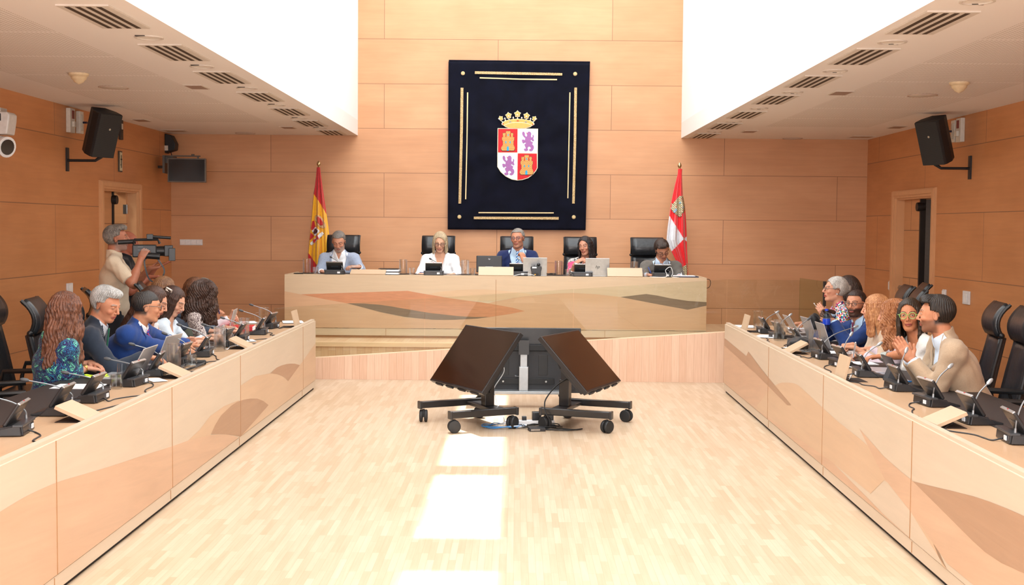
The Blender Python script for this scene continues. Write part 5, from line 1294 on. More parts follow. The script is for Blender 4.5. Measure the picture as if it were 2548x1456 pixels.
sp_e = [('crown', c1([(385, 715), (410, 705), (440, 715), (480, 765), (500, 820), (500, 850), (480, 860), (430, 845), (400, 800), (380, 760)]), M('#d8b48a', .5), .012),
        ('crown_lining', c1([(393, 735), (415, 722), (445, 745), (470, 790), (470, 820), (440, 825), (410, 790)]), fred, .022),
        ('crest_field', c1([(352, 775), (372, 770), (390, 850), (350, 885), (335, 860)]), fred, .012), ('crest_field', c1([(385, 840), (438, 888), (380, 945), (345, 885)]), fwht, .012),
        ('crest_lion', c1([(378, 860), (400, 858), (395, 875), (412, 880), (400, 905), (375, 925), (362, 905), (368, 885)]), M('#4a1626', .6), .022),
        ('crest_field', c1([(335, 905), (372, 945), (345, 975), (322, 988), (325, 940)]), fred, .012),
        ('pillar', c1([(325, 1025), (440, 910), (462, 895), (482, 915), (470, 935), (350, 1045), (335, 1050)]), fwht, .012),
        ('ribbon', c1([(352, 985), (372, 1000), (400, 960), (395, 940), (405, 925), (425, 975), (412, 985), (400, 980), (372, 1025), (360, 1015)]), fred, .022)]
flag('flag', 'red and yellow flag with coat of arms, left of the podium', c1([(403, 165), (395, 260), (380, 380), (365, 470), (345, 700), (330, 850), (315, 1000), (302, 1150), (300, 1250), (305, 1400)]),
     c1([(438, 165), (448, 260), (468, 400), (490, 550), (512, 700), (530, 830), (545, 950), (555, 1100), (562, 1250), (565, 1400)]), 17.1, spain, [fred, fyel], (793, 411), sp_e)
of2, sf2 = (1500, 380), 4.2825
c2 = lambda P_: [(of2[0]+p[0]/sf2, of2[1]+p[1]/sf2) for p in P_]
def cyl_(u, v):
    x, y = (u-of2[0])*sf2, (v-of2[1])*sf2
    # white quarter between (708,668) (865,920) (735,1050)
    e1 = 668+(x-708)*1.6; e2 = 920+(865-x)*1.0
    if y > e1 and y < e2 and x < 866: return 1
    if x > 866 and abs(y-920) < (x-866)*1.0+1: return 1
    return 0
castle2 = [(720, 585), (722, 555), (735, 538), (750, 545), (765, 520), (820, 458), (838, 465), (852, 456), (858, 480), (868, 540), (876, 600), (866, 635), (842, 652), (838, 680), (815, 690), (795, 670), (770, 655), (745, 630), (728, 605)]
stone2, nt, b = newmat('stone_print'); v = mapping(nt, swz(nt, 'xz', world=True), rot=(0, 0, .75)); bt = N(nt, 'ShaderNodeTexBrick')
for k_, v_ in (('Scale', 1), ('Brick Width', .042), ('Row Height', .022), ('Mortar Size', .0022), ('Mortar Smooth', 0)): bt.inputs[k_].default_value = v_
bt.inputs['Color1'].default_value = (*lin('#e3d8b4'), 1); bt.inputs['Color2'].default_value = (*lin('#d2c59c'), 1); bt.inputs['Mortar'].default_value = (*lin('#4b4636'), 1); L(nt, v, bt.inputs['Vector']); L(nt, bt.outputs['Color'], b.inputs['Base Color'])
cy_e = [('castle', c2(castle2), stone2, .012), ('castle_door', c2([(750, 635), (772, 597), (790, 597), (793, 612), (765, 643)]), fbl, .022), ('castle_window', c2([(808, 545), (818, 524), (832, 526), (828, 545)]), fbl, .022), ('castle_window', c2([(845, 592), (852, 574), (864, 574), (862, 590)]), fbl, .022),
        ('castle', c2([(842, 1225), (868, 1205), (885, 1200), (898, 1178), (902, 1250), (902, 1330), (860, 1330)]), stone2, .012)]
flag('flag', 'red and white flag with a stone castle, right of the podium', c2([(803, 172), (800, 225), (770, 340), (745, 450), (722, 560), (710, 665), (690, 800), (679, 930), (700, 1000), (735, 1060), (780, 1150), (815, 1250), (830, 1345)]),
     c2([(845, 172), (842, 225), (845, 340), (850, 450), (872, 560), (882, 665), (890, 800), (894, 930), (896, 1000), (898, 1060), (902, 1150), (905, 1250), (910, 1345)]), 17.1, cyl_, [fcr, fwht], (1691, 415), cy_e)

# ================================================================== wall and ceiling fittings
black = M('#1d1e21', .5, var=.1); grille, nt, b = newmat('speaker_grille'); wv = N(nt, 'ShaderNodeTexWave'); wv.inputs['Scale'].default_value = 60; wv.bands_direction = 'Z'; L(nt, N(nt, 'ShaderNodeTexCoord').outputs['Object'], wv.inputs[0])
L(nt, ramp(nt, wv.outputs[0], [(.2, lin('#141618')), (.8, lin('#2b2e31'))]).outputs[0], b.inputs['Base Color']); b.inputs['Roughness'].default_value = .6
plast = M('#e3dcd0', .5)
def wall_speaker(label, c, s, rot, sk):
    """c centre; s=+1 left wall"""
    root = thing('wall_speaker', label, 'loudspeaker', c, group='wall loudspeakers')
    R = Euler(rot).to_matrix()
    def tr(m_, nm, mt, par=root, **k): m_.v = [tuple(R @ Vector(p)) for p in m_.v]; return m_.build(nm, mt, par, **k)
    w_, d_, h_ = .30, .27, .50       # front towards -y local
    cb_ = tr(MB().prism([(-w_/2, -d_/2+.03), (w_/2, -d_/2+.03), (w_/2, 0), (w_*.3, d_/2), (-w_*.3, d_/2), (-w_/2, 0)], h_, off=-h_/2), 'cabinet', black, bevel=.006)
    tr(MB().prism([(-w_/2+.012, -d_/2), (w_/2-.012, -d_/2), (w_/2, -d_/2+.028), (-w_/2, -d_/2+.028)], h_-.006, off=-h_/2+.003), 'grille', grille, bevel=.004)
    tr(MB().cyl((.01, -d_/2-.003, .08), (.01, -d_/2, .08), .012), 'badge', steel)
    wx = (XL+.01-c[0]) if s > 0 else (XR-.01-c[0])
    bk = MB(); bk.b2((wx-.01, -.03, -.43), (wx+.01, .03, -.17)); bk.tube([(wx, 0, -.31), (-s*.06, 0, -.31), (0, 0, -.27), (0, 0, -.20)], [.016, .016, .024, .02], 10); bk.build('bracket', black, root)
    cbz = MB(); cbz.tube(bez([(sk.x-c[0]+s*.10, sk.y-c[1], sk.z-c[2]), (sk.x-c[0]+s*.18, (sk.y-c[1])*.7, sk.z-c[2]-.01), (-s*.08, 0, .12)]), .006, 6); cbz.tube([(sk.x-c[0]+s*.05, sk.y-c[1], sk.z-c[2]), (sk.x-c[0]+s*.11, sk.y-c[1], sk.z-c[2])], .012, 8); cbz.build('cable', M('#1a2440', .4), root)
    return root
pS1 = at(250, 330, x=-4.62); wall_speaker('black loudspeaker tilted down from the left wall beside the red fused switch', tuple(pS1), 1, (.36, 0, .95), at(193, 305, x=XL))
pS2 = at(2330, 349, x=4.66); wall_speaker('black loudspeaker tilted down from the right wall above the door', tuple(pS2), -1, (.36, 0, -.95), at(2381, 327, x=XR))
def wallbox(name, label, cat, u, v, s, w_, h_, d_, mat, cb=None, group=None):
    p = at(u, v, x=(XL if s > 0 else XR)); root = thing(name, label, cat, (p.x, p.y, p.z), group=group)
    MB().b2((0, -w_/2, -h_/2), (s*d_, w_/2, h_/2)).build('housing', mat, root, bevel=.006)
    if cb: cb(root, s, d_)
    return root
def sw_red(r_, s, d_):
    MB().b2((s*d_, -.02, .02), (s*(d_+.008), .035, .11)).build('red_indicator', M('#7c1a16', .3), r_); MB().b2((s*d_, -.03, -.07), (s*(d_+.03), .03, -.01)).build('rocker', plast, r_, bevel=.004)
def sock(r_, s, d_): MB().b2((s*d_, -.03, -.09), (s*(d_+.012), .03, .09)).build('socket_insert', M('#cfc7b9', .5), r_, bevel=.003)
wallbox('fused_switch', 'cream switch box with red indicator on the left wall', 'switch', 170, 300, 1, .15, .27, .05, plast, sw_red)
wallbox('socket_box', 'cream socket box behind the left loudspeaker', 'socket', 193, 305, 1, .12, .25, .05, plast, sock)
wallbox('fused_switch', 'cream switch box with red indicator on the right wall', 'switch', 2395, 324, -1, .15, .27, .05, plast, sw_red)
wallbox('socket_box', 'cream socket box behind the right loudspeaker', 'socket', 2381, 327, -1, .12, .25, .05, plast, sock)
def press(r_, s, d_): MB().b2((s*d_, -.05, -.05), (s*(d_+.006), .05, .05)).build('rocker', M('#f4f4f4', .4), r_, bevel=.003)
wallbox('light_switch', 'white light switch on the left wall, above the person with silver hair', 'switch', 171, 719, 1, .17, .13, .02, M('#e9e9ea', .4), press)
wallbox('light_switch', 'large white light switch on the right wall above the empty chairs', 'switch', 2407, 741, -1, .2, .15, .02, M('#e9e9ea', .4), press)
wallbox('light_switch', 'narrow white switch on the right wall beside the door frame, above the bearded person', 'switch', 2217, 711, -1, .09, .13, .02, M('#e9e9ea', .4), press)
wallbox('light_switch', 'small white switch on the right wall just right of the door', 'switch', 2352, 734, -1, .1, .13, .02, M('#e9e9ea', .4), press)
# 4-gang plate on the back wall
p = at(476, 603, y=YB); r_ = thing('switch_plate', 'white four-gang switch plate on the back wall left of the podium', 'switch', (p.x, YB, p.z))
MB().b2((-.165, -.012, -.042), (.165, 0, .042)).build('plate', M('#e6e6e6', .4), r_, bevel=.003)
for i in range(4): MB().b2((-.158+i*.08, -.02, -.034), (-.084+i*.08, -.012, .034)).build('rocker', M('#f2f2f2', .35), r_, bevel=.002)
# antennas / emergency fittings on the left wall
p = at(298, 318, x=XL); r_ = thing('wall_antenna', 'dark curved wireless antenna on the left wall, right of the loudspeaker', 'antenna', tuple(p))
MB().b2((0, -.05, -.15), (.03, .05, .13)).build('base', M('#2d2a28', .5), r_, bevel=.006)
MB().grid(lambda s, t: (.03+.30*s, -.05+.1*t, .11+.05*math.sin(s*2.4)), 12, 4).build('arm', M('#3a3532', .5), r_, smooth=True, fix=False, solid=.014)
MB().b2((.03, -.02, -.02), (.036, .02, .05)).build('label_plate', plast, r_)
p = at(297, 402, x=XL); r_ = thing('wall_panel', 'small cream framed panel on the left wall above the door corner', 'panel', tuple(p))
MB().b2((0, -.06, -.13), (.02, .06, .13)).build('frame', M('#4b4136', .5), r_, bevel=.003); MB().b2((.02, -.045, -.115), (.024, .045, .115)).build('insert', M('#d8cfb2', .6), r_)
m_ = MB(); m_.b2((.024, -.01, -.08), (.027, .01, .08)); m_.b2((.024, -.03, .02), (.027, .03, .035)); m_.b2((.024, -.03, -.05), (.027, .0, -.035)); m_.build('printed_symbol', M('#4b4136', .6), r_)
p = at(414, 358, x=XL); r_ = thing('emergency_light', 'black wedge-shaped fitting with white tag in the back left corner', 'light', tuple(p))
MB().prism([(0, -.14), (.0, .14), (.09, .12), (.15, 0), (.14, -.09), (.04, -.12)], .18, axis='y', off=-.09).build('housing', black, r_, bevel=.01); MB().b2((.001, -.096, -.10), (.05, -.09, -.03)).build('tag', plast, r_)
MB().tube(bez([(.06, 0, -.11), (.10, -.02, -.19), (.22, -.02, -.24)]), .006, 6).build('cable', black, r_)
# monitor on a bracket, back left corner
c_ = at(465, 424, y=16.9); r_ = thing('wall_monitor', 'dark flat monitor hung on an arm in the back left corner', 'monitor', tuple(c_), .06)
MB().b2((-.26, -.02, -.165), (.26, .05, .165)).build('housing', M('#6e665e', .45), r_, bevel=.006)
MB().b2((-.245, -.024, -.15), (.245, -.0195, .15)).build('screen', M('#14110f', .18, coat=.3), r_)
br_ = MB(); br_.b2((-.30, .05, .10), (-.20, .30, .20)); br_.b2((-.33, .0, .19), (.18, .04, .205)); br_.b2((-.33, -.01, -.04), (-.30, .3, .205)); br_.b2((.14, .0, .14), (.16, .03, .205)); br_.cyl((.08, .02, .19), (.08, .02, .225), .02); br_.tube([(-.32, .15, .05), (XL-c_.x+.02, .15, .05)], .02, 8); br_.build('bracket', M('#55504b', .4, .6), r_)
# PTZ camera at the left edge
p = at(-6, 330, x=-4.7); r_ = thing('security_camera', 'white wall-mounted dome-and-barrel camera cut off by the left edge of the view', 'camera', tuple(p))
wmt = M('#d9d6d2', .4)
hb = MB(); hb.prism([(-.1, -.02), (.12, -.02), (.14, .10), (.145, .16), (.12, .18), (-.1, .18)], .18, axis='y', off=-.09); hb.build('housing', wmt, r_, bevel=.012)
MB().b2((XL-p.x, -.07, .12), (.06, .07, .22)).build('mount', M('#b5afa8', .4), r_, bevel=.004)
MB().b2((-.08, -.095, .10), (.07, -.09, .165)).build('connector_panel', M('#2c2c30', .6), r_)
q1, q2 = Vector((-.17, .05, -.075)), Vector((.12, -.10, -.135)); 
MB().tube([q1, q2], .088, 20).build('barrel', wmt, r_, smooth=True); dq = (q2-q1).normalized()
MB().tube([q2-dq*.01, q2+dq*.012], .094, 20).build('lens_ring', M('#efefef', .3), r_, smooth=True); MB().tube([q2, q2+dq*.018], .07, 20).build('lens_glass', M('#131313', .1, coat=1.), r_, smooth=True)

# --- ceiling fittings: seven air grilles and downlights on each side
gm = M('#dcd3c9', .6); slot_m = M('#453426', .8)
gr0 = thing('ceiling_grille', 'x', 'air vent'); 
MB().b2((-.16, -.42, -.006), (.16, .42, .01)).build('frame', gm, gr0, bevel=.002)
for k_ in range(4): MB().b2((-.115+k_*.064, -.39, -.008), (-.085+k_*.064, .39, -.0055)).build('slot', slot_m, gr0)
dl0 = thing('downlight', 'x', 'downlight')
MB().lathe([(.075, .012), (.085, -.004), (.10, -.004), (.10, .01)], (0, 0, 0), 24).build('trim_ring', gm, dl0, smooth=True)
lampm = M('#f6f2ea', .3); MB().lathe([(0, .004), (.05, .002), (.07, .0), (.07, .012), (0, .01)], (0, -.0, 0), 20).build('reflector', lampm, dl0, smooth=True); MB().b2((-.07, -.1, -.003), (.0, -.075, .004)).build('spring_clip', M('#3b332c', .5), dl0)
gpos = {-1: [(262, 41), (437, 130), (555, 192), (650, 240), (722, 277), (773, 306), (825, 329)], 1: [(2315, 56), (2146, 140), (2020, 202), (1928, 247), (1856, 285), (1802, 313), (1753, 337)]}
lpos = {-1: [(371, 93), (503, 165), (615, 219), (688, 261), (744, 294), (796, 318)], 1: [(2432, 2), (2220, 104), (2078, 176), (1972, 229), (1888, 269), (1825, 302), (1778, 327)]}
first = True; firstl = True
ordw = ['nearest', 'second nearest', 'third nearest', 'middle', 'third farthest', 'second farthest', 'farthest']
for sd in (-1, 1):
    nm = 'left' if sd < 0 else 'right'
    for i, (u, v) in enumerate(gpos[sd]):
        q = at(u, v, z=ZC); lb = '%s of the seven slotted grilles in the %s ceiling' % (ordw[i], nm)
        if first: gr0.location = (q.x, q.y, ZC-.004); gr0['label'] = lb; gr0['group'] = 'ceiling air grilles'; first = False
        else: dup(gr0, (q.x, q.y, ZC-.004), 0, lb, 'ceiling air grilles')
    n_ = len(lpos[sd])
    for i, (u, v) in enumerate(lpos[sd]):
        q = at(u, v, z=ZC); lb = '%s recessed downlight of the %s ceiling row' % (ordw[i] if i < 3 else (['fourth nearest', 'fifth nearest', 'sixth nearest', 'farthest'][i-3] if i < n_-1 else 'farthest'), nm)
        if firstl: dl0.location = (q.x, q.y, ZC-.004); dl0['label'] = lb; dl0['group'] = 'recessed downlights'; firstl = False
        else: dup(dl0, (q.x, q.y, ZC-.004), PI if sd > 0 else 0, lb, 'recessed downlights')
for (u, v), nm in (((196, 190), 'left'), ((2387, 212), 'right')):
    q = at(u, v-7, z=ZC); r_ = thing('smoke_detector', 'cream round smoke detector under the %s ceiling' % nm, 'smoke detector', (q.x, q.y, ZC), group='smoke detectors')
    MB().lathe([(.0, 0), (.085, 0), (.085, -.015), (.06, -.035), (0, -.035)], n=24).build('base', M('#e9d3ae', .5), r_, smooth=True)
    MB().lathe([(.068, -.03), (.062, -.05), (.05, -.058), (.047, -.062), (.04, -.075), (.0, -.095)], n=24).build('sensor_head', M('#e3cba4', .5), r_, smooth=True)
    MB().lathe([(.0605, -.045), (.062, -.048), (.0605, -.051)], n=24).build('vent_slit', slot_m, r_)
for (u, v), nm in (((283, 217), 'left ceiling near the smoke detector'), ((2295, 237), 'right ceiling near the smoke detector'), ((610, 331), 'left ceiling towards the back wall'), ((1972, 344), 'right ceiling towards the back wall')):
    q = at(u, v, z=ZC); r_ = thing('ceiling_speaker', 'round flush cover in the '+nm, 'ceiling speaker', (q.x, q.y, ZC), group='round ceiling covers')
    MB().lathe([(.0, -.008), (.12, -.008), (.135, 0), (0, 0)], n=28).build('grille', gm, r_, smooth=True); MB().torus((0, 0, -.004), .138, .006, 'z', 28, 6).build('rim', M('#c9b3a4', .6), r_, smooth=True)
for (u, v), nm in (((489, 216), 'left ceiling beside the third grille'), ((2092, 231), 'right ceiling beside the third grille'), ((717, 317), 'left ceiling near the back wall'), ((1865, 327), 'right ceiling near the back wall'), ((352, 299), 'left ceiling above the loudspeaker'), ((2232, 316), 'right ceiling above the loudspeaker')):
    q = at(u, v, z=ZC); r_ = thing('ceiling_vent', 'small square flush vent in the '+nm, 'vent', (q.x, q.y, ZC), group='small square vents')
    MB().b2((-.09, -.16, -.006), (.09, .16, .002)).build('frame', gm, r_, bevel=.002); MB().b2((-.075, -.145, -.008), (.075, .145, -.0055)).build('grid', M('#a58c7e', .6), r_)
for (u, v), nm in (((435, 325), 'left'), ((2143, 340), 'right')):
    q = at(u, v, z=ZC); r_ = thing('ceiling_hatch', 'rectangular return grille in the far corner of the %s ceiling' % nm, 'vent', (q.x, q.y, ZC), group='corner return grilles')
    MB().b2((-.16, -.14, -.006), (.16, .14, .002)).build('frame', gm, r_, bevel=.002); MB().b2((-.13, -.11, -.008), (.13, .11, -.0055)).build('grid', M('#bda693', .6), r_)
# ================================================================== display screens on trolleys
blk = M('#1b1c1f', .35, var=.1, coat=.2); blk2 = M('#26272b', .5); scr = M('#1c1310', .12, var=.04, coat=.6, name='screen_glass'); silver = M('#a3a6a8', .35, .7)
rubber = M('#222325', .6)
def caster(root, x, y, a=0., zt=.115):
    c = MB(); ca, sa = math.cos(a), math.sin(a)
    for s in (-1, 1):
        o_ = (x-sa*.0215*s, y+ca*.0215*s); 
        X = Matrix.Translation((o_[0], o_[1], .055)) @ Matrix.Rotation(a, 4, 'Z'); c.at(X)
        c.lathe([(.0, -.016), (.030, -.016), (.050, -.013), (.055, -.006), (.055, .006), (.050, .013), (.030, .016), (0, .016)], n=24, axis='y')
    c.at(Matrix.Translation((x, y, 0)) @ Matrix.Rotation(a, 4, 'Z')).b2((-.03, -.006, .045), (.03, .006, .1)); c.cyl((.0, 0, .08), (.0, 0, zt), .012)
    return c.build('caster', rubber, root, smooth=True)
def disp_cart(label, pole, yaw, side_n, cen, W, Hh, rot3, metal, back=True, legs=(-.08, .48), half=.33):
    """pole (x,y); yaw = direction the cart faces"""
    root = thing('display_trolley', label, 'screen trolley', (pole[0], pole[1], 0), yaw)
    for s in (-1, 1):
        lg = MB(); lg.b2((legs[0]-.03, s*half-.03, .125), (legs[1]+.03, s*half+.03, .185)); lg.build('side_rail', metal, root, bevel=.008)
        for e in (legs[0]-.035, legs[1]+.035): MB().b2((e-.012, s*half-.034, .118), (e+.012, s*half+.034, .188)).build('end_cap', blk, root, bevel=.006)
        caster(root, legs[0], s*half, .5*s); caster(root, legs[1], s*half, -.7*s+.4)
    MB().b2((-.07, -half+.03, .135), (.07, half-.03, .165)).build('cross_plate', metal, root, bevel=.004)
    pl = MB(); pl.b2((-.045, -.045, .165), (.045, .045, .40)); pl.build('column', metal, root, bevel=.004)
    MB().b2((-.032, -.034, .38), (.032, .034, .62)).build('inner_column', metal if metal is silver else blk2, root, bevel=.003)
    kn_ = MB(); kn_.cyl((0, .045, .30), (0, .075, .30), .008); kn_.cyl((0, .07, .30), (0, .085, .30), .02); kn_.build('clamp_knob', blk, root, smooth=True)
    # screen, in world axes relative to the root
    inv = Matrix.Rotation(-yaw, 3, 'Z'); c = inv @ (Vector(cen)-Vector((pole[0], pole[1], 0))); R = inv @ rot3
    X = Matrix.Translation(c) @ R.to_4x4()
    sc_ = MB().at(X).b2((-W/2, -.012, -Hh/2), (W/2, .03, Hh/2)).build('display', blk, root, bevel=.004)
    MB().at(X).b2((-W/2+.012, -.0135, -Hh/2+.02), (W/2-.012, -.0119, Hh/2-.012)).build('screen', scr, sc_)
    bd = MB().at(X); bd.prism([(-W/2+.05, -Hh/2+.03), (W/2-.05, -Hh/2+.03), (W/2-.05, -.0), (W/2-.14, Hh/2-.22), (-W/2+.14, Hh/2-.22), (-W/2+.05, 0)], .035, axis='y', off=.03); bd.build('rear_housing', blk2, sc_, bevel=.006)
    for x_ in (-.19, .19): MB().at(X).b2((x_-.045, .065, -.14), (x_+.045, .069, .06)).build('recess', M('#101113', .4), sc_, bevel=.012)
    rl = MB().at(X)
    for z_ in (-.2, .13): rl.b2((-.30, .066, z_-.03), (.30, .085, z_+.03))
    rl.build('mount_rail', M('#17181a', .4, .3), sc_, bevel=.003)
    for x_ in (-.22, .2):
        for z_ in (-.2, .13): MB().at(X).cyl((x_, .085, z_), (x_, .11, z_), .009).build('screw', steel, sc_)
    for x_ in (-.42, -.2, .05, .3): MB().at(X).b2((x_, .0, -Hh/2-.012), (x_+.12, .028, -Hh/2+.002)).build('foot_vent', blk2, sc_)
    MB().at(X).b2((W/2-.30, .066, -.05), (W/2-.24, .069, .05)).build('port_panel', M('#0f0f10', .4), sc_)
    # arm from column to screen
    top = Vector((0, 0, .60)); bp_ = c+R @ Vector((0, .08, 0)); MB().tube([top, bp_], .028, 10).build('tilt_arm', blk, root)
    return root
def rotscr(yaw, tilt, roll=0.): return Matrix.Rotation(yaw, 3, 'Z') @ Matrix.Rotation(tilt, 3, 'X') @ Matrix.Rotation(roll, 3, 'Y')
E0 = Vector((0, 0, EYE)); kA = .975
cA = E0+(Vector((-.377, 11.108, .561))-E0)*kA; cB = E0+(Vector((.604, 11.081, .550))-E0)*kA
tA = disp_cart('black tilted screen on a trolley turned towards the left bench', (-.245, 10.85), math.atan2(-.462, -.886), 1, cA, 1.1*kA, .64*kA, rotscr(-1.089, -.631, -.013), blk)
tB = disp_cart('black tilted screen on a trolley turned towards the right bench', (.448, 10.87), math.atan2(-.334, .942), 1, cB, 1.1*kA, .64*kA, rotscr(1.24, -.747, .03), blk)
cC = at(1303, 896, y=12.0)
tC = disp_cart('silver trolley carrying a screen seen from behind, turned towards the podium', (cC.x, 11.87), PI/2, 1, (cC.x, 12.0, cC.z), 1.12, .64, rotscr(PI, 0), silver, legs=(-.02, .55), half=.42)
MB().at(Matrix.Rotation(-PI/2, 4, 'Z')).b2((-.05, -.06, .52), (.05, -.04, .66)).build('pivot_bracket', blk, tC)
# power strip and cables under the screens
pst = thing('power_strip', 'white power strip with black plugs on the floor under the screens', 'power strip', tuple(at(1318, 1058, z=0)), .1)
MB().b2((-.22, -.03, 0), (.22, .03, .045)).build('body', M('#e8e8ea', .4), pst, bevel=.006)
for x_ in (-.15, -.05): MB().b2((x_-.02, -.02, .045), (x_+.02, .02, .08)).build('plug', blk, pst, bevel=.004)
for x_ in (.06, .17): MB().b2((x_-.04, -.03, .045), (x_+.04, .03, .12)).build('adapter', blk, pst, bevel=.006)
def cable(label, pts, r, col, loops=0, name='cable', cat='cable', group=None):
    P_ = bez(pts, 8); o_ = MB().tube(P_, r, 6).build(name, M(col, .5), smooth=True, auto=False); return tag(o_, label, cat, group)
def coil(c, rx, ry, n, r, seed, z=.008, jit=.25):
    rn = random.Random(seed); pts = []
    for i in range(n*9+1):
        a = 2*PI*i/9; k_ = 1+rn.uniform(-jit, jit); pts.append((c[0]+rx*k_*math.cos(a), c[1]+ry*k_*math.sin(a), z+rn.uniform(0, .02)))
    return pts
q = at(1252, 1064, z=0)
cable('blue network cable coiled on the floor under the screens', coil(q, .16, .10, 3, .004, 1), .004, '#3c86c8')
cable('white cable coiled on the floor beside the power strip', coil((q.x+.06, q.y, 0), .12, .08, 3, .004, 2), .004, '#e9eaec')
q2 = at(1345, 1065, z=0); cable('black cables tangled under the screens beside the right caster', coil(q2, .16, .10, 4, .004, 3), .004, '#17181a')
q3 = at(1400, 1072, z=0); cable('black cable looped on the floor right of the screens', [(q2.x, q2.y, .01), (q3.x-.1, q3.y+.1, .01), (q3.x+.1, q3.y, .01), (q3.x+.17, q3.y+.05, .01), (q3.x+.05, q3.y-.03, .01), (q3.x-.15, q3.y, .01)], .006, '#17181a')
cable('black lead hanging in a loop from the right screen to the floor', [tuple(at(1420, 938, y=10.8)), tuple(at(1385, 960, y=10.7)), tuple(at(1360, 990, y=10.6)), tuple(at(1355, 1010, y=10.55)), tuple(at(1359, 1030, y=10.5)), tuple(at(1372, 1050, y=10.5))], .006, '#17181a')
cable('white lead hanging behind the left screen to the floor', [tuple(at(1248, 900, y=10.9)), tuple(at(1254, 925, y=10.9)), tuple(at(1230, 965, y=10.9)), tuple(at(1232, 985, y=10.9)), tuple(at(1240, 1010, y=10.85)), tuple(at(1254, 1040, y=10.7)), (q.x, q.y, .01)], .004, '#e4e6e8')
dvc = thing('media_box', 'small black electronic box on the floor among the cables', 'electronic box', tuple(at(1335, 1072, z=0)), .2); MB().b2((-.07, -.05, 0), (.07, .05, .03)).build('case', blk2, dvc, bevel=.004); MB().b2((-.06, -.052, .008), (.02, -.05, .022)).build('port_strip', steel, dvc)

# ================================================================== executive chairs
lth = M('#202327', .32, var=.12, scale=25, bump=.25, coat=.15, name='chair_leather'); frm = M('#131416', .4)
def make_chair():
    """origin on the floor under the seat, faces +y"""
    r_ = thing('office_chair', 'x', 'office chair')
    MB().box((0, .0, .46), (.50, .48, .085)).build('seat', lth, r_, bevel=.03)
    def bk(s, t):      # backrest: slightly curved slab
        x = (s-.5)*.44*(1-.10*t); z = .50+.47*t; y = -.24-.10*t-.03*math.cos((s-.5)*2.6); return (x, y, z)
    b_ = MB(); b_.grid(bk, 9, 9); b_.build('backrest', lth, r_, smooth=True, auto=False, fix=False, solid=.05, bevel=0)
    for sx in (-1, 1): MB().tube([(sx*.225, -.235, .48), (sx*.215, -.29, .75), (sx*.205, -.345, .98)], .015, 8).build('back_frame', frm, r_, smooth=True)
    hb = MB(); hb.grid(lambda s, t: ((s-.5)*.42, -.325+.038*(1-(2*t-1)**2)*1.0-.055*t*t, .985+.225*t), 7, 12); hb.build('headrest', lth, r_, smooth=True, auto=False, fix=False, solid=.042)
    for sx in (-1, 1):
        hp = MB(); hp.tube([(sx*.215, -.325+.038*(1-(2*t-1)**2)-.055*t*t-.012, .985+.23*t) for t in np.linspace(0, 1, 8)], .013, 8); hp.ball((sx*.218, -.335, .985), .022, 10); hp.build('headrest_frame', frm, r_, smooth=True)
    for sx in (-1, 1): 
        a_ = MB(); a_.tube([(sx*.25, -.2, .44), (sx*.275, -.2, .56), (sx*.275, -.17, .66), (sx*.275, .12, .665)], [.016, .016, .018, .02], 8); a_.tube([(sx*.25, .1, .44), (sx*.275, .09, .56), (sx*.275, .08, .655)], .014, 8); a_.build('armrest', frm, r_, smooth=True)
    MB().cyl((0, 0, .08), (0, 0, .42), .03).build('gas_column', frm, r_, smooth=True)
    b3 = MB()
    for i in range(5):
        a = 2*PI*i/5+.3; b3.tube([(0, 0, .10), (.3*math.cos(a), .3*math.sin(a), .075)], [.03, .018], 8)
    b3.build('star_base', frm, r_, smooth=True)
    for i in range(5):
        a = 2*PI*i/5+.3; w = MB(); w.at(Matrix.Translation((.3*math.cos(a), .3*math.sin(a), .03)) @ Matrix.Rotation(a, 4, 'Z')).lathe([(0, -.02), (.03, -.02), (.03, .02), (0, .02)], n=14, axis='y'); w.build('caster', rubber, r_, smooth=True)
    return r_
ch0 = make_chair(); chf = [True]
def chair(label, x, y, rz, z=0, group='black leather chairs', rake=-.0):
    if chf[0]: o_ = ch0; o_.location = (x, y, z); o_.rotation_euler = (0, 0, rz); o_['label'] = label; o_['group'] = group; chf[0] = False; return o_
    return dup(ch0, (x, y, z), rz, label, group)
PG = 'chairs at the podium desk'
for k_, u_, who in ((0, 846, 'the person in grey blazer'), (1, 1087, 'the person in white blazer'), (2, 1286, 'the person in navy suit'), (3, 1447, 'the person with long black hair'), (4, 1617, 'the person in dark grey suit')):
    q = at(u_, 600, y=16.35); chair('black leather chair behind %s at the podium' % who, q.x, 16.35, PI+(0.0 if k_ < 4 else .0), ZD+.03, PG)
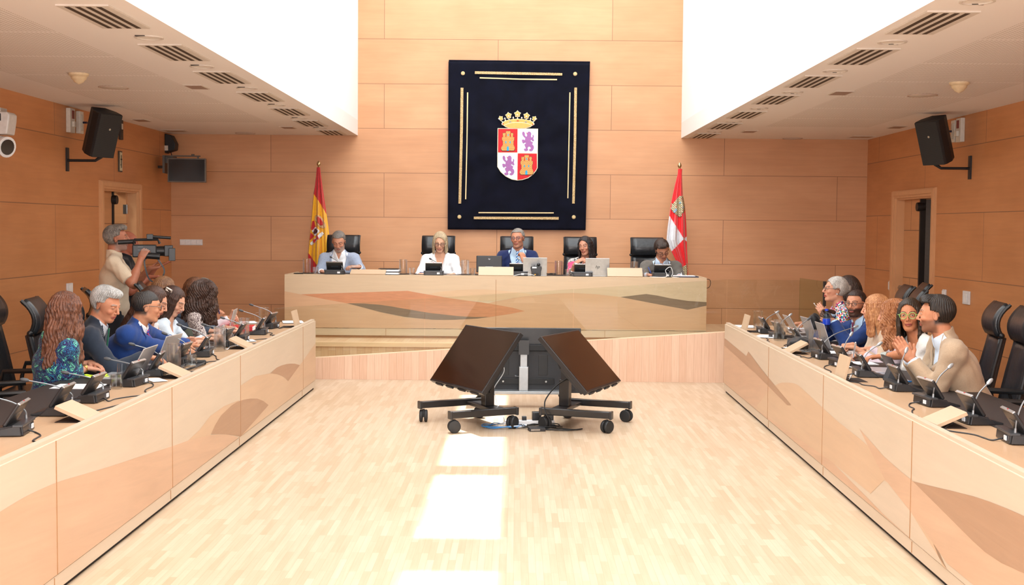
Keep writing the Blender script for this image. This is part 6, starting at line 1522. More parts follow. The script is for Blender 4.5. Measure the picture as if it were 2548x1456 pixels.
# left bench: (x, y, rz, label)
BG = 'chairs along the benches'
def hx(u, y): return at(u, 700, y=y).x
for lab, u, y, rz in (
    ('black leather chair cut off at the bottom left edge, nearest camera', -62, 6.2, HF-.1),
    ('edge-on black chair near the left edge, the one farther left', 12, 8.0, HF+.38),
    ('edge-on black chair just left of the paisley jacket, with curved headrest', 50, 7.15, HF+.40),
    ('black chair with tall headrest against the left wall, left of the auburn hair', 92, 9.25, HF-.12),
    ('black chair behind the person with silver hair', 212, 8.75, HF-.05),
    ('black chair behind the person in bright blue suit, near the cream shirt', 298, 9.5, HF+.2),
    ('black chair headrest just left of the thinning dark hair, by the cream shirt', 330, 10.2, HF+.2),
    ('dark chair headrest between the hair clip and the wavy brown hair', 449, 11.3, HF-.0)):
    chair(lab, hx(u, y), y, rz+(.22 if y > 8.5 else 0), 0, BG)
for lab, u, y, rz in (
    ('black chair by the right wall, farthest from the camera', 2165, 12.0, HG+.15),
    ('black chair by the right wall with its headrest under the narrow white switch', 2212, 12.5, HG+.1),
    ('black chair low behind the ginger hair, in front of two others', 2190, 11.3, HG+.1),
    ('black chair half hidden behind the beige blazer', 2364, 9.25, HG+.1),
    ('black chair right of the beige blazer with creased leather back', 2428, 8.65, HG+.14),
    ('black chair nearest the right edge, the one farther back', 2516, 8.05, HG+.05),
    ('empty black chair right of the beige blazer, pulled close to the bench', 2500, 6.75, HG+.08),
    ('black chair cut off by the right edge of the view', 2600, 6.0, HG+.05)):
    chair(lab, hx(u, y), y, rz-.26, 0, BG)
# ================================================================== delegate microphones
mb1 = M('#222326', .4, coat=.15); mb2 = M('#6d6a66', .35, .5, coat=.2); mlab = M('#dfe2e6', .4)
def make_mic():
    """local +y points to the speaker, origin on the table"""
    r_ = thing('delegate_microphone', 'x', 'microphone')
    w_ = .125
    b_ = MB(); b_.prism([(.105, 0), (.105, .010), (.03, .030), (.02, .040), (-.055, .052), (-.085, .050), (-.09, .0)], 2*w_-.03, axis='x', off=-w_+.015)
    b_.prism([(.06, 0), (.02, .034), (-.055, .050), (-.075, .048), (-.082, 0)], 2*w_, axis='x', off=-w_); b_.build('base', mb1, r_, bevel=.004)
    MB().b2((-w_-.002, -.09, .043), (w_+.002, -.04, .055)).build('rim', M('#43464a', .3, .3), r_, bevel=.003)
    X = Matrix.Translation((0, .01, .045)) @ Matrix.Rotation(math.radians(-33), 4, 'X').inverted()
    p_ = MB().at(X); p_.b2((-.105, -.014, 0), (.105, .006, .132)); pn = p_.build('screen_panel', mb1, r_, bevel=.008)
    MB().at(X).b2((-.103, -.0145, .129), (.103, .002, .136)).build('silver_edge', M('#b9bcbe', .25, .8), pn, bevel=.002)
    MB().at(X).b2((-.045, -.0155, .06), (.045, -.0135, .078)).build('rear_slot', M('#3c444b', .3, .3), pn)
    MB().at(X).b2((-.093, .0058, .014), (.093, .0068, .122)).build('display', M('#0e1114', .1, coat=.5), pn)
    MB().at(X).b2((-.009, -.006, .1345), (.009, .0, .1372)).build('red_light', M('#a31a1e', .3), pn)
    MB().b2((.04, -.0945, .012), (.075, -.0895, .034)).build('white_label', mlab, r_)
    return r_
mic0 = make_mic(); micf = [True]
neckm = M('#8f9294', .35, .6)
def mic(label, x, y, z, rz, dx=.07, dy=.14, h=.15, group='delegate microphones', light=False):
    if micf[0]: o_ = mic0; o_.location = (x, y, z); o_.rotation_euler = (0, 0, rz); o_['label'] = label; o_['group'] = group; micf[0] = False
    else: o_ = dup(mic0, (x, y, z), rz, label, group)
    nk = MB(); P_ = bez([(.09, -.055, .05), (.092, -.05, .05+h*.35), (.09-dx*.4, -.03+dy*.35, .05+h*.72), (.09-dx, dy, .05+h)], 6); nk.tube(P_, .0038, 6); nk.cyl((.09, -.055, .045), (.09, -.054, .075), .008, .006, 8)
    n_ = nk.build('gooseneck', neckm, o_, smooth=True)
    d_ = (P_[-1]-P_[-3]).normalized(); MB().tube([P_[-1], P_[-1]+d_*.012, P_[-1]+d_*.034, P_[-1]+d_*.046], [.006, .011, .011, .006], 10).build('microphone_head', M('#4b4c4e', .5) if not light else M('#a9abac', .35, .4), n_, smooth=True)
    return o_
for k_ in list(KIDS): del KIDS[k_]
KIDS.clear()
KIDS[mic0.name] = kids(mic0)
for c_ in KIDS[mic0.name]: KIDS[c_.name] = kids(c_)
LM = [(35, 1083), (140, 1033), (222, 1001), (330, 961), (384, 936), (446, 908), (508, 888), (556, 863), (597, 850), (668, 833), (668, 818)]
LMW = ['delegate microphone at the bottom left edge, nearest camera', 'delegate microphone beside the nearest open hatch lid on the left', 'delegate microphone third from camera on the left, near the white sheet', 'delegate microphone in front of the open silver laptop on the left', 'delegate microphone beside the nearest glass jug on the left bench',
       'delegate microphone just behind the nearest glass jug on the left bench', 'delegate microphone behind the cable bundle on the left, by the closed laptop', 'delegate microphone right behind the second glass jug on the left', 'delegate microphone beside the third glass jug on the left bench', 'nearer of the two microphones by the far glass jug, left bench', 'farthest microphone on the left bench, behind the far glass jug']
LX = []
for i, (u, v) in enumerate(LM):
    q = at(u, v, z=TZ); x_ = -2.49+(q.x+2.46)*.3; y_ = q.y+.06; LX.append((x_, y_)); mic(LMW[i], x_, y_, TZ+.003, PI/2+[.15, .05, .0, -.1, .12, -.05, .1, -.08, .05, .1, -.1][i], dx=[.03, .05, .04, .02, .06, .05, .03, .05, .02, .04, .05][i], dy=[.10, .16, .13, .15, .12, .10, .15, .16, .12, .14, .16][i], h=[.12, .12, .10, .10, .15, .16, .18, .12, .14, .16, .17][i])
RM = [(2548, 1104), (2435, 1055), (2335, 1011), (2262, 973), (2165, 938), (2108, 914), (2058, 894), (2006, 862), (1960, 843), (1918, 830)]
RMW = ['delegate microphone at the right edge, nearest camera', 'delegate microphone on the right bench behind the nearest open lid', 'delegate microphone beside the nearest open hatch lid, right bench', 'delegate microphone in front of the blue phone', 'delegate microphone beside the purple pen', 'delegate microphone behind the upright wooden lid on the right bench',
       'delegate microphone with long bent gooseneck beside the nearest jug, right bench', 'delegate microphone behind the black pouch on the right bench', 'delegate microphone right of the middle jug on the right bench', 'farthest delegate microphone on the right bench, by the far jug']
RX = []
for i, (u, v) in enumerate(RM):
    q = at(u, v, z=TZ); x_ = 2.52+(q.x-2.55)*.4; y_ = q.y+.06; RX.append((x_, y_)); mic(RMW[i], x_, y_, TZ+.003, -PI/2+[-.1, .05, .1, 0, -.1, .1, .05, -.05, .1, 0][i], dx=[.02, .03, .04, .05, .02, .05, .08, .05, .03, .04][i], dy=[.02, .03, .05, .0, .05, .02, .22, .06, .05, .07][i], h=[.20, .16, .17, .19, .17, .18, .20, .18, .16, .15][i], light=i != 7)
for i, (u, who) in enumerate(((833, 'grey blazer'), (1079, 'white blazer'), (1287, 'navy suit'), (1450, 'long black hair'), (1648, 'dark grey suit'))):
    q = at(u, 682, y=15.3); mic('delegate microphone in front of the person with %s at the podium' % who, q.x, 15.33, KT+.003, 0+[.0, .05, .1, -.05, .0][i], dx=[.14, .12, .06, .16, .14][i], dy=[.08, .08, .02, .05, .06][i], h=[.15, .14, .15, .10, .06][i], group='podium microphones', light=i > 1)

# ================================================================== glassware
def real_glass(name, ior, tint, mixt):
    m_, nt, b = newmat(name); nt.nodes.remove(b); g_ = N(nt, 'ShaderNodeBsdfGlass'); g_.inputs['IOR'].default_value = ior; g_.inputs['Roughness'].default_value = 0; g_.inputs['Color'].default_value = (*tint, 1)
    t_ = N(nt, 'ShaderNodeBsdfTransparent'); t_.inputs[0].default_value = (*tint, 1); mx = N(nt, 'ShaderNodeMixShader'); mx.inputs[0].default_value = mixt; L(nt, g_.outputs[0], mx.inputs[1]); L(nt, t_.outputs[0], mx.inputs[2]); L(nt, mx.outputs[0], nt.nodes['Material Output'].inputs[0]); return m_
gclear = real_glass('clear_glass', 1.45, (.99, .995, .99), .75); water = real_glass('water', 1.2, (.985, .99, .99), .75)
def make_jug(h, r, lev, hd):
    r_ = thing('glass_jug', 'x', 'jug')
    t = .003; MB().lathe([(0, 0), (r, 0), (r, h), (r-t, h), (r-t, .012), (0, .012)], n=32).build('glass_body', gclear, r_, smooth=True)
    MB().lathe([(0, .0125), (r-t-.0006, .0125), (r-t-.0006, h*lev), (0, h*lev)], n=32).build('water', water, r_, smooth=True)
    MB().torus((0, 0, h), r-.0015, .002, 'z', 32, 6).build('rim', gclear, r_, smooth=True)
    MB().prism([(-.012, h), (.012, h), (0, h)], .0, axis='z') if False else None
    MB().add([(r-.004, -.012, h-.012), (r-.004, .012, h-.012), (r+.016, 0, h+.004), (r-.002, -.013, h+.001), (r-.002, .013, h+.001)], [(0, 2, 1), (0, 3, 2), (1, 2, 4)]).build('spout', gclear, r_)
    if hd: MB().tube(bez([(-r, 0, h*.72), (-r-.022, 0, h*.72), (-r-.036, 0, h*.64), (-r-.036, 0, h*.32), (-r-.02, 0, h*.24), (-r, 0, h*.24)], 4), .0045, 8).build('handle', gclear, r_, smooth=True)
    return r_
def make_cup(h, r0, r1, lev=.0):
    r_ = thing('drinking_glass', 'x', 'glass'); t = .002
    MB().lathe([(0, 0), (r0, 0), (r1, h), (r1-t, h), (r0-t, .008), (0, .008)], n=26).build('glass_body', gclear, r_, smooth=True)
    MB().torus((0, 0, h if r1 >= r0 else h), r1-.001, .0014, 'z', 26, 6).build('rim', gclear, r_, smooth=True)
    MB().torus((0, 0, .003), r0, .0016, 'z', 26, 6).build('foot_ring', gclear, r_, smooth=True)
    return r_
jg = make_jug(.195, .049, .62, True); jg2 = make_jug(.185, .051, .70, False); cupm = make_cup(.088, .040, .034); cupd = make_cup(.085, .031, .038)
used = {}
def put(o_, label, loc, rz=0, group=None):
    if o_.name not in used:
        used[o_.name] = 1; KIDS[o_.name] = kids(o_); o_.location = loc; o_.rotation_euler = (0, 0, rz); o_['label'] = label
        if group: o_['group'] = group
        return o_
    return dup(o_, loc, rz, label, group)
zt = TZ+.004
for (u, v), lb, rz in (((433, 924), 'glass water jug nearest camera on the left bench', 0.), ((547, 873), 'second glass water jug from camera on the left bench', .2), ((607, 845), 'third glass jug on the left bench, in front of the red folder', .1), ((656, 813), 'farthest glass water jug on the left bench', .1),
                       ((2026, 880), 'nearest glass jug on the right bench, beside two open laptops', PI-.3), ((1938, 847), 'middle glass jug on the right bench, with curved handle', PI+.2), ((1886, 821), 'farthest glass jug on the right bench', PI)):
    q = at(u, v, z=zt); put(jg, lb, (q.x, q.y, zt), rz, 'glass jugs on the benches')
for u, lb in ((763, 'glass jug at the left end of the podium desk, before the flag'), (1003, 'glass jug on the podium left of the person in white blazer'), (1157, 'glass jug on the podium right of the person in white blazer'), (1390, 'glass jug on the podium between the two silver laptops'), (1578, 'glass jug on the podium beside the right wooden lid')):
    q = at(u, 683, y=15.4); put(jg2, lb, (q.x, 15.42, KT+.004), 1.2, 'glass jugs on the podium')
for (u, v), lb in (((289, 967), 'upturned drinking glass near the open silver laptop, left bench'), ((305, 937), 'drinking glass behind the nearest laptop lid, left bench'), ((478, 913), 'upturned glass behind the cable bundle, left bench'), ((570, 853), 'upturned glass between two jugs on the left bench'), ((647, 825), 'upturned glass with folded paper near the far left jug'),
                   ((2108, 905), 'drinking glass before the writing hand, right bench'), ((1980, 838), 'drinking glass by the grey laptops on the right bench'), ((1915, 812), 'drinking glass behind the farthest jug, right bench')):
    q = at(u, v, z=zt); put(cupm, lb, (q.x, q.y, zt), 0, 'drinking glasses on the benches')
for u, lb in ((786, 'small glass in front of the person in grey blazer'), (1025, 'small glass by the right hand of the person in white blazer'), (1176, 'small glass left of the black monitor on the podium'), (1413, 'small glass right of the podium centre jug'), (1606, 'small glass beside the writing hand at the podium')):
    q = at(u, 683, y=15.32); put(cupd, lb, (q.x, 15.3, KT+.004), 0, 'drinking glasses on the podium')

# ================================================================== open hatch lids
lidw = wood('lid_wood', '#dcbf9f', 'xy', dim=.8, world=False, grain=.04, blotch=.02, gscale=(2, 30, 1))
def lid(label, c, rz, w_, l_, ang, hole=True, grp='open hatch lids'):
    """hinge edge along local x at the origin, the board rises by ang from the tabletop towards +y"""
    r_ = thing('hatch_lid', label, 'hatch lid', c, rz, grp)
    X = Matrix.Rotation(ang, 4, 'X'); MB().at(X).b2((-w_/2, 0, .0), (w_/2, l_, .020)).build('board', lidw, r_, bevel=.002)
    if hole: MB().b2((-w_/2, .0, -.001), (w_/2, l_*.9, .0005)).build('opening', M('#2b1d14', .8), r_)
    return r_
for u, v, a, lb in ((232, 1048, .42, 'open wooden hatch lid nearest camera on the left bench'), (480, 941, .42, 'open wooden hatch lid beside the nearest jug, left bench'), (618, 868, .45, 'open wooden hatch lid beside the third jug, left bench'), (731, 815, 1.35, 'upright wooden hatch lid at the far end of the left bench')):
    q = at(u, v, z=TZ); lid(lb, (-2.235, q.y+.05, TZ+.002), PI/2, .235, .17, a)
for u, v, a, lb in ((2345, 1062, .42, 'open wooden hatch lid nearest camera on the right bench'), (2094, 948, 1.35, 'upright wooden hatch lid beside white cables, right bench'), (1965, 880, .5, 'open wooden hatch lid in front of the black pouch'), (1852, 826, 1.35, 'upright wooden hatch lid at the far end of the right bench')):
    q = at(u, v, z=TZ); xb = 2.068+(q.y-3.2)*(2.252-2.068)/9.93; lid(lb, (xb+.085, q.y+.05, TZ+.002), -PI/2, .235, .17, a)
for u, h_, lb in ((915, .35, 'wooden lid board on the podium right of the person in grey blazer'), (1234, .78, 'wooden lid board on the podium in front of the black monitor'), (1555, .78, 'wooden lid board on the podium right of the second laptop')):
    q = at(u, 690, y=15.1); lid(lb, (q.x, 15.08, KT+.001), 0, .435, .145, h_, True, 'podium lid boards')

# ================================================================== computers, papers and small things
lpm = M('#c9cbce', .3, .5); lpk = M('#2b2d31', .5); lps = M('#15181c', .1, coat=.5)
def laptop(label, c, rz, ang, w_=.32, d_=.22, mat=None, logo=False, closed=False, grp='laptops'):
    """local +y towards the user; hinge at y=0"""
    mt = mat or lpm; r_ = thing('laptop', label, 'laptop', c, rz, grp)
    b_ = MB().b2((-w_/2, 0, 0), (w_/2, d_, .013)).build('base', mt, r_, bevel=.004)
    if not closed:
        MB().b2((-w_/2+.02, .02, .0128), (w_/2-.02, d_*.6, .0142)).build('keyboard', lpk, b_); MB().b2((-.05, d_*.66, .0128), (.05, d_-.012, .0138)).build('touchpad', M('#b5b7ba', .3, .3), b_)
    X = Matrix.Translation((0, .002, .013)) @ Matrix.Rotation(ang, 4, 'X')
    l_ = MB().at(X).b2((-w_/2, 0, .0), (w_/2, d_, .007)).build('lid', mt, r_, bevel=.003)
    if not closed: MB().at(X).b2((-w_/2+.008, .012, -.001), (w_/2-.008, d_-.008, .0005)).build('screen', lps, l_)
    if logo:
        me = text_mesh('hp', .055, .0006, font_shear=.35); me.materials.clear(); me.materials.append(M('#26292d', .4)); o_ = bpy.data.objects.new('logo', me); COL.objects.link(o_); o_.parent = l_
        # lettering on the outside of the lid, upright when the lid is open
        o_.matrix_local = X @ Matrix.Translation((0, d_*.5, .0078))
    return r_
PIh = PI/2
for u, lb in ((1331, 'silver laptop with logo on the podium before the person in navy suit'), (1486, 'silver laptop with logo before the person with long black hair')):
    q = at(u, 688, y=15.25); laptop(lb, (q.x, 15.28, KT+.002), 0., math.radians(104), .30, .225, logo=True, grp='podium laptops')
laptop('open silver laptop nearest camera on the left bench, beside the paisley sleeve', tuple(at(338, 938, z=zt)), PIh, math.radians(118))
laptop('open silver laptop between the dark suit and the bright blue suit', tuple(at(408, 905, z=zt)), PIh-.1, math.radians(112))
laptop('closed grey laptop under the hands of the person in white ruffled top', tuple(at(522, 872, z=zt)), PIh, 0.0, mat=M('#8d9094', .35, .5), closed=True)
laptop('open silver laptop in front of the flowered blouse sleeve', tuple(at(573, 822, z=zt+.02)), PIh+.1, math.radians(105), .26, .2)
laptop('silver laptop farthest on the right bench', tuple(at(1960, 826, z=zt)), -PIh-.1, math.radians(122))
laptop('silver laptop second farthest on the right bench', tuple(at(1985, 836, z=zt)), -PIh, math.radians(122))
laptop('silver laptop in front of the black bag on the right bench', tuple(at(2022, 848, z=zt)), -PIh+.05, math.radians(110))
laptop('silver laptop in front of the person with burgundy tie', tuple(at(2057, 866, z=zt)), -PIh, math.radians(108))
laptop('closed thin silver laptop in front of the person with green glasses', tuple(at(2150, 925, z=zt)), -PIh-.25, 0, mat=M('#c3bfc6', .3, .4), closed=True)
tb = thing('tablet', 'dark tablet with reddish screen propped up beside the blue phone', 'tablet', tuple(at(2235, 942, z=zt)), -PIh)
X = Matrix.Rotation(math.radians(118), 4, 'X'); ts = MB().at(X).b2((-.12, 0, 0), (.12, .18, .008)).build('body', M('#3b3a3e', .3, .4), tb, bevel=.003)
MB().at(X).b2((-.11, .008, -.0012), (.11, .172, .0002)).build('screen', M('#4a2030', .1, coat=.5), ts); MB().prism([(-.02, 0), (-.09, 0), (-.055, .09)], .1, axis='x', off=-.05).build('stand', M('#55575b', .4, .4), tb)
# podium monitor
q = at(1217, 660, y=15.35); mo = thing('desktop_monitor', 'black desktop monitor seen from behind on the podium desk', 'monitor', (q.x, 15.42, KT+.002))
MB().box((0, 0, .14), (.325, .03, .21), R=Matrix.Rotation(-.12, 3, 'X')).build('housing', M('#1c1d20', .4), mo, bevel=.008)
MB().b2((-.05, -.06, .075), (.05, -.015, .11)).build('stand_hinge', M('#a9b7bb', .3, .5), mo, bevel=.004); MB().b2((-.10, -.08, 0), (.10, .08, .012)).build('foot', M('#a9b7bb', .3, .5), mo, bevel=.003); MB().b2((-.03, -.05, .01), (.03, -.02, .08)).build('stand_neck', M('#a9b7bb', .3, .5), mo)
me = text_mesh('hp', .026, .0005, font_shear=.3); me.materials.clear(); me.materials.append(M('#b9bcc0', .3, .5)); o_ = bpy.data.objects.new('logo', me); COL.objects.link(o_); o_.parent = mo; o_.location = (0, -.036, .205); o_.rotation_euler = (PIh-.12, 0, 0)
# conference phone device
q = at(1334, 687, y=15.15); cp_ = thing('desk_phone', 'black phone base with round knob in front of the podium laptop', 'phone', (q.x, 15.17, KT+.002))
MB().prism([(-.055, 0), (.055, 0), (.06, .06), (.07, .10), (.065, .125), (-.065, .125), (-.07, .10), (-.06, .06)], .05, axis='y', off=-.025).build('body', M('#222427', .4), cp_, bevel=.006)
MB().ball((.03, 0, .145), .022, 14).build('knob', M('#222427', .3), cp_, smooth=True); MB().b2((-.05, -.0275, .10), (.005, -.0245, .118)).build('label', mlab, cp_); MB().b2((-.03, -.0275, .01), (.03, -.0245, .04)).build('port_recess', M('#0b0b0c', .5), cp_); MB().b2((-.022, -.029, .014), (-.004, -.027, .03)).build('plug', M('#c9962f', .4), cp_)
papm = M('#f3f4f6', .7, var=.01)
def paper(label, c, rz, w_=.21, d_=.29, n=1, grp='paper sheets'):
    r_ = thing('paper_sheet', label, 'paper', c, rz, grp)
    for i in range(n): MB().box((random.uniform(-.004, .004)*i, random.uniform(-.004, .004)*i, .001+.0018*i), (w_, d_, .0014), R=Matrix.Rotation(.03*i, 3, 'Z')).build('sheet', papm, r_)
    return r_
for (u, v), rz, lb in (((195, 963), PIh, 'white sheet on the black pad in front of the paisley sleeve'), ((424, 946), .6, 'white card near the bench edge by the second open lid, left bench'), ((548, 906), .5, 'white card under the cable bundle on the left bench'), ((640, 848), .4, 'white card near the edge beside the far microphones, left bench'), ((745, 802), .2, 'white sheet at the far end of the left bench'), ((612, 803), .3, 'open pages beside the clasped hands, far left bench'),
                       ((1845, 813), -.2, 'white sheet at the far end of the right bench'), ((1912, 838), -.5, 'white sheet under cables by the middle jug, right bench'), ((1942, 864), -.5, 'white card behind the open lid before the black pouch'), ((2095, 878), -PIh, 'white pages by the folded hands on the right bench'), ((2130, 905), -PIh, 'white notepad under the writing hand, right bench'), ((1990, 818), -PIh, 'white pages with red edge at the far right bench')):
    q = at(u, v, z=zt); small = 'card' in lb; paper(lb, (min(q.x, -2.38) if q.x < 0 else max(q.x, 2.42), q.y, zt+.0005), rz, .10 if small else .21, .2 if small else .29, 1 if small else 3)
def slab(name, cat, label, c, rz, dims, mat, bev=.003): r_ = thing(name, label, cat, c, rz); MB().b2((-dims[0]/2, -dims[1]/2, 0), (dims[0]/2, dims[1]/2, dims[2])).build('cover', mat, r_, bevel=bev); return r_
r_ = slab('folder', 'folder', 'thick red folder behind the third jug, left bench', tuple(at(590, 822, z=zt)), .1, (.32, .24, .045), M('#cc2b2f', .5)); MB().b2((-.15, -.11, .004), (.165, .11, .04)).build('pages', papm, r_)
r_ = slab('smartphone', 'phone', 'blue phone lying at the edge of the black pad, right bench', tuple(at(2237, 950, z=zt)), .1, (.15, .075, .01), M('#2f7fc9', .3, coat=.4)); MB().b2((-.068, -.033, .0098), (.068, .033, .0108)).build('screen', lps, r_)
r_ = slab('smartphone', 'phone', 'grey phone lying in front of the reaching arm, left bench', tuple(at(320, 912, z=zt)), .3, (.15, .075, .01), M('#b7b9bd', .3, .3)); MB().b2((-.068, -.033, .0098), (.068, .033, .0108)).build('screen', lps, r_)
r_ = thing('ring_binder', 'stacked black binders with papers on the podium between grey and white blazers', 'binder', tuple(at(968, 684, y=15.3))); r_.location = (r_.location.x, 15.35, KT+.003)
for i in range(2): MB().b2((-.13, -.1, .035*i), (.13+.01*i, .1, .035*i+.005)).build('cover', blackp, r_); MB().b2((-.12, -.095, .035*i+.005), (.125, .095, .035*i+.028)).build('pages', papm, r_)
MB().b2((-.13, -.1, .07), (.12, .1, .075)).build('cover', blackp, r_)
r_ = thing('document_folder', 'navy folder with white pages at the right end of the podium desk', 'folder', (at(1712, 687, y=15.3).x, 15.3, KT+.003)); MB().b2((-.12, -.1, 0), (.12, .1, .012)).build('cover', M('#1e2946', .5), r_); MB().b2((-.2, -.08, .012), (.08, .1, .02)).build('pages', papm, r_)
r_ = slab('pen_case', 'case', 'flat black case at the left end of the podium desk', (at(742, 683, y=15.3).x, 15.35, KT+.003), .05, (.12, .12, .008), blackp)
def pen(label, p0, p1, col, r=.0045, tipc='#e8e8ea'):
    p0, p1 = Vector(p0), Vector(p1); r_ = thing('pen', label, 'pen', tuple(p0)); d_ = p1-p0
    MB().tube([d_*0, d_*.08, d_*.75], [r*.4, r, r], 10).build('barrel', M(col, .3, coat=.3), r_, smooth=True); MB().tube([d_*.75, d_*.97, d_], [r*1.1, r*1.1, r*.6], 10).build('cap', M(tipc, .3), r_, smooth=True); return r_
q = at(2165, 921, z=zt+.006); pen('purple pen on the right bench beside a microphone', (q.x+.13, q.y-.01, zt+.006), (q.x, q.y, zt+.006), '#9b3fd0')
pen('white pen in the hand of the person with curly red hair', tuple(at(2123, 890, z=.775)), tuple(at(2129, 852, y=9.0)), '#e6e8f5', .006)
pen('slim pen held up by the person with grey bun', tuple(at(2033, 766, y=11.6)), tuple(at(2025, 754, y=11.6)), '#c9c5bd', .004)
pen('dark blue pen held upright by the person in denim blue jacket', tuple(at(546, 782, y=12.5)), tuple(at(542, 757, y=12.5)), '#20286e', .006, '#20286e')
pen('dark blue pen by the writing hand at the right of the podium', tuple(at(1620, 680, y=15.4)), tuple(at(1613, 665, y=15.45)), '#26439a', .005, '#26439a')
pen('purple pen in the hand of the person in white blazer', tuple(at(1056, 678, y=15.42)), tuple(at(1044, 678, y=15.42)), '#4a3a78', .005, '#4a3a78')
q = at(240, 941, z=zt); cable('tangled lime green lanyard on the left bench', coil((q.x, q.y), .07, .05, 3, .004, 9, zt+.006, .5), .004, '#c9e23a', name='lanyard', cat='lanyard')
pen('grey pen lying by the green lanyard on the left bench', (q.x+.02, q.y-.03, zt+.008), (q.x+.18, q.y-.05, zt+.008), '#8fa0a8', .005)
# water bottle held by the bearded person
q = at(2056, 826, y=10.85); r_ = thing('water_bottle', 'clear blue plastic water bottle held by the bearded person', 'bottle', tuple(q)); bm_ = glass_mat('blue_plastic', (.55, .78, .95))
MB().lathe([(0, 0), (.028, 0), (.033, .01), (.033, .05), (.030, .056), (.033, .062), (.033, .12), (.028, .145), (.013, .175), (.013, .19), (0, .19)], n=24).build('bottle_body', bm_, r_, smooth=True)
MB().lathe([(.0335, .065), (.0345, .066), (.0345, .115), (.0335, .116)], n=24).build('label_band', M('#1d45c4', .3), r_, smooth=True); MB().lathe([(0, .188), (.0155, .188), (.0155, .205), (0, .205)], n=18).build('cap', M('#1d3fb8', .3), r_)
# soft bags
def bagmesh(label, c, r, mat, seed, nm='pouch', cat='bag'):
    S_ = SDF(*[np.arange(-r[a]*1.5, r[a]*1.5, .009) for a in range(3)]); rn = np.random.RandomState(seed); S_.ell((0, 0, 0), r, k=0)
    for i in range(7): S_.ell(rn.uniform(-.6, .6, 3)*np.array(r), np.array(r)*rn.uniform(.35, .6), k=.03)
    X_ = S_.pts((slice(None),)*3); S_.f = S_.f+(.006*np.sin(X_[0]*55+X_[2]*40)*np.cos(X_[1]*60)).astype(np.float32); S_.half((0, 0, -1), r[2]*.75)
    P_, Q_ = S_.mesh(); r_ = thing(nm, label, cat, (c[0], c[1], c[2]+r[2]*.75)); mesh_obj('fabric', P_, Q_, mat, r_); return r_
bk_ = cloth('#17171a', 'plain', scale=.5, rough=.5)
r_ = bagmesh('black crumpled pouch lying between the jugs on the right bench', at(1990, 866, z=zt), (.10, .13, .055), bk_, 3); 
for s_ in (-.015, .015): MB().ball((-.095, s_, -.01), .007, 8).build('stud', steel, r_)
bagmesh('black crinkled bag in the hands behind the laptops, right bench', at(2026, 828, z=zt), (.07, .09, .11), bk_, 5, 'handbag')

# cables: one lead trails from every microphone to the bench edge
rn = random.Random(11)
for i, (x_, y_) in enumerate(LX):
    xs_ = -2.235; pts = [(x_+.09, y_, zt+.012), (x_+.13, y_+rn.uniform(-.06, .06), zt)]; yy = y_
    tgt = y_+rn.uniform(.25, .5)*(1 if i % 3 else -1)
    for k_ in range(1, 6): t = k_/5; pts.append((x_+.13+(xs_-x_-.10)*t+rn.uniform(-.025, .025), y_+(tgt-y_)*t+rn.uniform(-.05, .05), zt-.001))
    cable('black lead trailing from %s' % (('the ' + LMW[i].replace('delegate microphone', 'microphone').replace('nearer of the two microphones', 'nearer microphone').split(',')[0]).replace('the microphone third', 'the microphone third')), pts, .0042, '#2a2a2c', name='microphone_cable', group='microphone leads')
for i, (x_, y_) in enumerate(RX):
    xb = 2.068+(y_-3.2)*.01853+.07; pts = [(x_-.09, y_, zt+.012), (x_-.14, y_+rn.uniform(-.05, .05), zt)]
    tgt = y_+rn.uniform(.25, .55)*(-1 if i % 3 else 1)
    for k_ in range(1, 6): t = k_/5; pts.append((x_-.13+(xb-x_+.14)*t+rn.uniform(-.025, .03), y_+(tgt-y_)*t+rn.uniform(-.05, .05), zt-.001))
    cable('black lead trailing from %s' % ('the ' + RMW[i].replace('delegate microphone', 'microphone').split(',')[0]), pts, .0042, '#2a2a2c', name='microphone_cable', group='microphone leads')
q = at(510, 915, z=zt); cable('bundle of dark cables looped beside the second open lid, left bench', coil((q.x-.10, q.y), .05, .26, 3, .004, 21, zt+.004, .3), .004, '#3a3d40')
r_ = slab('adapter', 'power adapter', 'black adapter box among cables on the left bench', tuple(at(495, 907, z=zt)), .4, (.10, .05, .03), blackp, .006)
q = at(517, 847, z=zt); cable('white earphone cable in a small tangle on the closed laptop, left bench', coil((q.x, q.y), .05, .07, 3, .003, 22, zt+.02, .4), .0028, '#eceef0')
q = at(535, 908, z=zt); cable('white charging cable behind the second jug on the left bench', [tuple(at(528, 835, z=zt+.005)), tuple(at(560, 868, z=zt+.005)), tuple(at(575, 862, z=zt+.005)), tuple(at(602, 858, z=zt+.005))], .004, '#eceef0')
cable('white cable dropping into the hatch by the upright lid, right bench', [tuple(at(2095, 918, z=zt)), tuple(at(2115, 913, z=zt+.01)), tuple(at(2135, 922, z=zt)), tuple(at(2122, 928, z=zt)), tuple(at(2113, 945, z=zt))], .004, '#f1f1f2')
cable('white cable running behind the middle jug on the right bench', [tuple(at(1888, 822, z=zt)), tuple(at(1900, 826, z=zt)), tuple(at(1922, 833, z=zt)), tuple(at(1930, 835, z=zt))], .003, '#eceef0')
cable('dark headset cable around the nearest jug, right bench', coil(at(2022, 882, z=zt), .09, .07, 2, .004, 31, zt+.02, .3), .005, '#55585a')
q = at(1668, 680, y=15.2); cable('white cable looped in front of the rightmost podium microphone', [(q.x-.25, 15.25, KT+.004), (q.x-.05, 15.2, KT+.01), (q.x-.06, 15.2, KT+.09), (q.x, 15.2, KT+.13), (q.x+.03, 15.2, KT+.06), (q.x+.02, 15.2, KT+.01), (q.x+.14, 15.25, KT+.006), (q.x+.15, 15.3, KT+.06)], .004, '#eceef0')
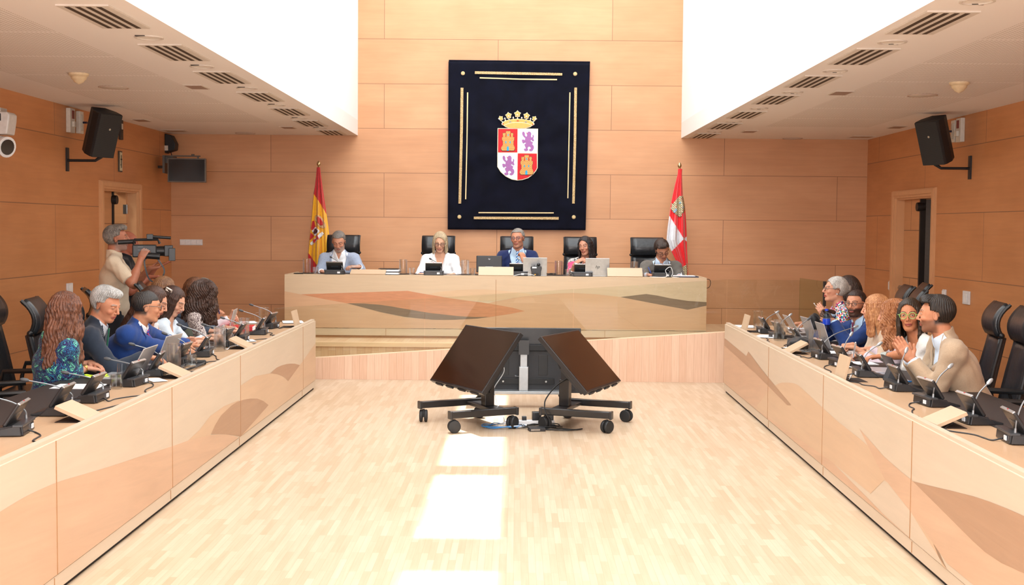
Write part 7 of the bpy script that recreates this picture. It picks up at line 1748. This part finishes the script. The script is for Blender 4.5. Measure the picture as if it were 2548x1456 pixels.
q = at(1757, 700, y=15.2); cable('black cable bulging from the right end of the podium desk', [(q.x-.05, 15.2, q.z+.03), (q.x+.04, 15.2, q.z+.02), (q.x+.055, 15.2, q.z-.03), (q.x+.03, 15.2, q.z-.08), (q.x-.05, 15.2, q.z-.09)], .004, '#17181a')
q = at(1372, 683, y=15.25); cable('thin black cables curled behind the podium phone', coil((q.x, 15.25), .05, .03, 3, .003, 41, KT+.02, .4), .003, '#1c1d1f')
q = at(1300, 688, y=15.1); cable('white cable arching over the podium desk to the phone', [(q.x-.13, 15.1, KT+.004), (q.x-.02, 15.1, KT+.03), (q.x+.06, 15.12, KT+.032), (q.x+.15, 15.14, KT+.015)], .004, '#eceef0')

# ================================================================== things worn or held
def R_(k): return persons[k][0]
def P_loc(k, p): return tuple(Vector(p))
def headpt(k, p):
    i = persons[k][1]; return Vector(i['hc']+i['Rh'] @ np.array(p, float))
def child(k, m_, nm, mat, **kw): return m_.build(nm, mat, R_(k), **kw)
Mh = lambda k: Matrix.Translation(Vector(persons[k][1]['hc'])) @ Matrix([list(r) for r in persons[k][1]['Rh']]).to_4x4()
# cream clip in the dark hair, flower, earrings
m_ = MB().at(Mh('L5') @ Matrix.Translation((.075, -.055, .085)) @ Matrix.Rotation(.5, 4, 'Y')); 
for a, b_ in (((-.006, -.03, -.018), (.006, .03, -.010)), ((-.006, -.03, .010), (.006, .03, .018)), ((-.006, -.03, -.018), (.006, -.022, .018)), ((-.006, .022, -.018), (.006, .03, .018))): m_.b2(a, b_)
child('L5', m_, 'hair_clip', M('#efe3d6', .4))
m_ = MB().at(Mh('L8') @ Matrix.Translation((.095, -.04, .0)))
for i in range(6): a = 2*PI*i/6; m_.ball((.008, .024*math.cos(a), .024*math.sin(a)), .017, 8, sc=(.35, 1, 1))
child('L8', m_, 'hair_flower', M('#f3b7cd', .5), smooth=True); child('L8', MB().at(Mh('L8') @ Matrix.Translation((.105, -.04, .0))).ball((0, 0, 0), .009, 8), 'flower_centre', M('#c22c63', .5), smooth=True)
for k_, sd in (('R6', -1), ('P4', -1)): child(k_, MB().at(Mh(k_)).ball((sd*.078, .0, -.035), .006, 10), 'earring', M('#f1ece4', .2, coat=.6), smooth=True)
def band(k, sd, nm, mat, w_=.02, t=.9, r=.031):
    i = persons[k][1]; s_, el, wr = i['arms'][sd][:3]; d_ = (wr-el)/np.linalg.norm(wr-el); c_ = el+(wr-el)*t
    MB().tube([c_-d_*w_/2, c_+d_*w_/2], r, 18).build(nm, mat, R_(k), smooth=True)
band('P2', -1, 'wristwatch', blackp, .02, .93, .026); band('R1', -1, 'bracelet', M('#2c3f78', .4), .018, .95, .034); band('R2', -1, 'bracelet', M('#9fa8a2', .4, var=.4, scale=90), .06, .86, .031)
band('L1', 1, 'bracelet', M('#d9b06a', .25, .8), .02, .93, .029); band('L8', 1, 'wristwatch', M('#d9b06a', .25, .8), .014, .93, .028); band('L4', -1, 'wristwatch', M('#e8e6e2', .3), .02, .93, .026); band('P1', -1, 'wristwatch', blackp, .016, .97, .034)
# lapel pin
# ---- shoulder video camera
q = at(365, 622, y=11.55); vc = thing('video_camera', 'black professional video camera held up by the person in cream shirt', 'video camera', tuple(q), HF+.28+PI/2-PI/2)
# local +y is the lens direction
cbk = M('#18191b', .45, coat=.1)
MB().b2((-.055, -.13, -.07), (.055, .09, .05)).build('body', cbk, vc, bevel=.01)
MB().tube([(0, .09, -.01), (0, .17, -.01)], [.045, .05], 20).build('lens', cbk, vc, smooth=True); MB().b2((-.055, .16, -.06), (.055, .24, .045)).build('lens_hood', cbk, vc, bevel=.006)
m_ = MB(); m_.tube([(0, -.12, .05), (0, -.11, .095), (0, .10, .10), (0, .12, .06)], .013, 8); m_.build('top_handle', cbk, vc, smooth=True)
MB().tube([(-.03, -.26, .07), (-.03, -.10, .08)], .022, 14).build('viewfinder', cbk, vc, smooth=True); MB().tube([(.03, .06, .125), (.03, .22, .115)], .014, 12).build('shotgun_microphone', cbk, vc, smooth=True)
MB().b2((-.03, .0, .10), (.03, .06, .15)).build('audio_module', cbk, vc, bevel=.004); MB().b2((.06, .20, -.10), (.14, .26, .02)).build('flip_screen', cbk, vc, bevel=.004); MB().tube([(.07, -.02, -.05), (.075, .12, -.06)], .03, 12).build('hand_grip', cbk, vc, smooth=True)
for z_ in (-.03, 0, .03): MB().b2((.055, -.08, z_-.0025), (.057, -.03, z_+.0025)).build('button_row', M('#6d6f72', .4), vc)
stp = MB(); P_ = bez([(.06, .10, -.08), (.06, .16, -.20), (.06, .10, -.30), (.06, .02, -.27), (.06, -.02, -.12), (.05, 0, -.07)], 8); n_ = len(P_)
stp.add([tuple(p+Vector((s_*.012, 0, 0))) for p in P_ for s_ in (-1, 1)], [(2*i, 2*i+1, 2*i+3, 2*i+2) for i in range(n_-1)]); stp.build('strap', cbk, vc, solid=.014, fix=False)
